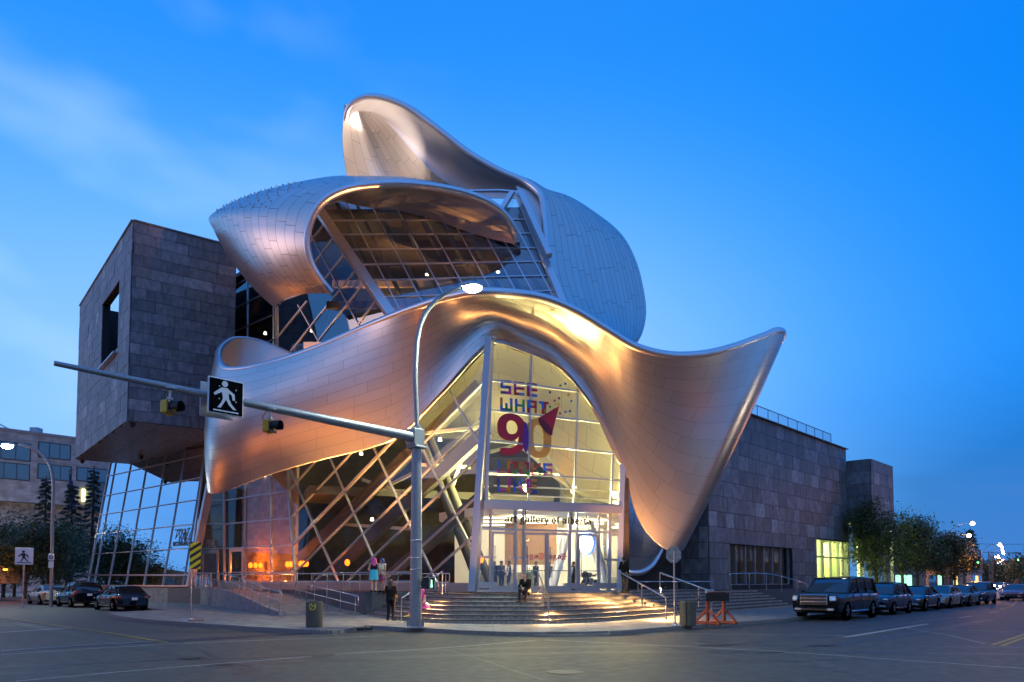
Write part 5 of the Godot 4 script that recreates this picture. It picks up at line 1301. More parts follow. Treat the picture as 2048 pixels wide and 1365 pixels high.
func spruce(label: String, at: Vector3, high: float, wide: float, needles: int, group: String, seed := 1) -> void:
	var r := RandomNumberGenerator.new(); r.seed = seed * 31 + 3
	var t := thing("spruce_tree", label, "tree", at, 0.0, group)
	var tr := Mb.new().tube([Vector3.ZERO, Vector3(0, high * 0.6, 0), Vector3(0, high, 0)], [0.02 * high, 0.011 * high, 0.004 * high], 7)
	var boughs := []
	for k in 70:
		var y := high * (0.1 + 0.88 * pow(k / 70.0, 0.85))
		var len := wide * 0.5 * (1.0 - y / high) * r.randf_range(0.75, 1.15) + 0.15
		var a := k * 2.4
		var e := Vector3(cos(a) * len, y - len * 0.18, sin(a) * len)
		boughs.append([Vector3(0, y, 0), e])
		tr.tube([Vector3(0, y, 0), e], [0.03, 0.01], 4, false)
	part(t, "trunk", tr, bark())
	var where := []; var tints := []
	for k in needles:
		var b: Array = boughs[k % boughs.size()]
		var f := sqrt(r.randf())
		var p: Vector3 = b[0].lerp(b[1], f) + Vector3(r.randfn() * 0.09, -absf(r.randfn()) * 0.09, r.randfn() * 0.09)
		var out: Vector3 = (b[1] - b[0]).normalized()
		var yaw := atan2(out.x, out.z) + r.randf_range(-0.9, 0.9)
		var sc := r.randf_range(0.7, 1.3)
		where.append(Transform3D(Basis.from_euler(Vector3(r.randf_range(0.0, 0.7), yaw, r.randf_range(-0.5, 0.5))).scaled(Vector3(sc, sc, sc)), p))
		var g := r.randf_range(0.6, 1.3)
		tints.append(Color(0.03 * g, 0.052 * g, 0.04 * g))
	scatter(t, "crown", leaf_mesh(0.42, 0.12), where, tints, leaf_mat())

# ---------------------------------------------------------------- neighbouring buildings and far street
func window_grid(root: Node3D, o: Vector3, x: Vector3, w: float, h: float, panes: int, frame: Material, gl: Material, out: Vector3) -> void:
	var bb := Basis(x, Vector3.UP, x.cross(Vector3.UP))
	var win := part(root, "window", Mb.new().box(o + x * w / 2 + Vector3(0, h / 2, 0) + out * 0.02, Vector3(w + 0.2, h + 0.2, 0.1), bb), frame)
	for k in panes:
		part(win, "pane", Mb.new().box(o + x * (k + 0.5) * w / panes + Vector3(0, h / 2, 0) + out * 0.06, Vector3(w / panes - 0.12, h - 0.1, 0.06), bb), gl)

func shop(called: String, label: String, at: Vector3, size: Vector3, wall: Material, lit: Material) -> Node3D:
	var t := thing(called, label, "building", at, atan2(-RD.z, RD.x))
	part(t, "wall", Mb.new().box(Vector3(0, size.y / 2, 0), size), wall)
	part(t, "roof", Mb.new().box(Vector3(0, size.y + 0.15, 0), Vector3(size.x + 0.4, 0.3, size.z + 0.4)), mats["stone_1"])
	for k in 3:
		var w := part(t, "window", Mb.new().box(Vector3(size.x * (-0.3 + 0.3 * k), 1.6, size.z / 2 + 0.02), Vector3(size.x * 0.24, 2.0, 0.08)), mats["mullion"])
		part(w, "pane", Mb.new().box(Vector3(size.x * (-0.3 + 0.3 * k), 1.6, size.z / 2 + 0.06), Vector3(size.x * 0.22, 1.8, 0.06)), lit if k == 1 else mats["glass_mirror"])
	var w2 := part(t, "window", Mb.new().box(Vector3(-size.x / 2 - 0.02, 1.6, 0), Vector3(0.08, 2.0, size.z * 0.4)), mats["mullion"])
	part(w2, "pane", Mb.new().box(Vector3(-size.x / 2 - 0.06, 1.6, 0), Vector3(0.06, 1.8, size.z * 0.37)), lit)
	return t

func cobra(called: String, label: String, foot: Vector3, high: float, arms: Array, pole: Material, color: Color, energy: float, lens: Material, group := "", wood := false, down := false) -> Node3D:
	var t := thing(called, label, "street lamp", foot, 0.0, group)
	part(t, "pole", Mb.new().tube([Vector3.ZERO, Vector3(0, high, 0)], [0.17, 0.11] if wood else [0.12, 0.07], 9), pole)
	for a in arms:
		var e: Vector3 = a
		part(t, "arm", Mb.new().tube(smooth([Vector3(0, high - 0.3 + minf(e.y, 0), 0), Vector3(e.x * 0.45, high + 0.75 * e.y + 0.35, e.z * 0.45), Vector3(e.x, high + e.y + 0.5, e.z)], 5), 0.035, 6), mats["galvanised"])
		var d := Vector3(e.x, 0, e.z).normalized()
		var head := part(t, "lamp_head", Mb.new().ball(Vector3.ZERO, Vector3(0.14, 0.09, 0.4), 10, basis_y(d)), mats["galvanised"])
		head.position = Vector3(e.x, high + e.y + 0.5, e.z) + d * 0.3
		part(head, "lens_light", Mb.new().ball(Vector3(0, -0.06, 0), Vector3(0.24, 0.2, 0.24) if foot.z < -70.0 else Vector3(0.13, 0.1, 0.24), 10, basis_y(d)), lens)
		if down: spot(head, Vector3(0, -0.25, 0), Vector3(0, -8, 0) + d * 2.0, color, energy, 80.0, 0.15)
		else: lamp(head, Vector3(0, -0.08, 0), color, energy, 0.12)
	return t


func surroundings() -> void:
	# pale concrete office beyond the trees
	var o := thing("concrete_office", "pale pinkish concrete office building with bands of windows behind the spruces", "building")
	var b0: Vector3 = Vector3(-78.66, 1.61, -101.2); var b1: Vector3 = Vector3(-58.98, 1.58, -121.79)
	b0.y = 0; b1.y = 0
	var x := (b1 - b0).normalized(); var n := Vector3(-0.723, 0, -0.691)
	var wall := grain(mat("pink_concrete", lin(0.62, 0.5, 0.46), 0.85), noise_tex("blotch", 0.012), 0.12)
	part(o, "wall", Mb.new().prism(flat([b0, b1, b1 + n * 20, b0 + n * 20]), 13.6, 24.0).prism(flat([b0 + n * 2.2, b1 + n * 2.2, b1 + n * 20, b0 + n * 20]), 0, 13.6), wall)
	part(o, "roof", Mb.new().prism(flat([b0 - x * 0.2 - n * 0.2, b1 - n * 0.2, b1 + n * 20, b0 + n * 20]), 24.0, 24.4), mat("roof_edge", lin(0.3, 0.25, 0.24), 0.8))
	var cloudy := mat("curtain_glass", lin(0.2, 0.27, 0.28), 0.12, 0.5)
	for q in [[Vector3(-76.67, 19.84, -103.28), Vector3(-72.88, 22.36, -107.25), 3], [Vector3(-72.13, 20.67, -108.03), Vector3(-69.21, 22.94, -111.08), 3], [Vector3(-76.19, 16.91, -103.78), Vector3(-72.9, 19.23, -107.23), 3], [Vector3(-72.11, 17.38, -108.06), Vector3(-69.05, 19.58, -111.25), 3], [Vector3(-68.49, 17.61, -111.84), Vector3(-65.51, 19.68, -114.96), 3]]:
		window_grid(o, q[0], x, (q[1] - q[0]).dot(x), q[1].y - q[0].y, q[2], mats["mullion_dark"], cloudy, -n)
	for k in 5: part(o, "joint_line", Mb.new().bar(b0 + Vector3(0, [13.6, 16.3, 17.6, 20.0, 22.9][k], 0) - n * 0.03, b1 + Vector3(0, [13.6, 16.3, 17.6, 20.0, 22.9][k], 0) - n * 0.03, 0.06, 0.06), mat("roof_edge", lin(0.3, 0.25, 0.24), 0.8))
	part(o, "entrance_canopy", Mb.new().prism(flat([Vector3(-67.69, 1.59, -112.67), Vector3(-67.69, 1.59, -112.67) - n * 3, Vector3(-64.62, 1.59, -115.89) - n * 3, Vector3(-64.62, 1.59, -115.89)]), 12.6, 17.0), mats["stone_1"])
	part(o, "lit_window", Mb.new().box(Vector3(-67.52, 15.28, -112.85) - n * 0.3, Vector3(1.4, 2.0, 0.1), Basis(x, Vector3.UP, x.cross(Vector3.UP))), glow("hall_lamp", Color(0.95, 1.0, 0.62), 1.0))
	part(o, "roof_unit", Mb.new().cbox(Vector3(-71.49, 24.81, -108.7) + n * 6, Vector3(1.3, 2.6, 1.3)), mats["galvanised"])
	part(o, "roof_unit", Mb.new().cbox(Vector3(-72.65, 24.39, -107.49) + n * 6, Vector3(0.7, 1.6, 0.7)), mats["galvanised"])
	part(o, "roof_pipe", Mb.new().tube([Vector3(-73.01, 24.47, -107.11) + n * 5, Vector3(-75.98, 26.48, -104) + n * 5], 0.09, 6), mats["galvanised"])
	# low amber-lit planter wall
	var pl := thing("planter_wall", "low wall glowing amber under the trees across the avenue", "wall")
	part(pl, "wall", Mb.new().bar(Vector3(-46.92, 2.31, -62), Vector3(-45.53, 2.35, -66), 0.4, 1.6), mat("planter", lin(0.5, 0.36, 0.2), 0.8))
	var pw := part(pl, "wall_lamp", Mb.new().box(Vector3.ZERO, Vector3(0.3, 0.12, 0.12)), glow("amber_lamp", Color(1.0, 0.6, 0.15), 6.0))
	pw.position = Vector3(-43.56, 2.74, -61.5)
	lamp(pw, Vector3(0, 0, 0.0), Color(1.0, 0.55, 0.12), 3.0, 0.08)
	# flagpoles
	for q in [["bare dark flagpole beside the street lamp", Vector3(-61.9, 1.62, -96), 15.5, false], ["dark flagpole with a blue flag hanging limp", Vector3(-59.2, 1.62, -95), 16.4, true]]:
		var f := thing("flagpole", q[0], "flagpole", Vector3(q[1].x, 0, q[1].z))
		part(f, "pole", Mb.new().tube([Vector3.ZERO, Vector3(0, q[2], 0)], [0.14, 0.07], 8), mat("bronze", lin(0.05, 0.045, 0.045), 0.5))
		part(f, "finial", Mb.new().ball(Vector3(0, q[2] + 0.1, 0), Vector3(0.14, 0.14, 0.14), 8), mat("bronze", lin(0.05, 0.045, 0.045), 0.5))
		if q[3]:
			var fl := Mb.new()
			for k in 8:
				var y0: float = q[2] - 0.4 - 0.6 * k; var y1 := y0 - 0.6
				var w0 := 0.12 + 0.1 * k; var w1 := 0.12 + 0.1 * (k + 1)
				for j in 4:
					var z0 := 0.12 * sin(j * 2.2 + k * 0.4); var z1 := 0.12 * sin((j + 1) * 2.2 + k * 0.4)
					fl.quad(Vector3(0.1 + w1 * j / 4.0, y1, z0), Vector3(0.1 + w1 * (j + 1) / 4.0, y1, z1), Vector3(0.1 + w0 * (j + 1) / 4.0, y0, z1), Vector3(0.1 + w0 * j / 4.0, y0, z0))
			part(f, "flag", fl, mat("flag_blue", lin(0.015, 0.03, 0.16), 0.8))
	# trees at the left
	spruce("dark spruce left of the first flagpole, in front of the concrete office", Vector3(Vector3(-56.35, 1.63, -86).x, 0, -86), 14.5, 5.6, 5200, "spruces before the office", 2)
	spruce("dark spruce at the flagpole with the blue flag", Vector3(Vector3(-51.93, 1.63, -84).x, 0, -84), 13.6, 5.4, 5200, "spruces before the office", 3)
	spruce("dark spruce nearest the mirror-glass restaurant wall", Vector3(Vector3(-51.77, 1.63, -88).x, 0, -88), 16.0, 5.4, 5200, "spruces before the office", 4)
	var green := Color(0.06, 0.095, 0.035)
	var ls := ["small leafy tree at the picture's edge beside the amber-lit wall", "round leafy tree behind the walking-figure sign", "leafy tree behind the foot of the slim street lamp", "leafy tree behind the parked black crossover", "leafy tree closest to the mirror-glass wall", "low leafy tree between the two spruces"]
	var lx := [[8, 70, 9.2, 6.0], [52, 66, 7.4, 5.6], [98, 68, 8.0, 5.4], [118, 80, 8.0, 5.8], [138, 94, 9.6, 5.6], [30, 74, 7.6, 6.0]]
	for k in 6:
		var q: Array = lx[k]
		broadleaf(ls[k], Vector3((q[0] - 1024.0) / 1431.0 * q[1], 0, -q[1]), q[2], q[3], 1.5, 6000, green, "leafy trees across the avenue", 0.26, 10 + k)
	# brown brick block across the avenue, seen in the mirror glass
	var bk := thing("brick_office", "brown brick office block across the avenue, reflected in the mirror glass", "building", Vector3(-104, 0, -68), 0.42)
	part(bk, "wall", Mb.new().box(Vector3(0, 6.5, 0), Vector3(14, 13, 44)).box(Vector3(2, 9, 30), Vector3(14, 18, 12)), grain(mat("brown_brick", lin(0.36, 0.2, 0.11), 0.85), noise_tex("fine", 0.05), 0.5))
	for r in 3:
		for c in 8:
			part(bk, "window", Mb.new().box(Vector3(7.05, 3.0 + 3.8 * r, -18 + 5.2 * c), Vector3(0.12, 1.9, 2.4)), cloudy)
	# brick and stone blocks on the other corners of the crossing: they stand behind the viewer and show in glass and paint
	for q in [["dark brick block along the far side of the avenue", Vector3(-62, 0, -32), Vector3(46, 21, 14), atan2(-LD.z, LD.x)], ["dark stone office along the near side of the side street", Vector3(106, 0, -78), Vector3(200, 14, 16), atan2(-RD.z, RD.x)], ["tall brick block behind the viewer's corner", Vector3(4, 0, 34), Vector3(46, 20, 22), 0.75]]:
		var bl := thing("street_block", q[0], "building", q[1], q[3], "blocks on the other corners")
		part(bl, "wall", Mb.new().box(Vector3(0, q[2].y / 2, 0), q[2]), mats["brown_brick"])
		part(bl, "roof", Mb.new().box(Vector3(0, q[2].y + 0.2, 0), Vector3(q[2].x + 0.6, 0.4, q[2].z + 0.6)), mats["stone_1"])
		for r in int(q[2].y / 4.0):
			for c in int(q[2].x / 5.0):
				for s in [-1.0, 1.0]: part(bl, "window", Mb.new().box(Vector3(-q[2].x / 2 + 2.5 + 5.0 * c, 2.4 + 3.9 * r, s * (q[2].z / 2 + 0.03)), Vector3(2.6, 2.0, 0.12)), cloudy)
	cobra("added_office_lamp", "added unseen white lamp that brightens the concrete office", Vector3(-67, 0, -85), 9.5, [Vector3(1.6, 0.5, -1.0)], mats["galvanised"], Color(1.0, 0.97, 0.86), 120.0, glow("white_lens", Color(0.9, 1.0, 0.98), 60.0))  # unseen lamp, added only to brighten the office
	for q in [["added amber lamp that warms the reflected brick block along the avenue", Vector3(-46, 0, -24), 9.0], ["added amber lamp that warms the reflected office along the side street", Vector3(33, 0, -3), 16.0], ["added amber lamp that warms the reflected brick block behind the viewer", Vector3(-3, 0, 19), 16.0]]:
		cobra("added_warming_lamp", q[0], q[1], 6.0, [Vector3(0.8, 0.3, 0.8)], mats["galvanised"], Color(1.0, 0.58, 0.2), q[2], glow("sodium_lens", Color(1.0, 0.8, 0.55), 40.0), "added amber lamps on the other corners")  # unseen lamps added to warm the blocks that the steel mirrors
	# amber lamps across the avenue, out of sight, that tint the soffit and the parked cars
	for q in [["amber globe street lamp across the avenue by the crossing", Vector3(-33, 0, -24)], ["amber globe street lamp further up the far side of the avenue", Vector3(-45, 0, -42)], ["amber globe street lamp opposite the restaurant", Vector3(-58, 0, -56)]]:
		var gl := thing("globe_street_lamp", q[0], "street lamp", q[1], 0.0, "amber street lamps across the avenue")
		part(gl, "pole", Mb.new().lathe([Vector2(0.2, 0), Vector2(0.2, 0.3), Vector2(0.08, 0.5), Vector2(0.06, 4.2), Vector2(0, 4.25)], 12), mats["black_paint"])
		for k in 3:
			var ball := part(gl, "globe", Mb.new().ball(Vector3.ZERO, Vector3(0.2, 0.24, 0.2), 12), glow("street_globe", Color(1.0, 0.55, 0.14), 14.0))
			ball.position = Vector3(0.42 * cos(k * 2.1), 4.3, 0.42 * sin(k * 2.1))
			lamp(ball, Vector3.ZERO, Color(1.0, 0.55, 0.18), 5.0, 0.19)
	# ---- the side street to the right
	var green2 := Color(0.075, 0.095, 0.03)
	var at := func(px: float, d: float) -> Vector3: return Vector3((px - 1024.0) / 1431.0 * d, 0, -d)
	broadleaf("leafy street tree before the lit hall of the gallery wing", at.call(1750, 60.0), 8.6, 4.6, 1.9, 13000, green2, "street trees on the side street", 0.2, 31)
	broadleaf("broad dark street tree right of the stone end block", at.call(1803, 68.0), 8.4, 5.4, 1.9, 14000, green2, "street trees on the side street", 0.22, 32)
	broadleaf("tall dark street tree behind the row of parked cars", at.call(1833, 76.0), 9.0, 5.4, 2.0, 14000, green2, "street trees on the side street", 0.23, 33)
	broadleaf("street tree with amber lamp light tinted into its crown", at.call(1884, 80.0), 7.6, 4.6, 2.0, 6000, Color(0.12, 0.1, 0.03), "street trees on the side street", 0.34, 34)  # the glow of the lamp is put into the leaf tint
	broadleaf("small dark tree behind the wooden lamp pole", at.call(1908, 92.0), 7.2, 5.0, 2.0, 4000, Color(0.05, 0.055, 0.02), "street trees on the side street", 0.34, 35)
	spruce("tall lone spruce standing at the far end of the side street", at.call(1943, 118.0), 10.6, 6.6, 5200, "", 6)
	var sodium := Color(1.0, 0.62, 0.28)
	var lens := glow("sodium_lens", Color(1.0, 0.8, 0.55), 40.0)
	var woodm := grain(mat("wood_pole", lin(0.2, 0.14, 0.1), 0.85), noise_tex("fine", 0.05), 1.0)
	cobra("street_lamp", "wooden pole with two lamp arms beside the amber-tinted tree", at.call(1894, 88.0), 7.7, [Vector3(2.9, 0.7, 0.2), Vector3(2.4, -0.8, 0.2)], woodm, sodium, 60.0, lens, "street lamps down the side street", true)
	cobra("street_lamp", "wooden pole whose lamp hangs left of the brightest far lights", at.call(1963, 106.0), 6.2, [Vector3(2.4, 0.5, 0.2)], woodm, sodium, 60.0, lens, "street lamps down the side street", true)
	for q in [[1979, 150, 8.0], [1986, 178, 8.0], [1979, 210, 8.2], [1990, 240, 8.0], [1975, 265, 8.2], [1984, 300, 8.2], [2012, 200, 7.6], [2016, 250, 7.8]]:
		var p: Vector3 = at.call(float(q[0]), float(q[1]))
		cobra("street_lamp", "far street lamp %s" % ["first in the long row", "second in the long row", "small and low in the row", "tiny, where the row bends", "faint and low in the row", "last in the row", "across the road on the other side", "smallest across the road"][[1979, 1986, 1979, 1990, 1975, 1984, 2012, 2016].find(q[0]) if q[1] != 210 else 2], p, q[2], [Vector3(-2.4 if q[0] > 2005 else 2.4, 0.5, 0)], woodm, sodium, 40.0, lens, "street lamps down the side street", true)
	for q in [[1983, 165, 8.0], [1989, 195, 8.3], [1982, 230, 8.2], [1988, 275, 8.3], [1991, 330, 8.6], [2020, 225, 7.6]]:
		cobra("street_lamp", "tiny bright street lamp in the row far down the side street", at.call(float(q[0]), float(q[1])), q[2], [Vector3(2.4, 0.5, 0)], woodm, sodium, 30.0, lens, "street lamps down the side street", true)
	var wp := thing("utility_pole", "plain wooden utility pole in front of the lone spruce", "utility pole", at.call(1928, 100.0))
	part(wp, "pole", Mb.new().tube([Vector3.ZERO, Vector3(0, 7.6, 0)], [0.19, 0.13], 9), woodm)
	part(wp, "crossarm", Mb.new().box(Vector3(0, 7.2, 0), Vector3(1.6, 0.12, 0.12)), woodm)
	for k in 3:
		var wire := thing("overhead_wire", ["top overhead wire across the end of the side street", "middle overhead wire across the end of the side street", "lowest overhead wire across the end of the side street"][k], "wire")
		part(wire, "wire", Mb.new().tube(smooth([at.call(1905, 100.0) + Vector3(0, 7.2 - 1.0 * k, 0), at.call(1990, 100.0) + Vector3(0, 6.9 - 1.2 * k, 0), at.call(2110, 100.0) + Vector3(0, 7.0 - 1.1 * k, 0)], 5), 0.025, 5), mats["black_paint"])
	# traffic lights over the far junction
	for q in [["yellow traffic light hanging side-on over the far junction", 1998.0, 1120.0, 0.0], ["traffic light hanging beside the far green signal", 2032.0, 1122.0, 1.4]]:
		var tl := thing("traffic_light", q[0], "traffic light", at.call(q[1], 120.0) + Vector3(0, 5.3, 0), 0.4)
		part(tl, "housing", Mb.new().cbox(Vector3.ZERO, Vector3(1.1, 0.4, 0.35)), mat("signal_yellow", lin(0.5, 0.3, 0.03), 0.5))
		part(tl, "hanger", Mb.new().tube([Vector3(0, 0.2, 0), Vector3(0, 0.9, 0)], 0.03, 5), mats["black_paint"])
		for k in 3:
			part(tl, "lens_light", Mb.new().ball(Vector3(-0.35 + 0.35 * k, 0, 0.2), Vector3(0.13, 0.13, 0.08), 8), glow("green_signal", Color(0.3, 1.0, 0.4), 12.0) if (k == 2 and q[1] > 2010) else mats["black_paint"])
	for q in [["bright green far signal beside the wooden lamp pole", 1956.0, 1126.0, "green_signal"], ["orange hand signal low at the far corner", 1961.0, 1158.0, "orange_signal"]]:
		var d := 112.0
		var sg := thing("signal_lamp", q[0], "traffic light", at.call(q[1], d) + Vector3(0, 1.75 + (1163 - q[2]) / 1431.0 * d, 0))
		part(sg, "housing", Mb.new().cbox(Vector3(0, 0, -0.15), Vector3(0.4, 0.5, 0.25)), mats["black_paint"])
		part(sg, "bracket", Mb.new().bar(Vector3(0, 0, -0.15), Vector3(0.6, 0, -0.15), 0.05, 0.05), mats["black_paint"])
		part(sg, "lens_light", Mb.new().ball(Vector3(0, 0, 0), Vector3(0.16, 0.16, 0.08), 8), glow("orange_signal", Color(1.0, 0.35, 0.08), 14.0) if q[3] == "orange_signal" else glow("green_signal", Color(0.3, 1.0, 0.4), 12.0))
	cobra("street_lamp", "street lamp across the side street, out of the picture, lighting the stone wing", Vector3(37, 0, -30), 9.0, [Vector3(-1.8, 0.6, -1.2)], woodm, Color(1.0, 0.93, 0.82), 50.0, lens, "street lamps down the side street", true)
	cobra("street_lamp", "amber street lamp across the side street, just beyond the picture's right edge", Vector3(50, 0, -60), 8.5, [Vector3(-2.6, 0.6, -0.6)], woodm, Color(1.0, 0.66, 0.36), 30.0, lens, "street lamps down the side street", true)
	# shops and far trees
	shop("corner_shop", "low pale shop with a white fascia at the far corner", at.call(1912, 104.0), Vector3(7, 3.0, 5), mat("shop_wall", lin(0.5, 0.47, 0.45), 0.8), glow("shop_glow", Color(1.0, 0.8, 0.5), 1.2))
	shop("low_shop", "low grey shop front behind the street trees", at.call(1838, 96.0), Vector3(14, 3.6, 5), mat("shop_grey", lin(0.2, 0.18, 0.17), 0.8), glow("green_glow", Color(0.6, 1.0, 0.7), 1.2))
	var sgn := thing("shop_sign", "yellow upright shop sign on a post before the lone spruce", "sign", at.call(1936, 102.0))
	part(sgn, "post", Mb.new().tube([Vector3.ZERO, Vector3(0, 3.2, 0)], 0.06, 6), mats["black_paint"])
	part(sgn, "panel", Mb.new().cbox(Vector3(0, 3.6, 0.1), Vector3(0.5, 1.6, 0.2)), glow("yellow_sign", Color(1.0, 0.62, 0.05), 0.7))
	part(sgn, "panel", Mb.new().cbox(Vector3(0, 2.4, 0.1), Vector3(0.6, 0.5, 0.2)), glow("yellow_sign", Color(1.0, 0.62, 0.05), 0.7))
	var work := thing("road_work_sign", "orange diamond road-work sign far down the street", "sign", at.call(2031, 140.0))
	part(work, "post", Mb.new().tube([Vector3.ZERO, Vector3(0, 1.4, 0)], 0.05, 6), mats["black_paint"])
	part(work, "panel", Mb.new().slab(PackedVector2Array([Vector2(0, -0.55), Vector2(0.55, 0), Vector2(0, 0.55), Vector2(-0.55, 0)]), Vector3(0, 1.6, 0.1), Vector3.RIGHT, Vector3.UP, 0.03), mat("work_orange", lin(0.8, 0.2, 0.08), 0.6))
	for k in 4:
		part(work, "letter_bar", Mb.new().box(Vector3(0, 1.75 - 0.12 * k, 0.15), Vector3(0.5 - 0.1 * absf(k - 1.5), 0.05, 0.02)), mats["black_paint"])
	var far := ["dark far tree left of the vanishing street", "dark far tree where the street vanishes", "dark far tree right of the vanishing street", "large dark far tree at the picture's right edge", "faint far tree line behind the traffic lights"]
	for k in 5:
		var fx: float = [1972, 1992, 2030, 2062, 2010][k]; var fd: float = [190, 260, 200, 170, 330][k]
		broadleaf(far[k], at.call(fx, fd), [8.0, 7.5, 7.5, 8.5, 8.0][k], [10.0, 13.0, 9.0, 10.0, 22.0][k], 1.0, 2200, green2, "far trees down the side street", 0.7, 50 + k)



func walking_figure(p: Node, o: Vector3, x: Vector3, s: float, m: Material) -> void:      # the pictogram of a person striding, s tall, on an upright plate
	var out := x.cross(Vector3.UP).normalized()
	var fig := Node3D.new(); fig.name = numbered_in(p, "pictogram"); p.add_child(fig, true)
	var disc := PackedVector2Array()
	for k in 16: disc.append(Vector2(-0.06, 0.88) * s + Vector2(0.11 * s, 0).rotated(TAU * k / 16))
	var shapes := {"head": disc,
		"torso": PackedVector2Array([Vector2(-0.2, 0.74), Vector2(0.06, 0.74), Vector2(0.1, 0.36), Vector2(-0.12, 0.36)]),
		"arm": PackedVector2Array([Vector2(-0.18, 0.74), Vector2(-0.12, 0.6), Vector2(-0.42, 0.42), Vector2(-0.46, 0.5)]),
		"forearm": PackedVector2Array([Vector2(0.02, 0.74), Vector2(0.3, 0.56), Vector2(0.32, 0.34), Vector2(0.23, 0.34), Vector2(0.2, 0.51), Vector2(0.04, 0.6)]),
		"leg": PackedVector2Array([Vector2(-0.12, 0.37), Vector2(0.02, 0.37), Vector2(-0.08, 0.2), Vector2(-0.2, 0.0), Vector2(-0.32, 0.0), Vector2(-0.18, 0.2)]),
		"other_leg": PackedVector2Array([Vector2(-0.03, 0.37), Vector2(0.1, 0.37), Vector2(0.2, 0.18), Vector2(0.38, 0.0), Vector2(0.26, 0.0), Vector2(0.1, 0.14)])}
	for k in shapes:
		var pts: PackedVector2Array = shapes[k]
		if k != "head":
			for i in pts.size(): pts[i] = pts[i] * s
		part(fig, k, Mb.new().slab(pts, o, x, Vector3.UP, 0.008), m)


func street_things() -> void:
	# ---- big mast at the corner: pole, curved lamp arm, long signal arm
	var foot: Vector3 = Vector3(-3.33, 0.13, -24.81)
	var mast := thing("signal_mast", "tall grey steel mast with a curved lamp arm and long signal arm at the kerb", "street lamp", foot)
	var steel := grain(mat("mast_steel", lin(0.36, 0.39, 0.42), 0.45, 0.55), noise_tex("mottle", 0.04, 4, 0.75, 1.0), 0.9)
	var hj := 6.62
	part(mast, "pole", Mb.new().tube([Vector3(0, 0.05, 0), Vector3(0, hj + 0.45, 0)], [0.215, 0.17], 12), steel)
	part(mast, "base_plate", Mb.new().cbox(Vector3(0, 0.03, 0), Vector3(0.62, 0.06, 0.62)), steel)
	for k in 4: part(mast, "anchor_bolt", Mb.new().tube([Vector3(0.24 * (1 if k % 2 else -1), 0.04, 0.24 * (1 if k < 2 else -1)), Vector3(0.24 * (1 if k % 2 else -1), 0.3, 0.24 * (1 if k < 2 else -1))], 0.035, 6), steel)
	var dv := [Vector3(0, hj + 0.4, 0), Vector3(-3.38, 8.79, -24.7) - foot, Vector3(-3.36, 9.59, -24.7) - foot, Vector3(-3.3, 10.36, -24.7) - foot, Vector3(-3.09, 11.07, -24.7) - foot, Vector3(-2.74, 11.55, -24.7) - foot, Vector3(-2.29, 11.9, -24.7) - foot, Vector3(-1.8, 12.08, -24.7) - foot]
	part(mast, "lamp_arm", Mb.new().tube(smooth(dv, 4), 0.082, 10), steel)
	var head := part(mast, "lamp_head", Mb.new().ball(Vector3.ZERO, Vector3(0.42, 0.12, 0.2), 14), mats["galvanised"])
	head.position = Vector3(-1.43, 12.17, -24.7) - foot
	part(head, "lens_light", Mb.new().ball(Vector3(0.04, -0.09, 0), Vector3(0.33, 0.17, 0.19), 14), glow("white_lens", Color(0.9, 1.0, 0.98), 60.0))
	spot(head, Vector3(0.04, -0.3, 0), Vector3(-0.2, -8, 1.0), Color(0.96, 1.0, 0.86), 100.0, 80.0, 0.16)
	lamp(head, Vector3(0.04, -0.09, 0), Color(0.96, 1.0, 0.86), 5.0, 0.16)
	part(mast, "arm_bracket", Mb.new().cbox(Vector3(-0.05, hj, 0), Vector3(0.46, 0.62, 0.46), basis_y(RD)).cbox(Vector3(0, hj - 0.34, 0), Vector3(0.56, 0.08, 0.5), basis_y(RD)), steel)
	var tip: Vector3 = Vector3(-11.11, 7.03, -17.1) - foot
	part(mast, "signal_arm", Mb.new().tube([Vector3(0, hj, 0), Vector3(0, hj, 0).lerp(tip, 0.5), tip], [0.18, 0.125, 0.065], 12), steel)
	part(mast, "hand_hole", Mb.new().cbox(Vector3(0.02, 0.55, 0.205), Vector3(0.16, 0.3, 0.03)), steel)
	for y in [2.0, 2.4, 3.0]: part(mast, "steel_band", Mb.new().lathe([Vector2(0.205, y), Vector2(0.212, y + 0.01), Vector2(0.212, y + 0.04), Vector2(0.205, y + 0.05)], 12), mats["rail_steel"])
	var on_arm := func(px: float) -> Vector3:
		var k := (px - 1024.0) / 1431.0
		var j := foot + Vector3(0, hj, 0); var e := foot + tip
		var t := (k * -j.z - j.x) / ((e.x - j.x) - k * -(e.z - j.z))
		return j.lerp(e, t)
	# hanging walking-figure sign, two plates back to back
	var c: Vector3 = on_arm.call(437.0)
	var n := Vector3(0.723, 0, 0.691); var x := Vector3(0.691, 0, -0.723)
	var bb := Basis(x, Vector3.UP, n)
	var sign_m := mat("sign_black", lin(0.004, 0.004, 0.005), 0.7)
	sign_m.metallic_specular = 0.1
	var sg := thing("crossing_sign", "square black sign with a white walking figure mounted on the signal arm", "sign", c + n * 0.22)
	part(sg, "plate", Mb.new().cbox(Vector3(0, -0.02, 0), Vector3(1.02, 1.02, 0.05), bb, 0.02), mats["white_paint"])
	part(sg, "face", Mb.new().box(Vector3(0, -0.02, 0) + n * 0.03, Vector3(0.95, 0.95, 0.012), bb), sign_m)
	part(sg, "back_plate", Mb.new().cbox(Vector3(0, -0.05, 0) - n * 0.5 - x * 0.02, Vector3(0.98, 0.98, 0.05), bb, 0.02), mats["galvanised"])
	part(sg, "bracket", Mb.new().box(-n * 0.25 + Vector3(0, 0.1, 0), Vector3(0.3, 0.06, 0.5), bb), mats["galvanised"])
	var pict := mat("reflective", lin(0.75, 0.77, 0.78), 0.5)
	walking_figure(sg, Vector3(0, -0.35, 0) + n * 0.037, x, 0.78, pict)
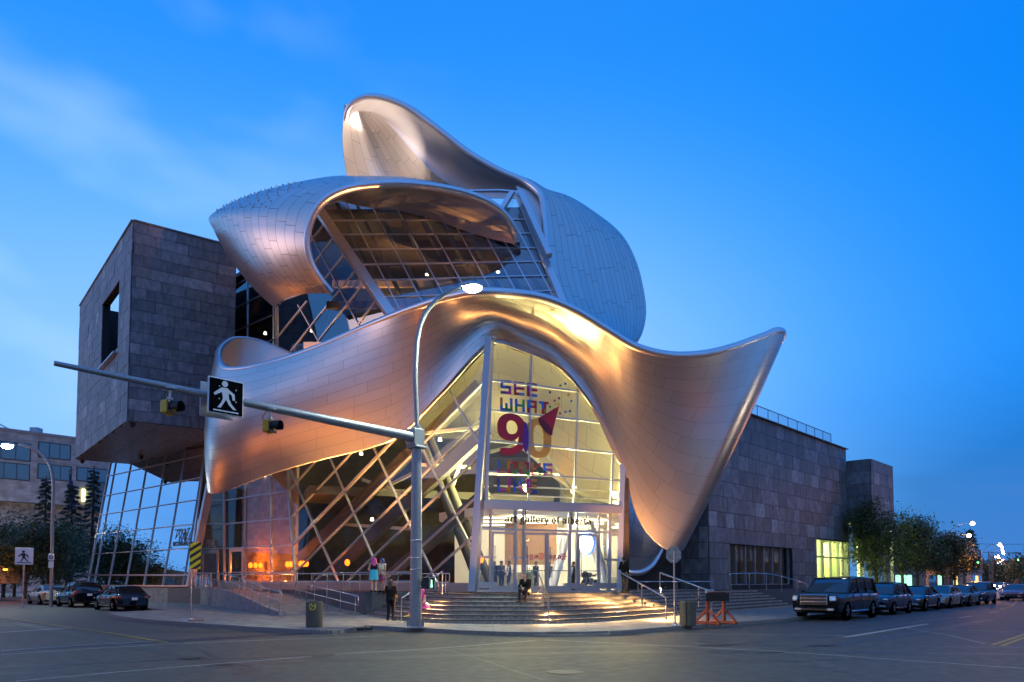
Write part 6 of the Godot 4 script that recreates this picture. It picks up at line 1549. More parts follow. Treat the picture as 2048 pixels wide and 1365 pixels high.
	part(sg, "bar", Mb.new().box(Vector3(0, -0.43, 0) + n * 0.04, Vector3(0.72, 0.035, 0.01), bb), pict)
	for q in [[-0.2, 0.25], [0.28, 0.22], [-0.2, -0.1], [0.28, -0.12]]: part(sg, "bolt", Mb.new().ball(x * q[0] + Vector3(0, q[1], 0) + n * 0.04, Vector3(0.02, 0.02, 0.02), 6), pict)
	n = Vector3(0.97, 0, 0.24); x = Vector3(0.24, 0, -0.97)
	bb = Basis(x, Vector3.UP, n)
	for q in [["amber flasher hanging from the signal arm before the stone block", 331.0], ["amber flasher hanging from the signal arm before the steel canopy", 535.0]]:
		var p: Vector3 = on_arm.call(q[1])
		var s := thing("flashing_signal", q[0], "traffic light", p + Vector3(0, -0.55, 0), 0.0, "amber flashers on the signal arm")
		part(s, "hanger", Mb.new().tube([Vector3(0, 0.6, 0), Vector3(0, 0.2, 0)], 0.035, 6).box(Vector3(0, 0.22, 0), Vector3(0.12, 0.1, 0.12), bb).lathe([Vector2(0.17, 0.48), Vector2(0.175, 0.49), Vector2(0.175, 0.53), Vector2(0.17, 0.54)], 8), mats["galvanised"])
		part(s, "cable", Mb.new().tube(smooth([Vector3(0, 0.5, 0) - n * 0.1, Vector3(0, 0.25, 0) - n * 0.26, Vector3(0, 0.05, 0) - n * 0.16], 4), 0.012, 5), mats["black_paint"])
		part(s, "housing", Mb.new().cbox(-n * 0.05, Vector3(0.36, 0.36, 0.24), bb, 0.03).cbox(Vector3(0, -0.2, 0) - n * 0.02, Vector3(0.14, 0.06, 0.12), bb), grain(mat("signal_yellow2", lin(0.8, 0.52, 0.02), 0.4), noise_tex("fine", 0.05), 1.5))
		part(s, "door_plate", Mb.new().cbox(n * 0.085, Vector3(0.38, 0.38, 0.03), bb), mats["black_paint"])
		var vis := Mb.new()
		for k in 14:
			var a0 := -0.6 + 4.35 * k / 14.0; var a1 := -0.6 + 4.35 * (k + 1) / 14.0
			var o0 := x * cos(a0) * 0.16 + Vector3(0, sin(a0) * 0.16, 0); var o1 := x * cos(a1) * 0.16 + Vector3(0, sin(a1) * 0.16, 0)
			vis.quad(o0 + n * 0.1, o1 + n * 0.1, o1 + n * (0.1 + 0.26), o0 + n * (0.1 + 0.26))
		part(s, "visor", vis, mats["black_paint"])
		part(s, "lens", Mb.new().ball(n * 0.1, Vector3(0.145, 0.145, 0.05), 12, bb), mat("amber_lens", lin(0.22, 0.13, 0.015), 0.12))
		part(s, "rear_lens", Mb.new().ball(-n * 0.18, Vector3(0.13, 0.13, 0.06), 10, bb), mat("rear_lens", lin(0.2, 0.35, 0.5), 0.1))
	# walk signal strapped to the mast
	var ws := thing("walk_signal", "black pedestrian signal box strapped low on the mast", "traffic light", foot + Vector3(0.42, 1.55, 0.1), 0.5)
	part(ws, "housing", Mb.new().cbox(Vector3.ZERO, Vector3(0.42, 0.4, 0.2)), mats["black_paint"])
	part(ws, "visor", Mb.new().box(Vector3(0, 0.2, 0.14), Vector3(0.42, 0.02, 0.12)).box(Vector3(0.2, 0, 0.14), Vector3(0.02, 0.4, 0.12)).box(Vector3(0.0, 0, 0.14), Vector3(0.02, 0.4, 0.12)), mats["galvanised"])
	part(ws, "walking_light", Mb.new().ball(Vector3(0.1, 0.09, 0.11), Vector3(0.025, 0.025, 0.01), 6).box(Vector3(0.1, 0.0, 0.11), Vector3(0.04, 0.12, 0.01)).box(Vector3(0.08, -0.1, 0.11), Vector3(0.02, 0.1, 0.01)).box(Vector3(0.12, -0.1, 0.11), Vector3(0.02, 0.1, 0.01)), glow("walk_glow", Color(0.75, 1.0, 0.85), 1.6))
	part(ws, "strap", Mb.new().box(Vector3(-0.26, 0.1, -0.02), Vector3(0.14, 0.04, 0.1)).box(Vector3(-0.26, -0.12, -0.02), Vector3(0.14, 0.04, 0.1)), mats["rail_steel"])
	# ---- striped hazard marker
	var hz := thing("hazard_marker", "yellow and black striped hazard marker on a thin post at the kerb", "sign", Vector3(-13.04, 0.13, -29.14), 0.35)
	part(hz, "post", Mb.new().tube([Vector3.ZERO, Vector3(0, 3.1, 0)], 0.03, 7), mats["rail_steel"])
	part(hz, "foot", Mb.new().lathe([Vector2(0.28, 0), Vector2(0.26, 0.04), Vector2(0.06, 0.1), Vector2(0.05, 0.12)], 12), mats["galvanised"])
	part(hz, "panel", Mb.new().cbox(Vector3(0.12, 2.66, 0.04), Vector3(0.42, 1.1, 0.02)), mat("hazard_yellow", lin(0.75, 0.48, 0.01), 0.45))
	var rect := PackedVector2Array([Vector2(-0.09, 2.11), Vector2(0.33, 2.11), Vector2(0.33, 3.21), Vector2(-0.09, 3.21)])
	for k in 5:
		var y := 1.86 + 0.29 * k
		for q in Geometry2D.intersect_polygons(rect, PackedVector2Array([Vector2(-0.2, y), Vector2(0.5, y + 0.5), Vector2(0.5, y + 0.64), Vector2(-0.2, y + 0.14)])):
			part(hz, "black_stripe", Mb.new().slab(q, Vector3(0, 0, 0.052), Vector3.RIGHT, Vector3.UP, 0.004), mats["black_paint"])
	var block := thing("kerb_block", "short reddish kerb block at the foot of the hazard marker", "kerb block", Vector3(-12.75, 0, -28.96), 0.62)
	part(block, "block", Mb.new().cbox(Vector3(0, 0.1, 0), Vector3(0.62, 0.2, 0.24)), grain(mat("red_kerb", lin(0.25, 0.13, 0.12), 0.8), noise_tex("fine", 0.05), 1.0))
	# ---- crossing sign and slim lamp at the left
	var cs := thing("crossing_sign", "square white crossing sign with a black walking figure beside the avenue", "sign", Vector3(Vector3(-31.39, 1.69, -46).x, 0, -46), 0.5)
	part(cs, "post", Mb.new().tube([Vector3.ZERO, Vector3(0, 3.0, 0)], 0.05, 7), mats["galvanised"])
	part(cs, "plate", Mb.new().cbox(Vector3(0, 3.35, 0.06), Vector3(0.98, 1.08, 0.03)), mats["white_paint"])
	walking_figure(cs, Vector3(0, 3.0, 0.08), Vector3.RIGHT, 0.72, mats["black_paint"])
	part(cs, "bar", Mb.new().box(Vector3(0, 2.93, 0.085), Vector3(0.8, 0.05, 0.01)), mats["black_paint"])
	var lf := Vector3(Vector3(-30.85, 1.68, -48).x, 0, -48)
	var sl := thing("slim_street_lamp", "slim galvanised street lamp with a curved arm over the avenue", "street lamp", lf)
	part(sl, "pole", Mb.new().tube(smooth([Vector3.ZERO, Vector3(-30.94, 5.55, -48) - lf, Vector3(-30.95, 7.74, -48) - lf, Vector3(-31.06, 8.93, -48) - lf, Vector3(-31.36, 9.78, -48) - lf, Vector3(-31.92, 10.43, -48) - lf, Vector3(-32.68, 10.84, -48) - lf, Vector3(-33.36, 11.01, -48) - lf], 4), 0.105, 9), steel)
	var hd := part(sl, "lamp_head", Mb.new().ball(Vector3.ZERO, Vector3(0.5, 0.13, 0.2), 12), mats["galvanised"])
	hd.position = Vector3(-34.11, 11.01, -48) - lf
	part(hd, "lens_light", Mb.new().ball(Vector3(-0.05, -0.1, 0), Vector3(0.4, 0.22, 0.2), 12), glow("white_lens", Color(0.9, 1.0, 0.98), 60.0))
	spot(hd, Vector3(-0.05, -0.35, 0), Vector3(-0.05, -8, 0), Color(0.96, 1.0, 0.9), 80.0, 82.0, 0.18)
	lamp(hd, Vector3(-0.05, -0.1, 0), Color(0.95, 1.0, 0.92), 8.0, 0.18)
	part(sl, "parking_sign", Mb.new().cbox(Vector3(0, 3.35, 0.14), Vector3(0.4, 0.42, 0.03)), mats["white_paint"])
	part(sl, "parking_sign", Mb.new().cbox(Vector3(0.0, 2.85, 0.14), Vector3(0.34, 0.42, 0.03)), mats["white_paint"])
	var ringp := Mb.new()
	for k in 16: ringp.bar(Vector3(0.12 * cos(TAU * k / 16), 3.35 + 0.12 * sin(TAU * k / 16), 0.165), Vector3(0.12 * cos(TAU * (k + 1) / 16), 3.35 + 0.12 * sin(TAU * (k + 1) / 16), 0.165), 0.04, 0.01, Vector3.BACK)
	part(sl, "no_parking_ring", ringp.bar(Vector3(-0.08, 3.43, 0.165), Vector3(0.08, 3.27, 0.165), 0.03, 0.01, Vector3.BACK), mats["black_paint"])
	# ---- litter bins of exposed-aggregate concrete
	var agg := mat("aggregate", lin(0.3, 0.26, 0.2), 0.9)
	grain(agg, noise_tex("pebble", 0.09, 2, 0.25, 1.0, 512, FastNoiseLite.TYPE_CELLULAR), 1.1, noise_tex("pebble_b", 0.09, 2, 0.0, 1.0, 512, FastNoiseLite.TYPE_CELLULAR), 1.2)
	for q in [["round aggregate concrete litter bin with a yellow scrawl", Vector3(-6.98, 0.13, -25.35)], ["round aggregate concrete litter bin beside the stop sign post", Vector3(6.42, 0.13, -26.2)]]:
		var b := thing("litter_bin", q[0], "litter bin", q[1], 0.0, "concrete litter bins")
		part(b, "body", Mb.new().lathe([Vector2(0.29, 0), Vector2(0.295, 0.03), Vector2(0.295, 0.86), Vector2(0.275, 0.9), Vector2(0.22, 0.9), Vector2(0.21, 0.7), Vector2(0, 0.7)], 28), agg)
		part(b, "liner", Mb.new().lathe([Vector2(0.2, 0.72), Vector2(0.205, 0.91), Vector2(0.19, 0.91), Vector2(0.18, 0.74)], 20), mats["black_paint"])
		if q[1].x < 0:
			var pts := []
			for w in [[-0.3, 0.72], [-0.34, 0.8], [-0.1, 0.82], [-0.02, 0.74], [0.2, 0.75], [0.36, 0.82], [0.32, 0.66], [0.1, 0.62], [-0.2, 0.62], [-0.3, 0.72], [-0.28, 0.66], [-0.05, 0.68]]:
				pts.append(Vector3(0.298 * sin(w[0]), w[1], 0.298 * cos(w[0])))
			part(b, "scrawl", Mb.new().tube(smooth(pts, 3), 0.014, 5), mat("scrawl_yellow", lin(0.75, 0.6, 0.05), 0.6))
		else:
			part(b, "seam", Mb.new().box(Vector3(-0.12, 0.45, 0.268), Vector3(0.03, 0.86, 0.03)), mats["black_paint"])
	# ---- stop sign seen from behind
	var ss := thing("stop_sign", "bare metal back of an octagonal stop sign on its post", "sign", Vector3(5.94, 0.13, -26.2), 0.12)
	part(ss, "post", Mb.new().tube([Vector3.ZERO, Vector3(0, 2.72, 0)], 0.035, 7), mats["rail_steel"])
	part(ss, "foot", Mb.new().lathe([Vector2(0.1, 0), Vector2(0.09, 0.04), Vector2(0.04, 0.1)], 10), mats["rail_steel"])
	var oct := PackedVector2Array()
	for k in 8: oct.append(Vector2(0.31, 0).rotated(TAU * (k + 0.5) / 8))
	part(ss, "plate", Mb.new().slab(oct, Vector3(0, 2.58, -0.045), Vector3.RIGHT, Vector3.UP, 0.012), grain(mat("sign_back", lin(0.45, 0.42, 0.43), 0.5, 0.3), noise_tex("blotch", 0.012), 1.0))
	part(ss, "bracket", Mb.new().box(Vector3(0, 2.36, -0.02), Vector3(0.3, 0.03, 0.03)), mats["rail_steel"])
	# ---- red barricades
	var red := grain(mat("barricade_red", lin(0.42, 0.07, 0.035), 0.7), noise_tex("worn", 0.06), 0.8)
	for q in [["worn red wooden barricade with a black board across, beside a concrete litter bin", Vector3(7.7, 0.13, -27.11), 0.5]]:
		var b := thing("barricade", q[0], "barricade", q[1], q[2])
		for sx in [-0.42, 0.42]:
			part(b, "post", Mb.new().cbox(Vector3(sx, 0.62, 0), Vector3(0.12, 1.2, 0.12)), red)
			part(b, "foot", Mb.new().cbox(Vector3(sx, 0.06, 0), Vector3(0.12, 0.12, 1.3)), red)
			for sz in [-1.0, 1.0]: part(b, "brace", Mb.new().bar(Vector3(sx, 0.55, sz * 0.06), Vector3(sx, 0.1, sz * 0.6), 0.09, 0.05, Vector3.RIGHT), red)
		part(b, "board", Mb.new().cbox(Vector3(0, 1.02, 0.09), Vector3(1.2, 0.32, 0.05)), mats["black_paint"])
		part(b, "top_strip", Mb.new().cbox(Vector3(0, 1.2, 0.09), Vector3(0.9, 0.03, 0.05)), red)
		part(b, "sand_weight", Mb.new().cbox(Vector3(-0.3, 1.2, 0.0), Vector3(0.4, 0.2, 0.1)), mats["galvanised"])
	# drain inlet at the kerb corner
	var dr := thing("drain_inlet", "dark iron drain inlet set in the kerb at the corner", "drain", Vector3(-5.52, 0, -25.46), 0.5)
	part(dr, "grate", Mb.new().box(Vector3(0, 0.04, 0), Vector3(1.1, 0.12, 0.3)), mats["black_paint"])
	for k in 5: part(dr, "bar", Mb.new().box(Vector3(-0.44 + 0.22 * k, 0.108, 0), Vector3(0.04, 0.02, 0.28)), mats["galvanised"])
	# street lamps on the viewer's own corner, just out of frame
	for q in [["white street lamp on the near corner, behind the viewer", Vector3(-9, 0, 4), Vector3(1.8, 0.6, -1.6)], ["white street lamp on the near side of the side street", Vector3(20, 0, -8), Vector3(-1.8, 0.6, -1.2)]]:
		cobra("corner_street_lamp", q[0], q[1], 10.5, [q[2]], steel, Color(0.96, 1.0, 0.84), 60.0, glow("white_lens", Color(0.9, 1.0, 0.98), 60.0), "street lamps on the near corner", false, true)
	# ---- things seen in the lobby
	var ov := thing("oval_light_sign", "glowing white oval hanging in the lobby, edged in blue", "illuminated sign", Vector3(4.16, 3.91, -40.2), -0.35)
	var ell := PackedVector2Array(); var ell2 := PackedVector2Array()
	for k in 24:
		ell.append(Vector2(0.42 * cos(TAU * k / 24), 0.56 * sin(TAU * k / 24) - 0.1 * sin(TAU * k / 24) * sin(TAU * k / 24))); ell2.append(ell[k] * 1.09)
	part(ov, "rim", Mb.new().slab(ell2, Vector3(0, 0, -0.3), Vector3.RIGHT, Vector3.UP, 0.3), glow("blue_rim_light", Color(0.25, 0.5, 1.0), 1.2))
	part(ov, "light_panel", Mb.new().slab(ell, Vector3(0, 0, 0.004), Vector3.RIGHT, Vector3.UP, 0.02), glow("oval_light", Color(0.9, 0.96, 1.0), 3.0))
	part(ov, "line", Mb.new().bar(Vector3(-0.3, 0.42, 0.03), Vector3(0, 0.1, 0.03), 0.025, 0.01, Vector3.BACK).bar(Vector3(0.3, 0.42, 0.031), Vector3(0, 0.1, 0.031), 0.025, 0.01, Vector3.BACK), mat("line_blue", lin(0.1, 0.2, 0.5), 0.5))
	part(ov, "hanger", Mb.new().tube([Vector3(0, 0.5, -0.15), Vector3(0, 1.6, -0.15)], 0.02, 5), mats["rail_steel"])
	lamp(ov, Vector3(0, 0, 0.25), Color(0.6, 0.8, 1.0), 1.2, 0.3)
	motorcycle(Vector3(Vector3(4.42, 1.27, -40.6).x, LAND + 0.01, -40.6), -0.6)
	var plant := thing("potted_plant", "bushy green pot plant inside the lobby doors", "plant", Vector3(Vector3(0.97, 1.25, -42.2).x, LAND, -42.2))
	part(plant, "pot", Mb.new().lathe([Vector2(0.16, 0), Vector2(0.2, 0.35), Vector2(0.18, 0.35), Vector2(0, 0.32)], 12), mats["black_paint"])
	var wh := []; var ti := []
	var r := RandomNumberGenerator.new(); r.seed = 9
	for k in 160:
		var d := Vector3(r.randfn(), r.randfn(), r.randfn()).normalized() * r.randf()
		wh.append(Transform3D(Basis.from_euler(Vector3(r.randf() - 0.3, r.randf() * TAU, r.randf() - 0.5)), Vector3(0, 0.9, 0) + d * Vector3(0.4, 0.5, 0.4))); ti.append(Color(0.05, 0.14, 0.02))
	scatter(plant, "foliage", leaf_mesh(0.2, 0.1), wh, ti, leaf_mat())


func motorcycle(at: Vector3, turn: float) -> void:
	var t := thing("motorcycle", "silver and black sports motorcycle displayed inside the right-hand door", "motorcycle", at, turn)
	for z in [-0.68, 0.7]:
		var ring := []
		for k in 25: ring.append(Vector3(0, 0.31 + 0.26 * sin(TAU * k / 24), z + 0.26 * cos(TAU * k / 24)))
		var w := part(t, "wheel", Mb.new().tube(ring, 0.06, 8, false), mats["black_paint"])
		part(w, "rim", Mb.new().lathe([Vector2(0.21, -0.03), Vector2(0.21, 0.03), Vector2(0.17, 0.03), Vector2(0.17, -0.03)], 18, Vector3(0, 0.31, z), Basis(Vector3.UP, Vector3.RIGHT, Vector3.BACK)), mats["rail_steel"])
		part(w, "spokes", Mb.new().bar(Vector3(0, 0.12, z), Vector3(0, 0.5, z), 0.04, 0.04).bar(Vector3(0, 0.31, z - 0.19), Vector3(0, 0.31, z + 0.19), 0.04, 0.04), mats["rail_steel"])
	part(t, "tank", Mb.new().ball(Vector3(0, 0.86, 0.12), Vector3(0.17, 0.15, 0.3), 12), mats["rail_steel"])
	part(t, "seat", Mb.new().ball(Vector3(0, 0.82, -0.38), Vector3(0.12, 0.06, 0.32), 10), mats["black_paint"])
	part(t, "tail", Mb.new().bar(Vector3(0, 0.84, -0.5), Vector3(0, 0.98, -0.88), 0.16, 0.09), mats["rail_steel"])
	part(t, "engine", Mb.new().cbox(Vector3(0, 0.5, 0.02), Vector3(0.3, 0.38, 0.5), Basis.IDENTITY, 0.06), mats["galvanised"])
	part(t, "fairing", Mb.new().ball(Vector3(0, 0.86, 0.56), Vector3(0.2, 0.22, 0.24), 12).ball(Vector3(0, 0.55, 0.42), Vector3(0.19, 0.24, 0.2), 12), mats["black_paint"])
	part(t, "fork", Mb.new().tube([Vector3(0.1, 0.31, 0.7), Vector3(0.1, 0.95, 0.48)], 0.03, 6).tube([Vector3(-0.1, 0.31, 0.7), Vector3(-0.1, 0.95, 0.48)], 0.03, 6), mats["rail_steel"])
	part(t, "handlebar", Mb.new().tube([Vector3(-0.32, 0.97, 0.38), Vector3(0, 1.0, 0.48), Vector3(0.32, 0.97, 0.38)], 0.018, 6), mats["black_paint"])
	part(t, "exhaust", Mb.new().tube([Vector3(0.16, 0.35, 0.1), Vector3(0.18, 0.36, -0.4), Vector3(0.18, 0.5, -0.75)], [0.04, 0.05, 0.07], 8), mats["rail_steel"])
	part(t, "windscreen", Mb.new().quad3(Vector3(-0.14, 1.02, 0.62), Vector3(0.14, 1.02, 0.62), Vector3(0.1, 1.18, 0.46), Vector3(-0.1, 1.18, 0.46)), mats["glass_dark"])



# ---------------------------------------------------------------- cars: nose towards +z, wheels on y = 0
# s: long, wide, high, belt (window line), hood (height at the nose end of the bonnet), tail (height of the boot), and stations along the body
func car(called: String, label: String, category: String, at: Vector3, heading: Vector3, s: Dictionary, paint: Material, group: String) -> Node3D:
	var t := thing(called, label, category, at, atan2(heading.x, heading.z), group)
	var L: float = s.long; var W: float = s.wide / 2.0; var H: float = s.high
	var belt: float = s.belt; var g0: float = s.sill
	var z0 := -L / 2.0; var z1 := L / 2.0
	# lower body: stations from tail to nose: [z fraction, top height, half width, bottom]
	var st: Array = s.body
	var rows := []
	var fine := []
	for k in st.size(): fine.append(Vector3(st[k][0], st[k][1], st[k][2]))
	var sm := smooth(fine, 3)
	var body := Mb.new()
	var ring_n := 0
	var pts := []
	for k in sm.size():
		var q: Vector3 = sm[k]
		var z := lerpf(z0, z1, clampf(q.x, 0.0, 1.0)); var top := q.y; var w := q.z * W
		var end := minf(q.x, 1.0 - q.x)
		var low := g0 + 0.16 * exp(-end * 30.0)
		var pr := []
		for c in [[0.0, low], [0.86, low], [0.95, low + 0.06], [0.985, lerpf(low, top, 0.3)], [1.0, lerpf(low, top, 0.55)], [0.99, lerpf(low, top, 0.76)], [0.955, lerpf(low, top, 0.9)], [0.88, lerpf(low, top, 0.975)], [0.76, top + 0.008], [0.4, top + 0.035], [0.0, top + 0.045]]:
			pr.append(Vector3(c[0] * w, c[1], z))
		var ring := []
		for k2 in pr.size(): ring.append(pr[k2])
		for k2 in range(pr.size() - 2, 0, -1): ring.append(Vector3(-pr[k2].x, pr[k2].y, z))
		pts.append(ring)
	loft(body, pts)
	part(t, "body", body, paint)
	# cabin: glass shell with painted roof and pillars
	var cb: Array = s.cabin          # z fractions: rear base, rear top, front top, front base
	var zb := []
	for c in cb: zb.append(lerpf(z0, z1, c))
	var wb := W * 0.86; var wt: float = W * float(s.get("tumble", 0.66))
	var gl := Mb.new()
	var cols := []
	var zs := [zb[0], lerpf(zb[0], zb[1], 0.5), zb[1], lerpf(zb[1], zb[2], 0.33), lerpf(zb[1], zb[2], 0.66), zb[2], lerpf(zb[2], zb[3], 0.5), zb[3]]
	var hs := [0.0, 0.6, 0.93, 1.0, 1.0, 0.92, 0.5, 0.0]
	for k in zs.size():
		var y: float = lerpf(belt, H - 0.03, hs[k])
		var ww := lerpf(wb, wt, hs[k])
		cols.append([Vector3(0, belt - 0.04, zs[k]), Vector3(wb, belt - 0.04, zs[k]), Vector3(ww * 1.0, y - 0.02, zs[k]), Vector3(ww * 0.9, y + 0.015, zs[k]), Vector3(0, y + 0.035, zs[k]), Vector3(-ww * 0.9, y + 0.015, zs[k]), Vector3(-ww, y - 0.02, zs[k]), Vector3(-wb, belt - 0.04, zs[k])])
	loft(gl, cols)
	part(t, "windows", gl, mats["car_glass"])
	var rf := []
	for k in range(2, 6):
		var y: float = lerpf(belt, H - 0.03, hs[k]); var ww := lerpf(wb, wt, hs[k]) + 0.012
		rf.append([Vector3(0, y - 0.05, zs[k]), Vector3(ww, y - 0.05, zs[k]), Vector3(ww, y - 0.005, zs[k]), Vector3(ww * 0.9, y + 0.035, zs[k]), Vector3(0, y + 0.06, zs[k]), Vector3(-ww * 0.9, y + 0.035, zs[k]), Vector3(-ww, y - 0.005, zs[k]), Vector3(-ww, y - 0.05, zs[k])])
	var roof := Mb.new(); loft(roof, rf)
	part(t, "roof", roof, paint)
	for x in [-1.0, 1.0]:
		var P := func(k: int, o: float) -> Vector3: return Vector3(x * (lerpf(wb, wt, hs[k]) + o), lerpf(belt, H - 0.03, hs[k]) - (0.04 if k in [0, 7] else 0.01), zs[k])
		part(t, "pillar", Mb.new().bar(P.call(7, 0.0), P.call(5, 0.0), 0.06, 0.06), paint)
		part(t, "pillar", Mb.new().bar(P.call(0, 0.0), P.call(2, 0.0), 0.1, 0.12), paint)
		for f in s.posts:
			var z := lerpf(z0, z1, f)
			part(t, "pillar", Mb.new().bar(Vector3(x * (wb + 0.004), belt - 0.05, z), Vector3(x * (wt + 0.004), H - 0.06, z), 0.05, 0.09, Vector3.BACK), s.get("post_mat", mats["black_paint"]))
		# doors: shut lines and handles
		for f in s.doors:
			part(t, "door_line", Mb.new().box(Vector3(x * W * 0.985, (belt + g0) / 2 + 0.06, lerpf(z0, z1, f)), Vector3(0.03, belt - g0 - 0.22, 0.012)), mats["black_paint"])
		for f in s.handles:
			part(t, "door_handle", Mb.new().cbox(Vector3(x * W * 0.985, belt - 0.17, lerpf(z0, z1, f)), Vector3(0.05, 0.03, 0.17)), mats["chrome"])
		part(t, "mirror", Mb.new().ball(Vector3(x * (W + 0.09), belt + 0.06, lerpf(z0, z1, cb[3] - 0.035)), Vector3(0.11, 0.08, 0.07), 8).box(Vector3(x * (W - 0.02), belt + 0.02, lerpf(z0, z1, cb[3] - 0.035)), Vector3(0.14, 0.03, 0.05)), paint)
		part(t, "side_trim", Mb.new().cbox(Vector3(x * W * 0.975, g0 + 0.09, 0), Vector3(0.05, 0.06, L * 0.42)), s.get("trim", mats["black_paint"]))
		# lamps
		var hl: Vector3 = s.headlight
		var hh := part(t, "headlight", Mb.new().cbox(Vector3(x * (W * 0.77), hl.y, z1 - hl.z - 0.03), Vector3(0.3, 0.15 if hl.x < 1.12 else 0.3, 0.2), Basis(Vector3.UP, x * 0.45) * Basis(Vector3.RIGHT, -0.25), 0.05), mats["black_paint"])
		part(hh, "lamp_lens", Mb.new().cbox(Vector3(x * (W * 0.77), hl.y, z1 - hl.z + 0.035), Vector3(0.27, 0.1 if hl.x < 1.12 else 0.25, 0.12), Basis(Vector3.UP, x * 0.45) * Basis(Vector3.RIGHT, -0.25), 0.04), mats["head_glass"])
		var tl: Vector3 = s.taillight
		part(t, "taillight", Mb.new().cbox(Vector3(x * (W * 0.8), tl.y, z0 + tl.z), Vector3(0.3, 0.14 * tl.x, 0.16), Basis(Vector3.UP, x * 0.35), 0.03), mats["tail_glass"])
		for f in s.wheels:
			var z := lerpf(z0, z1, f); var r: float = s.wheel
			part(t, "wheel_arch", Mb.new().lathe([Vector2(r + 0.06, -0.02), Vector2(r + 0.06, 0.02), Vector2(0, 0.021)], 24, Vector3(x * (W - 0.035), r + 0.02, z), Basis(Vector3.UP * x, Vector3.RIGHT * x, Vector3.BACK)), mats["black_paint"])
			var ax := Basis(Vector3.UP * x, Vector3.RIGHT * x, Vector3.BACK)
			var wh := part(t, "wheel", Mb.new().lathe([Vector2(r * 0.66, -0.2), Vector2(r * 0.95, -0.2), Vector2(r, -0.16), Vector2(r, -0.03), Vector2(r * 0.95, 0.0), Vector2(r * 0.68, 0.0), Vector2(r * 0.66, -0.03)], 26, Vector3(x * (W + 0.005), r, z), ax), mats["tyre"])
			var rim := Mb.new().lathe([Vector2(r * 0.68, -0.02), Vector2(r * 0.62, -0.01), Vector2(r * 0.58, -0.06), Vector2(0.0, -0.075)], 22, Vector3(x * (W + 0.008), r, z), ax)
			part(wh, "rim", rim, mats["rim_dark"])
			var sp := Mb.new()
			for k in 5:
				var a := TAU * k / 5.0 + 0.3
				for d in [-0.13, 0.13]: sp.bar(Vector3(x * (W - 0.01), r, z), Vector3(x * (W - 0.018), r + r * 0.63 * sin(a + d), z + r * 0.63 * cos(a + d)), 0.022, 0.035, Vector3.RIGHT)
			part(wh, "spokes", sp.ball(Vector3(x * (W - 0.01), r, z), Vector3(0.02, 0.05, 0.05), 8), mats["alloy"])
	# nose: grille, bumper, plate; tail: plate
	var gr: Array = s.grille        # [width, height, y]
	var go := part(t, "grille", Mb.new().cbox(Vector3(0, gr[2], z1 - gr[3]), Vector3(gr[0], gr[1], 0.06), Basis.IDENTITY, 0.03), mats["chrome"])
	var inner := Mb.new()
	var bars: int = gr[4]
	for k in bars:
		inner.box(Vector3(0, gr[2] + gr[1] * ((k + 0.5) / bars - 0.5), z1 - gr[3] + 0.03), Vector3(gr[0] * 0.94, gr[1] / bars * 0.8, 0.03))
	part(go, "grille_opening", inner, mats["black_paint"])
	part(t, "front_bumper", Mb.new().cbox(Vector3(0, g0 + 0.2, z1 - 0.07), Vector3(s.wide * 0.78, 0.16, 0.2), Basis.IDENTITY, 0.05), mats["black_paint"])
	for x in [-1.0, 1.0]: part(t, "fog_lamp", Mb.new().cbox(Vector3(x * W * 0.66, g0 + 0.2, z1 - 0.03), Vector3(0.3, 0.1, 0.16)), mats["head_glass"])
	part(t, "licence_plate", Mb.new().cbox(Vector3(0, s.plate, z0 + s.get("plate_in", 0.0) - 0.012), Vector3(0.32, 0.16, 0.02)), mats["white_paint"])
	part(t, "rear_bumper", Mb.new().cbox(Vector3(0, g0 + 0.15, z0 + 0.09), Vector3(s.wide * 0.84, 0.13, 0.16), Basis.IDENTITY, 0.05), mats["black_paint"])
	return t


func loft(b: Mb, rings: Array) -> void:      # closed rings, smooth along and round
	var m: int = rings[0].size()
	var ids := []
	for k in rings.size():
		var row := []
		for j in m:
			var a: Vector3 = rings[k][(j + 1) % m] - rings[k][(j + m - 1) % m]
			var f: Vector3 = rings[mini(k + 1, rings.size() - 1)][j] - rings[maxi(k - 1, 0)][j]
			var n := f.cross(a).normalized()
			row.append(b.vert(rings[k][j], -n if n.dot(rings[k][j] - centre(rings[k])) < 0 else n))
		ids.append(row)
	for k in rings.size() - 1:
		for j in m:
			var p: int = ids[k][j]; var q: int = ids[k][(j + 1) % m]; var r: int = ids[k + 1][(j + 1) % m]; var s: int = ids[k + 1][j]
			b.face(p, q, r); b.face(p, r, s)
	for e in [0, rings.size() - 1]:
		var c := centre(rings[e])
		var d := (c - centre(rings[1 if e == 0 else e - 1])).normalized()
		for j in m:
			var p: Vector3 = rings[e][j]; var q: Vector3 = rings[e][(j + 1) % m]
			var i0 := b.vert(c, d); var i1 := b.vert(p, d); var i2 := b.vert(q, d)
			b.face(i0, i1, i2)

func centre(r: Array) -> Vector3:
	var c := Vector3.ZERO
	for p in r: c += p
	return c / r.size()


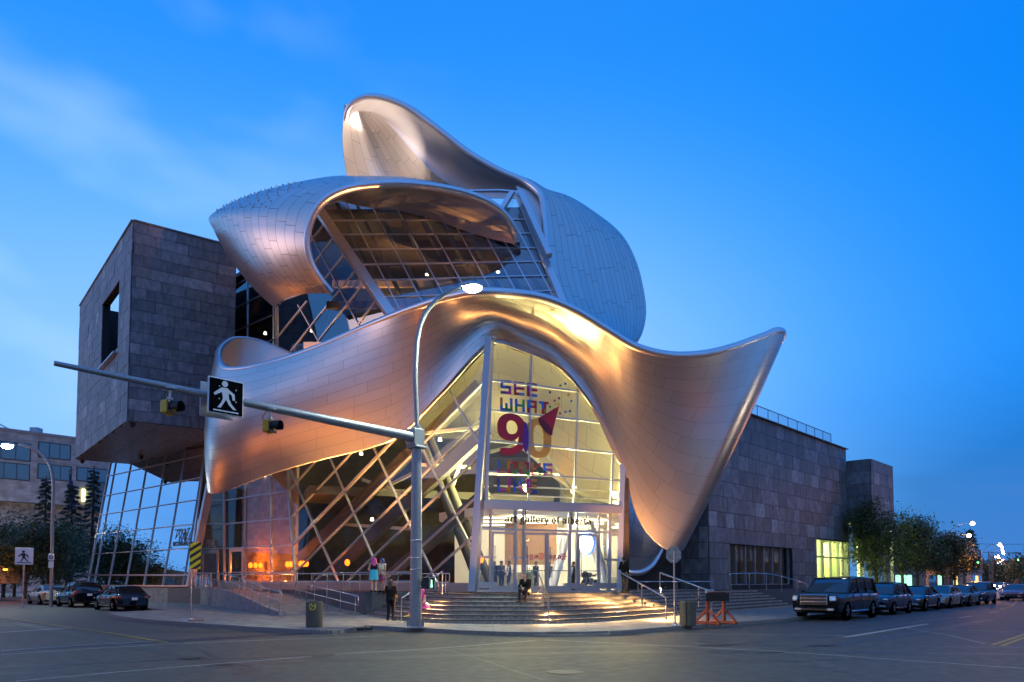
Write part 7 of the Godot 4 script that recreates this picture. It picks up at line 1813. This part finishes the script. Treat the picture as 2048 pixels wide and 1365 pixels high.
func vehicles() -> void:
	mat("car_glass", lin(0.012, 0.014, 0.016), 0.03, 0.0).metallic_specular = 1.0
	mat("chrome", lin(0.7, 0.71, 0.72), 0.12, 1.0)
	var hg := mat("head_glass", lin(0.55, 0.57, 0.6), 0.06, 0.7); hg.clearcoat_enabled = true
	var tg := mat("tail_glass", lin(0.32, 0.012, 0.012), 0.08); tg.clearcoat_enabled = true
	mat("tyre", lin(0.018, 0.018, 0.019), 0.85)
	mat("rim_dark", lin(0.08, 0.08, 0.085), 0.4, 0.6)
	mat("alloy", lin(0.5, 0.5, 0.52), 0.25, 0.9)
	var paints := {}
	for q in [["black", lin(0.006, 0.006, 0.008), 0.12], ["navy", lin(0.01, 0.014, 0.03), 0.15], ["charcoal", lin(0.035, 0.036, 0.04), 0.15], ["silver", lin(0.24, 0.22, 0.19), 0.28], ["red", lin(0.12, 0.006, 0.008), 0.15]]:
		var m := mat("paint_" + q[0], q[1], q[2] + 0.1, 0.6 if q[0] == "silver" else 0.0)
		m.clearcoat_enabled = true; m.clearcoat = 0.6; m.clearcoat_roughness = 0.03; m.metallic_specular = 0.3
		paints[q[0]] = m
	var sedan := {"long": 4.8, "wide": 1.86, "high": 1.46, "belt": 0.93, "sill": 0.2, "body": [[0.0, 0.74, 0.72], [0.02, 0.95, 0.86], [0.1, 1.03, 0.96], [0.3, 0.97, 1.0], [0.5, 0.94, 1.0], [0.7, 0.96, 1.0], [0.86, 0.83, 0.97], [0.955, 0.7, 0.86], [0.99, 0.6, 0.72], [1.0, 0.5, 0.62]],
		"cabin": [0.07, 0.27, 0.54, 0.755], "posts": [0.42], "post_mat": mats["black_paint"], "doors": [0.25, 0.44, 0.66], "handles": [0.3, 0.48], "wheels": [0.19, 0.79], "wheel": 0.35, "headlight": Vector3(1, 0.68, 0.24), "taillight": Vector3(1.1, 0.83, 0.1), "grille": [1.0, 0.2, 0.55, 0.02, 3], "plate": 0.72}
	var suv := {"long": 5.6, "wide": 2.14, "high": 1.96, "belt": 1.22, "sill": 0.3, "tumble": 0.74, "body": [[0.0, 1.1, 0.88], [0.015, 1.22, 0.95], [0.1, 1.22, 1.0], [0.4, 1.22, 1.0], [0.7, 1.21, 1.0], [0.86, 1.16, 1.0], [0.95, 1.17, 0.98], [0.98, 1.13, 0.95], [1.0, 1.02, 0.9]],
		"cabin": [0.012, 0.06, 0.58, 0.73], "posts": [0.24, 0.44], "doors": [0.26, 0.46, 0.66], "handles": [0.31, 0.5], "wheels": [0.18, 0.8], "wheel": 0.43, "headlight": Vector3(1.15, 0.98, 0.02), "taillight": Vector3(2.6, 1.05, 0.06), "grille": [1.2, 0.46, 0.92, -0.03, 3], "plate": 0.95, "trim": mats["chrome"]}
	var cross := {"long": 4.6, "wide": 1.88, "high": 1.68, "belt": 1.06, "sill": 0.25, "tumble": 0.68, "body": [[0.0, 0.95, 0.84], [0.02, 1.07, 0.93], [0.12, 1.08, 0.99], [0.4, 1.06, 1.0], [0.7, 1.05, 1.0], [0.86, 0.97, 0.99], [0.96, 0.82, 0.9], [1.0, 0.68, 0.78]],
		"cabin": [0.02, 0.13, 0.54, 0.75], "posts": [0.22, 0.43], "doors": [0.24, 0.44, 0.66], "handles": [0.29, 0.48], "wheels": [0.19, 0.79], "wheel": 0.36, "headlight": Vector3(1.1, 0.8, 0.22), "taillight": Vector3(1.6, 1.0, 0.1), "grille": [1.0, 0.24, 0.64, 0.02, 3], "plate": 0.85}
	var right := "cars parked along the side street"
	var c0 := Vector3(13.45, 0, -31.9)
	var L2 := 2.75
	var on := func(s: float) -> Vector3: return c0 + RD * (s + L2)
	car("sport_utility_vehicle", "large black sport utility vehicle with chrome grille heading the parked row", "car", on.call(0.0), -RD, suv, paints["black"], right)
	car("parked_car", "dark blue crossover parked directly behind the large black utility vehicle", "car", on.call(6.9), -RD, cross, paints["navy"], right)
	car("parked_car", "black saloon with a wide chrome grille, third in the parked row", "car", on.call(13.0), -RD, sedan, paints["black"], right)
	car("parked_car", "silver-beige saloon parked fourth in the row before the shops", "car", on.call(18.9), -RD, sedan, paints["silver"], right)
	car("parked_car", "charcoal saloon parked behind the silver-beige one", "car", on.call(24.3), -RD, sedan, paints["charcoal"], right)
	car("parked_car", "dark tall crossover at the far end of the parked row", "car", on.call(30.0), -RD, cross, paints["navy"], right)
	car("parked_car", "red car under the far amber street lamps", "car", on.call(43.0) + Vector3(0.6, 0, 0), -RD, sedan, paints["red"], right)
	car("parked_car", "dark car half hidden behind the red one down the street", "car", on.call(49.0) + Vector3(1.6, 0, 0), -RD, cross, paints["charcoal"], right)
	# oncoming headlights far down the street
	for q in [["far car with dazzling headlights coming up the street", 2006.0, 150.0], ["second far car with headlights, beside the dazzling one", 1994.0, 172.0]]:
		var p := Vector3((q[1] - 1024.0) / 1431.0 * q[2], 0, -q[2])
		var c := car("moving_car", q[0], "car", p, Vector3(-0.55, 0, 0.83), sedan, paints["charcoal"], "far cars driving towards the crossing")
		for x in [-0.65, 0.65]:
			var hb := part(c, "headlight_beam", Mb.new().ball(Vector3(x, 0.68, 2.42), Vector3(0.2, 0.14, 0.06), 8), glow("headlight_glow", Color(0.95, 0.95, 1.0), 60.0))
			if q[1] > 2000.0: spot(hb, Vector3(x, 0.68, 2.5), Vector3(x, 0.2, 12.0), Color(0.95, 0.95, 1.0), 60.0, 30.0, 0.08)
	var left := "cars parked along the avenue"
	var r1 := Vector3(-22.0, 0, -41.8)
	var kerb_side := func(s: float) -> Vector3: return r1 + LD * (s + 2.4)
	var big := sedan.duplicate()
	car("parked_car", "black saloon with a white plate, parked closest to the crossing on the avenue", "car", kerb_side.call(0.0), LD, sedan, paints["black"], left)
	car("parked_car", "black crossover parked ahead of the black saloon on the avenue", "car", kerb_side.call(8.2), LD, cross, paints["black"], left)
	car("parked_car", "silver-beige saloon parked first in line on the avenue", "car", kerb_side.call(16.0), LD, sedan, paints["silver"], left)



# ---------------------------------------------------------------- people: a field of tapered capsules joined smoothly, meshed as surface nets
class Field:
	var cell := 0.016
	var o := Vector3.ZERO
	var n := Vector3i.ZERO
	var f := PackedFloat32Array()
	var k := 0.02
	var bones := []

	func setup(lo: Vector3, hi: Vector3, c: float, kk: float) -> void:
		cell = c; k = kk; o = lo
		n = Vector3i(((hi - lo) / c).ceil()) + Vector3i.ONE
		f.resize(n.x * n.y * n.z)

	static func dist(p: Vector3, b: Array) -> float:
		var a: Vector3 = b[0]; var ab: Vector3 = b[1] - a
		var l := ab.length_squared()
		var t := clampf((p - a).dot(ab) / l, 0.0, 1.0) if l > 1e-9 else 0.0
		return p.distance_to(a + ab * t) - lerpf(b[2], b[3], t)

	func bone(b: Array) -> void:
		bones.append(b)
		var m := maxf(b[2], b[3]) + k * 3.5
		var lo := ((Vector3(minf(b[0].x, b[1].x), minf(b[0].y, b[1].y), minf(b[0].z, b[1].z)) - Vector3(m, m, m) - o) / cell).floor()
		var hi := ((Vector3(maxf(b[0].x, b[1].x), maxf(b[0].y, b[1].y), maxf(b[0].z, b[1].z)) + Vector3(m, m, m) - o) / cell).ceil()
		for z in range(maxi(int(lo.z), 0), mini(int(hi.z) + 1, n.z)):
			for y in range(maxi(int(lo.y), 0), mini(int(hi.y) + 1, n.y)):
				var row := (z * n.y + y) * n.x
				for x in range(maxi(int(lo.x), 0), mini(int(hi.x) + 1, n.x)):
					var d := dist(o + Vector3(x, y, z) * cell, b)
					if d < k * 3.5: f[row + x] += exp(-d / k)

	func mesh_into(m: Mb) -> void:
		var ids := {}
		var nx := n.x; var nxy := n.x * n.y
		for z in n.z - 1:
			for y in n.y - 1:
				for x in n.x - 1:
					var i := z * nxy + y * nx + x
					var c := 0
					for q in 8:
						if f[i + (q & 1) + ((q >> 1) & 1) * nx + (q >> 2) * nxy] > 1.0: c |= 1 << q
					if c == 0 or c == 255: continue
					var s := Vector3.ZERO; var cnt := 0
					for e in [[0, 1], [2, 3], [4, 5], [6, 7], [0, 2], [1, 3], [4, 6], [5, 7], [0, 4], [1, 5], [2, 6], [3, 7]]:
						var a: int = e[0]; var b: int = e[1]
						if ((c >> a) & 1) != ((c >> b) & 1):
							var va := log(maxf(f[i + (a & 1) + ((a >> 1) & 1) * nx + (a >> 2) * nxy], 1e-4)); var vb := log(maxf(f[i + (b & 1) + ((b >> 1) & 1) * nx + (b >> 2) * nxy], 1e-4))
							var t := va / (va - vb)
							s += Vector3(a & 1, (a >> 1) & 1, a >> 2).lerp(Vector3(b & 1, (b >> 1) & 1, b >> 2), t); cnt += 1
					var p := o + (Vector3(x, y, z) + s / cnt) * cell
					var best := 1e9; var col := Color.WHITE
					for b in bones:
						var d := dist(p, b)
						if d < best: best = d; col = b[4]
					m.col = col
					ids[i] = m.vert(p, grad(x, y, z, i, nx, nxy))
		m.col = Color.WHITE
		for i in ids:
			var x: int = i % nx; var y: int = (i / nx) % n.y; var z: int = i / nxy
			var ins := f[i] > 1.0
			for ax in 3:
				var st: int = [1, nx, nxy][ax]
				if (f[i + st] > 1.0) == ins: continue
				var u: int = [nx, nxy, 1][ax]; var w: int = [nxy, 1, nx][ax]
				if not (ids.has(i - u) and ids.has(i - w) and ids.has(i - u - w)): continue
				var a: int = ids[i]; var b: int = ids[i - u]; var c: int = ids[i - u - w]; var d: int = ids[i - w]
				if ins: m.face(a, b, c); m.face(a, c, d)
				else: m.face(a, c, b); m.face(a, d, c)

	func grad(x: int, y: int, z: int, i: int, nx: int, nxy: int) -> Vector3:
		var g := Vector3.ZERO
		for q in 8:
			var v := log(maxf(f[i + (q & 1) + ((q >> 1) & 1) * nx + (q >> 2) * nxy], 1e-4))
			g -= v * Vector3((q & 1) * 2 - 1, ((q >> 1) & 1) * 2 - 1, (q >> 2) * 2 - 1)
		return g.normalized()


# j: joints by name; w: colours for skin, top, legs, shoes, hair; style switches in opt
func person(label: String, at: Vector3, turn: float, j: Dictionary, w: Dictionary, opt := {}, group := "", scale := 1.0) -> Node3D:
	var t := thing("person", label, "person", at, turn, group)
	if scale != 1.0: t.scale = Vector3.ONE * scale
	var d := {"pelvis": Vector3(0, 0.94, 0), "chest": Vector3(0, 1.26, 0), "neck": Vector3(0, 1.45, -0.01), "head": Vector3(0, 1.585, 0.015), "look": Vector3(0, 0, 1),
		"shoulder_l": Vector3(0.18, 1.4, -0.01), "elbow_l": Vector3(0.235, 1.12, -0.03), "wrist_l": Vector3(0.235, 0.87, 0.05), "shoulder_r": Vector3(-0.18, 1.4, -0.01), "elbow_r": Vector3(-0.235, 1.12, -0.03), "wrist_r": Vector3(-0.235, 0.87, 0.05),
		"hip_l": Vector3(0.09, 0.9, 0), "knee_l": Vector3(0.1, 0.49, 0.03), "ankle_l": Vector3(0.1, 0.08, -0.03), "toe_l": Vector3(0.12, 0.035, 0.14), "hip_r": Vector3(-0.09, 0.9, 0), "knee_r": Vector3(-0.1, 0.49, 0.03), "ankle_r": Vector3(-0.1, 0.08, -0.03), "toe_r": Vector3(-0.12, 0.035, 0.14)}
	d.merge(j, true)
	var skin: Color = w.skin; var top: Color = w.top; var legs: Color = w.legs; var shoe: Color = w.shoes; var fat: float = opt.get("bulk", 1.0); var slim: float = opt.get("limb", 1.0)
	var lo := Vector3(9, 9, 9); var hi := -lo
	for q in d:
		if q != "look": lo = lo.min(d[q]); hi = hi.max(d[q])
	var f := Field.new()
	f.setup(lo - Vector3(0.28, 0.06, 0.28), hi + Vector3(0.28, 0.2, 0.28), opt.get("cell", 0.017), 0.014)
	var right: Vector3 = (d.hip_l - d.hip_r).normalized()
	for s in [-1.0, 1.0]:
		var o: Vector3 = right * s
		f.bone([d.pelvis + o * 0.055, d.chest + o * 0.06, 0.115 * fat, 0.115 * fat, top])
		f.bone([d.chest + o * 0.06, d.neck + o * 0.09 + Vector3(0, -0.08, 0), 0.115 * fat, 0.075 * fat, top])
		f.bone([d.pelvis + o * 0.06 + Vector3(0, -0.03, 0), d.pelvis + o * 0.065 + Vector3(0, -0.06, -0.02), 0.112 * fat, 0.112 * fat, legs])
		var e := "_l" if s > 0 else "_r"
		var sleeve: Color = w.get("sleeve", top); var fore: Color = w.get("fore", sleeve)
		f.bone([d.neck + o * 0.05 + Vector3(0, -0.05, 0), d["shoulder" + e], 0.055, 0.058, w.get("strap", top)])
		f.bone([d["shoulder" + e], d["elbow" + e], 0.056 * slim, 0.043 * slim, sleeve])
		f.bone([d["elbow" + e], d["wrist" + e], 0.043 * slim, 0.03 * slim, fore])
		f.bone([d["hip" + e], d["knee" + e], 0.09 * fat * opt.get("leg", 1.0), 0.062 * opt.get("leg", 1.0), legs])
		f.bone([d["knee" + e], d["ankle" + e], 0.06 * opt.get("leg", 1.0), 0.045 * opt.get("leg", 1.0), w.get("shin", legs)])
		f.bone([d["ankle" + e] + Vector3(0, -0.03, 0), d["toe" + e], 0.045, 0.034, shoe])
		f.bone([d["ankle" + e] + Vector3(0, -0.04, -0.03), d["ankle" + e] + Vector3(0, 0.02, 0), 0.04, 0.042, shoe])
	f.bone([d.neck + Vector3(0, -0.08, 0), d.head + Vector3(0, -0.06, -0.01), 0.06, 0.05, skin])
	var b := Mb.new()
	f.mesh_into(b)
	# head with brow, nose, mouth, chin and ears, on a finer grid
	var h: Vector3 = d.head; var look: Vector3 = d.look.normalized()
	var fr := look; var sd := Vector3.UP.cross(fr).normalized(); var up := fr.cross(sd)
	var g := Field.new()
	g.setup(h - Vector3(0.15, 0.2, 0.15), h + Vector3(0.15, 0.17, 0.15), 0.009, 0.007)
	g.bone([h + up * 0.035 - fr * 0.02, h + up * 0.03 + fr * 0.02, 0.088, 0.08, skin])
	g.bone([h - up * 0.02 + fr * 0.035, h - up * 0.075 + fr * 0.06, 0.062, 0.036, skin])
	g.bone([h + up * 0.012 + fr * 0.1, h - up * 0.022 + fr * 0.115, 0.011, 0.015, skin])
	g.bone([h - up * 0.12 - fr * 0.02, h - up * 0.05 - fr * 0.015, 0.052, 0.055, skin])
	g.bone([h - up * 0.052 + fr * 0.086 - sd * 0.015, h - up * 0.052 + fr * 0.086 + sd * 0.015, 0.012, 0.012, Color(skin.r * 0.8, skin.g * 0.55, skin.b * 0.5)])
	for s in [-1.0, 1.0]:
		g.bone([h + sd * s * 0.086 + up * 0.015, h + sd * s * 0.084 - up * 0.025, 0.018, 0.013, skin])
		g.bone([h + sd * s * 0.02 + up * 0.03 + fr * 0.088, h + sd * s * 0.05 + up * 0.03 + fr * 0.075, 0.011, 0.01, skin])
	g.mesh_into(b)
	# hands: palm, four fingers, thumb
	for e in ["_l", "_r"]:
		var wr: Vector3 = d["wrist" + e]; var dir: Vector3 = opt.get("hand" + e, (wr - d["elbow" + e]).normalized()).normalized()
		var s := 1.0 if e == "_l" else -1.0
		var th := (fr * 0.8 - right * s * 0.5); th = (th - dir * th.dot(dir)).normalized()       # thumb side
		var pn := dir.cross(th) * -s                                                             # towards the palm
		var q := Field.new()
		var c := wr + dir * 0.09
		q.setup(c - Vector3.ONE * 0.14, c + Vector3.ONE * 0.14, 0.008, 0.005)
		q.bone([wr - dir * 0.02, wr + dir * 0.03, 0.026, 0.027, skin])
		for k in 4:
			var off := th * (0.03 - 0.02 * k)
			q.bone([wr + dir * 0.025 + off * 0.7, wr + dir * 0.085 + off, 0.017, 0.014, skin])
			var l: float = [0.036, 0.042, 0.039, 0.03][k]
			var p1 := wr + dir * 0.09 + off; var p2 := p1 + (dir * 0.85 + pn * 0.45).normalized() * l; var p3 := p2 + (dir * 0.4 + pn * 0.9).normalized() * l * 0.8
			q.bone([p1, p2, 0.0095, 0.0088, skin]); q.bone([p2, p3, 0.0088, 0.0075, skin])
		q.bone([wr + dir * 0.02 + th * 0.025, wr + dir * 0.055 + th * 0.06 + pn * 0.015, 0.013, 0.0105, skin])
		q.bone([wr + dir * 0.055 + th * 0.06 + pn * 0.015, wr + dir * 0.085 + th * 0.062 + pn * 0.035, 0.0105, 0.0085, skin])
		q.mesh_into(b)
	var cloth := mat("body_colours", Color.WHITE, 0.75)
	cloth.vertex_color_use_as_albedo = true; cloth.metallic_specular = 0.2
	part(t, "body", b, cloth)
	for s in [-1.0, 1.0]: part(t, "eye", Mb.new().ball(h + sd * s * 0.033 + up * 0.012 + fr * 0.086, Vector3(0.011, 0.008, 0.008), 8), mats["eye_dark"])
	# hair
	var hm := mat("hair_%d" % hash(w.hair), w.hair.linear_to_srgb(), 0.6)
	var r := Field.new()
	var long: float = opt.get("hair_long", 0.0)
	r.setup(h - Vector3(0.2, 0.16 + long, 0.2), h + Vector3(0.2, 0.2, 0.2), 0.012, 0.012)
	r.bone([h + up * 0.06 - fr * 0.03, h + up * 0.065 + fr * 0.015, 0.088, 0.078, w.hair])
	r.bone([h + up * 0.03 - fr * 0.04, h - up * 0.03 - fr * 0.045, 0.085, 0.07, w.hair])
	if opt.get("puff", 0.0) > 0.0:
		for s in [-1.0, 1.0]: r.bone([h + sd * s * 0.06 + up * 0.05 - fr * 0.02, h + sd * s * 0.085 - up * 0.06 - fr * 0.02, 0.07, 0.055, w.hair])
	if long > 0.0:
		for s in [-1.0, 0.0, 1.0]: r.bone([h + sd * s * 0.06 - fr * 0.06, h + sd * s * 0.055 - up * long - fr * 0.075, 0.06, 0.04, w.hair])
	var hb := Mb.new()
	r.mesh_into(hb)
	part(t, "hair", hb, hm)
	if opt.has("skirt"):
		var q: Array = opt.skirt        # [colour, top y, bottom y, top radius, bottom radius]
		var sk := Mb.new()
		var rows := 7
		for k in rows:
			for a in 24:
				var pt := func(kk: int, aa: int) -> Vector3:
					var v := float(kk) / rows; var ang := TAU * aa / 24.0
					var rr: float = lerpf(q[3], q[4], pow(v, 0.6)) + 0.012 * sin(ang * 6.0) * v
					return Vector3(rr * 1.15 * cos(ang), lerpf(q[1], q[2], v), rr * 0.92 * sin(ang) - 0.01)
				sk.quad(pt.call(k + 1, a + 1), pt.call(k + 1, a), pt.call(k, a), pt.call(k, a + 1))
		var skm := mat("skirt_%d" % hash(q[0]), (q[0] as Color).linear_to_srgb(), 0.4)
		part(t, "skirt", sk, skm)
	return t


func people() -> void:
	mat("eye_dark", lin(0.02, 0.015, 0.012), 0.2)
	var pale := Color(0.42, 0.25, 0.18); var tan_ := Color(0.3, 0.16, 0.1)
	var black := Color(0.008, 0.008, 0.01); var dark := Color(0.015, 0.015, 0.02); var brown := Color(0.03, 0.018, 0.012)
	# man seen from behind on the pavement
	var p: Vector3 = Vector3(-4.99, 0.13, -29.51)
	person("person with long brown hair in black, seen from behind on the pavement", p, PI - 0.12, {"ankle_l": Vector3(0.11, 0.08, -0.02), "ankle_r": Vector3(-0.13, 0.08, -0.03), "toe_l": Vector3(0.15, 0.035, 0.14), "toe_r": Vector3(-0.19, 0.035, 0.13), "elbow_l": Vector3(0.27, 1.14, -0.04), "elbow_r": Vector3(-0.27, 1.14, -0.04), "wrist_l": Vector3(0.22, 0.93, 0.1), "wrist_r": Vector3(-0.22, 0.93, 0.1)},
		{"skin": tan_, "top": black, "legs": Color(0.012, 0.012, 0.018), "shoes": Color(0.03, 0.03, 0.03), "fore": tan_, "hair": Color(0.05, 0.028, 0.018)}, {"hair_long": 0.2, "leg": 1.15, "bulk": 1.12}, "", 0.98)
	# two women with dyed hair on the landing
	p = Vector3(-6.49, 1.31, -33.6); p.y = LAND
	person("person with long pink hair and a shiny turquoise skirt, seen from behind", p, PI + 0.35, {"elbow_r": Vector3(-0.24, 1.14, 0.06), "wrist_r": Vector3(-0.12, 1.02, 0.24), "elbow_l": Vector3(0.25, 1.13, 0.04), "wrist_l": Vector3(0.16, 0.95, 0.2)},
		{"skin": pale, "top": Color(0.02, 0.015, 0.03), "sleeve": pale, "strap": pale, "legs": pale, "shoes": black, "hair": Color(0.62, 0.06, 0.25)}, {"hair_long": 0.34, "puff": 1.0, "bulk": 0.98, "skirt": [Color(0.02, 0.36, 0.5), 1.12, 0.62, 0.15, 0.2]}, "", 0.95)
	p = Vector3(-6.24, 1.29, -34.4); p.y = LAND
	person("person with a blue bob, white top and magenta skirt facing the pink-haired one", p, -0.5, {"elbow_r": Vector3(-0.23, 1.13, 0.05), "wrist_r": Vector3(0.02, 1.08, 0.18), "elbow_l": Vector3(0.23, 1.13, 0.05), "wrist_l": Vector3(-0.02, 1.12, 0.2), "look": Vector3(-0.5, -0.1, 0.85)},
		{"skin": pale, "top": Color(0.6, 0.58, 0.4), "sleeve": pale, "strap": Color(0.6, 0.6, 0.6), "legs": pale, "shoes": black, "hair": Color(0.015, 0.025, 0.3)}, {"puff": 1.0, "skirt": [Color(0.2, 0.008, 0.09), 1.0, 0.55, 0.14, 0.16]}, "", 0.94)
	# seated man on the steps
	p = Vector3(0.6, 1.11, -29.6); p.y = LAND - 0.45
	person("grey-haired person in a dark suit seated on the top step looking aside", p, -0.35, {"pelvis": Vector3(0, 0.56, 0), "chest": Vector3(0, 0.88, 0.08), "neck": Vector3(0, 1.06, 0.12), "head": Vector3(0, 1.19, 0.16), "look": Vector3(-0.75, 0.05, 0.5), "shoulder_l": Vector3(0.19, 1.0, 0.1), "shoulder_r": Vector3(-0.19, 1.0, 0.1),
		"elbow_l": Vector3(0.24, 0.76, 0.24), "elbow_r": Vector3(-0.24, 0.76, 0.26), "wrist_l": Vector3(0.05, 0.7, 0.42), "wrist_r": Vector3(-0.06, 0.68, 0.43), "hip_l": Vector3(0.1, 0.54, 0.04), "hip_r": Vector3(-0.1, 0.54, 0.04), "knee_l": Vector3(0.15, 0.6, 0.46), "knee_r": Vector3(-0.13, 0.62, 0.46), "ankle_l": Vector3(0.13, 0.2, 0.52), "ankle_r": Vector3(-0.12, 0.2, 0.56), "toe_l": Vector3(0.16, 0.16, 0.7), "toe_r": Vector3(-0.15, 0.16, 0.74)},
		{"skin": pale, "top": black, "legs": dark, "shoes": Color(0.12, 0.05, 0.015), "hair": Color(0.12, 0.1, 0.09)}, {"bulk": 1.08, "leg": 1.1})
	# man standing at the right-hand rail
	p = Vector3(5.01, 1.28, -31.9); p.y = LAND
	person("person in a black shirt and grey trousers standing behind the stair rail", p, PI * 0.72, {"elbow_l": Vector3(0.24, 1.14, -0.08), "elbow_r": Vector3(-0.24, 1.14, -0.04), "wrist_l": Vector3(0.15, 0.98, 0.12), "wrist_r": Vector3(-0.2, 0.9, 0.1), "look": Vector3(0.2, 0, 1)},
		{"skin": tan_, "top": black, "fore": black, "legs": Color(0.07, 0.06, 0.05), "shoes": black, "hair": Color(0.006, 0.006, 0.006)}, {"leg": 1.1}, "", 0.96)
	# person in pink sitting behind the mast
	p = Vector3(-3.55, 0.64, -28.6); p.y = LAND - 0.76
	person("person in bright pink sitting low on the steps, half hidden by the mast", p, -0.75, {"pelvis": Vector3(0, 0.3, 0), "chest": Vector3(0, 0.6, 0.03), "neck": Vector3(0, 0.78, 0.05), "head": Vector3(0, 0.91, 0.08), "shoulder_l": Vector3(0.17, 0.73, 0.05), "shoulder_r": Vector3(-0.17, 0.73, 0.05), "elbow_l": Vector3(0.23, 0.48, 0.12), "elbow_r": Vector3(-0.23, 0.48, 0.12), "wrist_l": Vector3(0.16, 0.4, 0.36), "wrist_r": Vector3(-0.16, 0.4, 0.36),
		"hip_l": Vector3(0.09, 0.28, 0.04), "hip_r": Vector3(-0.09, 0.28, 0.04), "knee_l": Vector3(0.12, 0.32, 0.46), "knee_r": Vector3(-0.12, 0.34, 0.46), "ankle_l": Vector3(0.12, -0.05, 0.6), "ankle_r": Vector3(-0.12, -0.05, 0.64), "toe_l": Vector3(0.14, -0.1, 0.78), "toe_r": Vector3(-0.14, -0.1, 0.82)},
		{"skin": pale, "top": Color(0.6, 0.03, 0.2), "sleeve": pale, "legs": pale, "shin": Color(0.7, 0.02, 0.2), "shoes": Color(0.6, 0.45, 0.08), "hair": Color(0.65, 0.06, 0.3)}, {"puff": 1.0, "skirt": [Color(0.65, 0.05, 0.22), 0.46, 0.22, 0.16, 0.3]}, "", 0.95)
	# people in the lobby
	var grp := "people standing in the lobby"
	var list := [["person in black facing the lobby desk, behind the door at the prow", 989.0, 41.0, 2.6, black, dark, {}], ["person in dark clothes between two others behind the first door", 1003.0, 40.6, 0.6, dark, black, {"elbow_r": Vector3(-0.25, 1.15, 0.05), "wrist_r": Vector3(-0.05, 1.1, 0.26)}], ["person in a pale shirt and dark waistcoat behind the first door", 1018.0, 40.2, -1.9, dark, Color(0.015, 0.02, 0.04), {}],
		["person in dark clothes behind the double door, beside the text board", 1072.0, 42.5, 0.8, black, black, {}], ["person in black close to the sloping column in the lobby", 1098.0, 43.0, 3.0, black, dark, {"elbow_l": Vector3(0.26, 1.16, 0.05), "wrist_l": Vector3(0.1, 1.15, 0.25)}], ["person in dark clothes with pale sleeves next to the motorcycle", 1147.0, 42.0, -2.2, dark, black, {"elbow_r": Vector3(-0.25, 1.15, 0.05), "wrist_r": Vector3(-0.1, 1.05, 0.28)}]]
	for q in list:
		var at := Vector3((q[1] - 1024.0) / 1431.0 * q[2], LAND + 0.01, -q[2])
		var shirt := {"skin": tan_, "top": q[4], "legs": q[5], "shoes": black, "hair": brown}
		if "pale" in q[0]: shirt["sleeve"] = Color(0.5, 0.52, 0.55)
		person(q[0], at, q[3], q[6], shirt, {"cell": 0.024}, grp, 0.97)
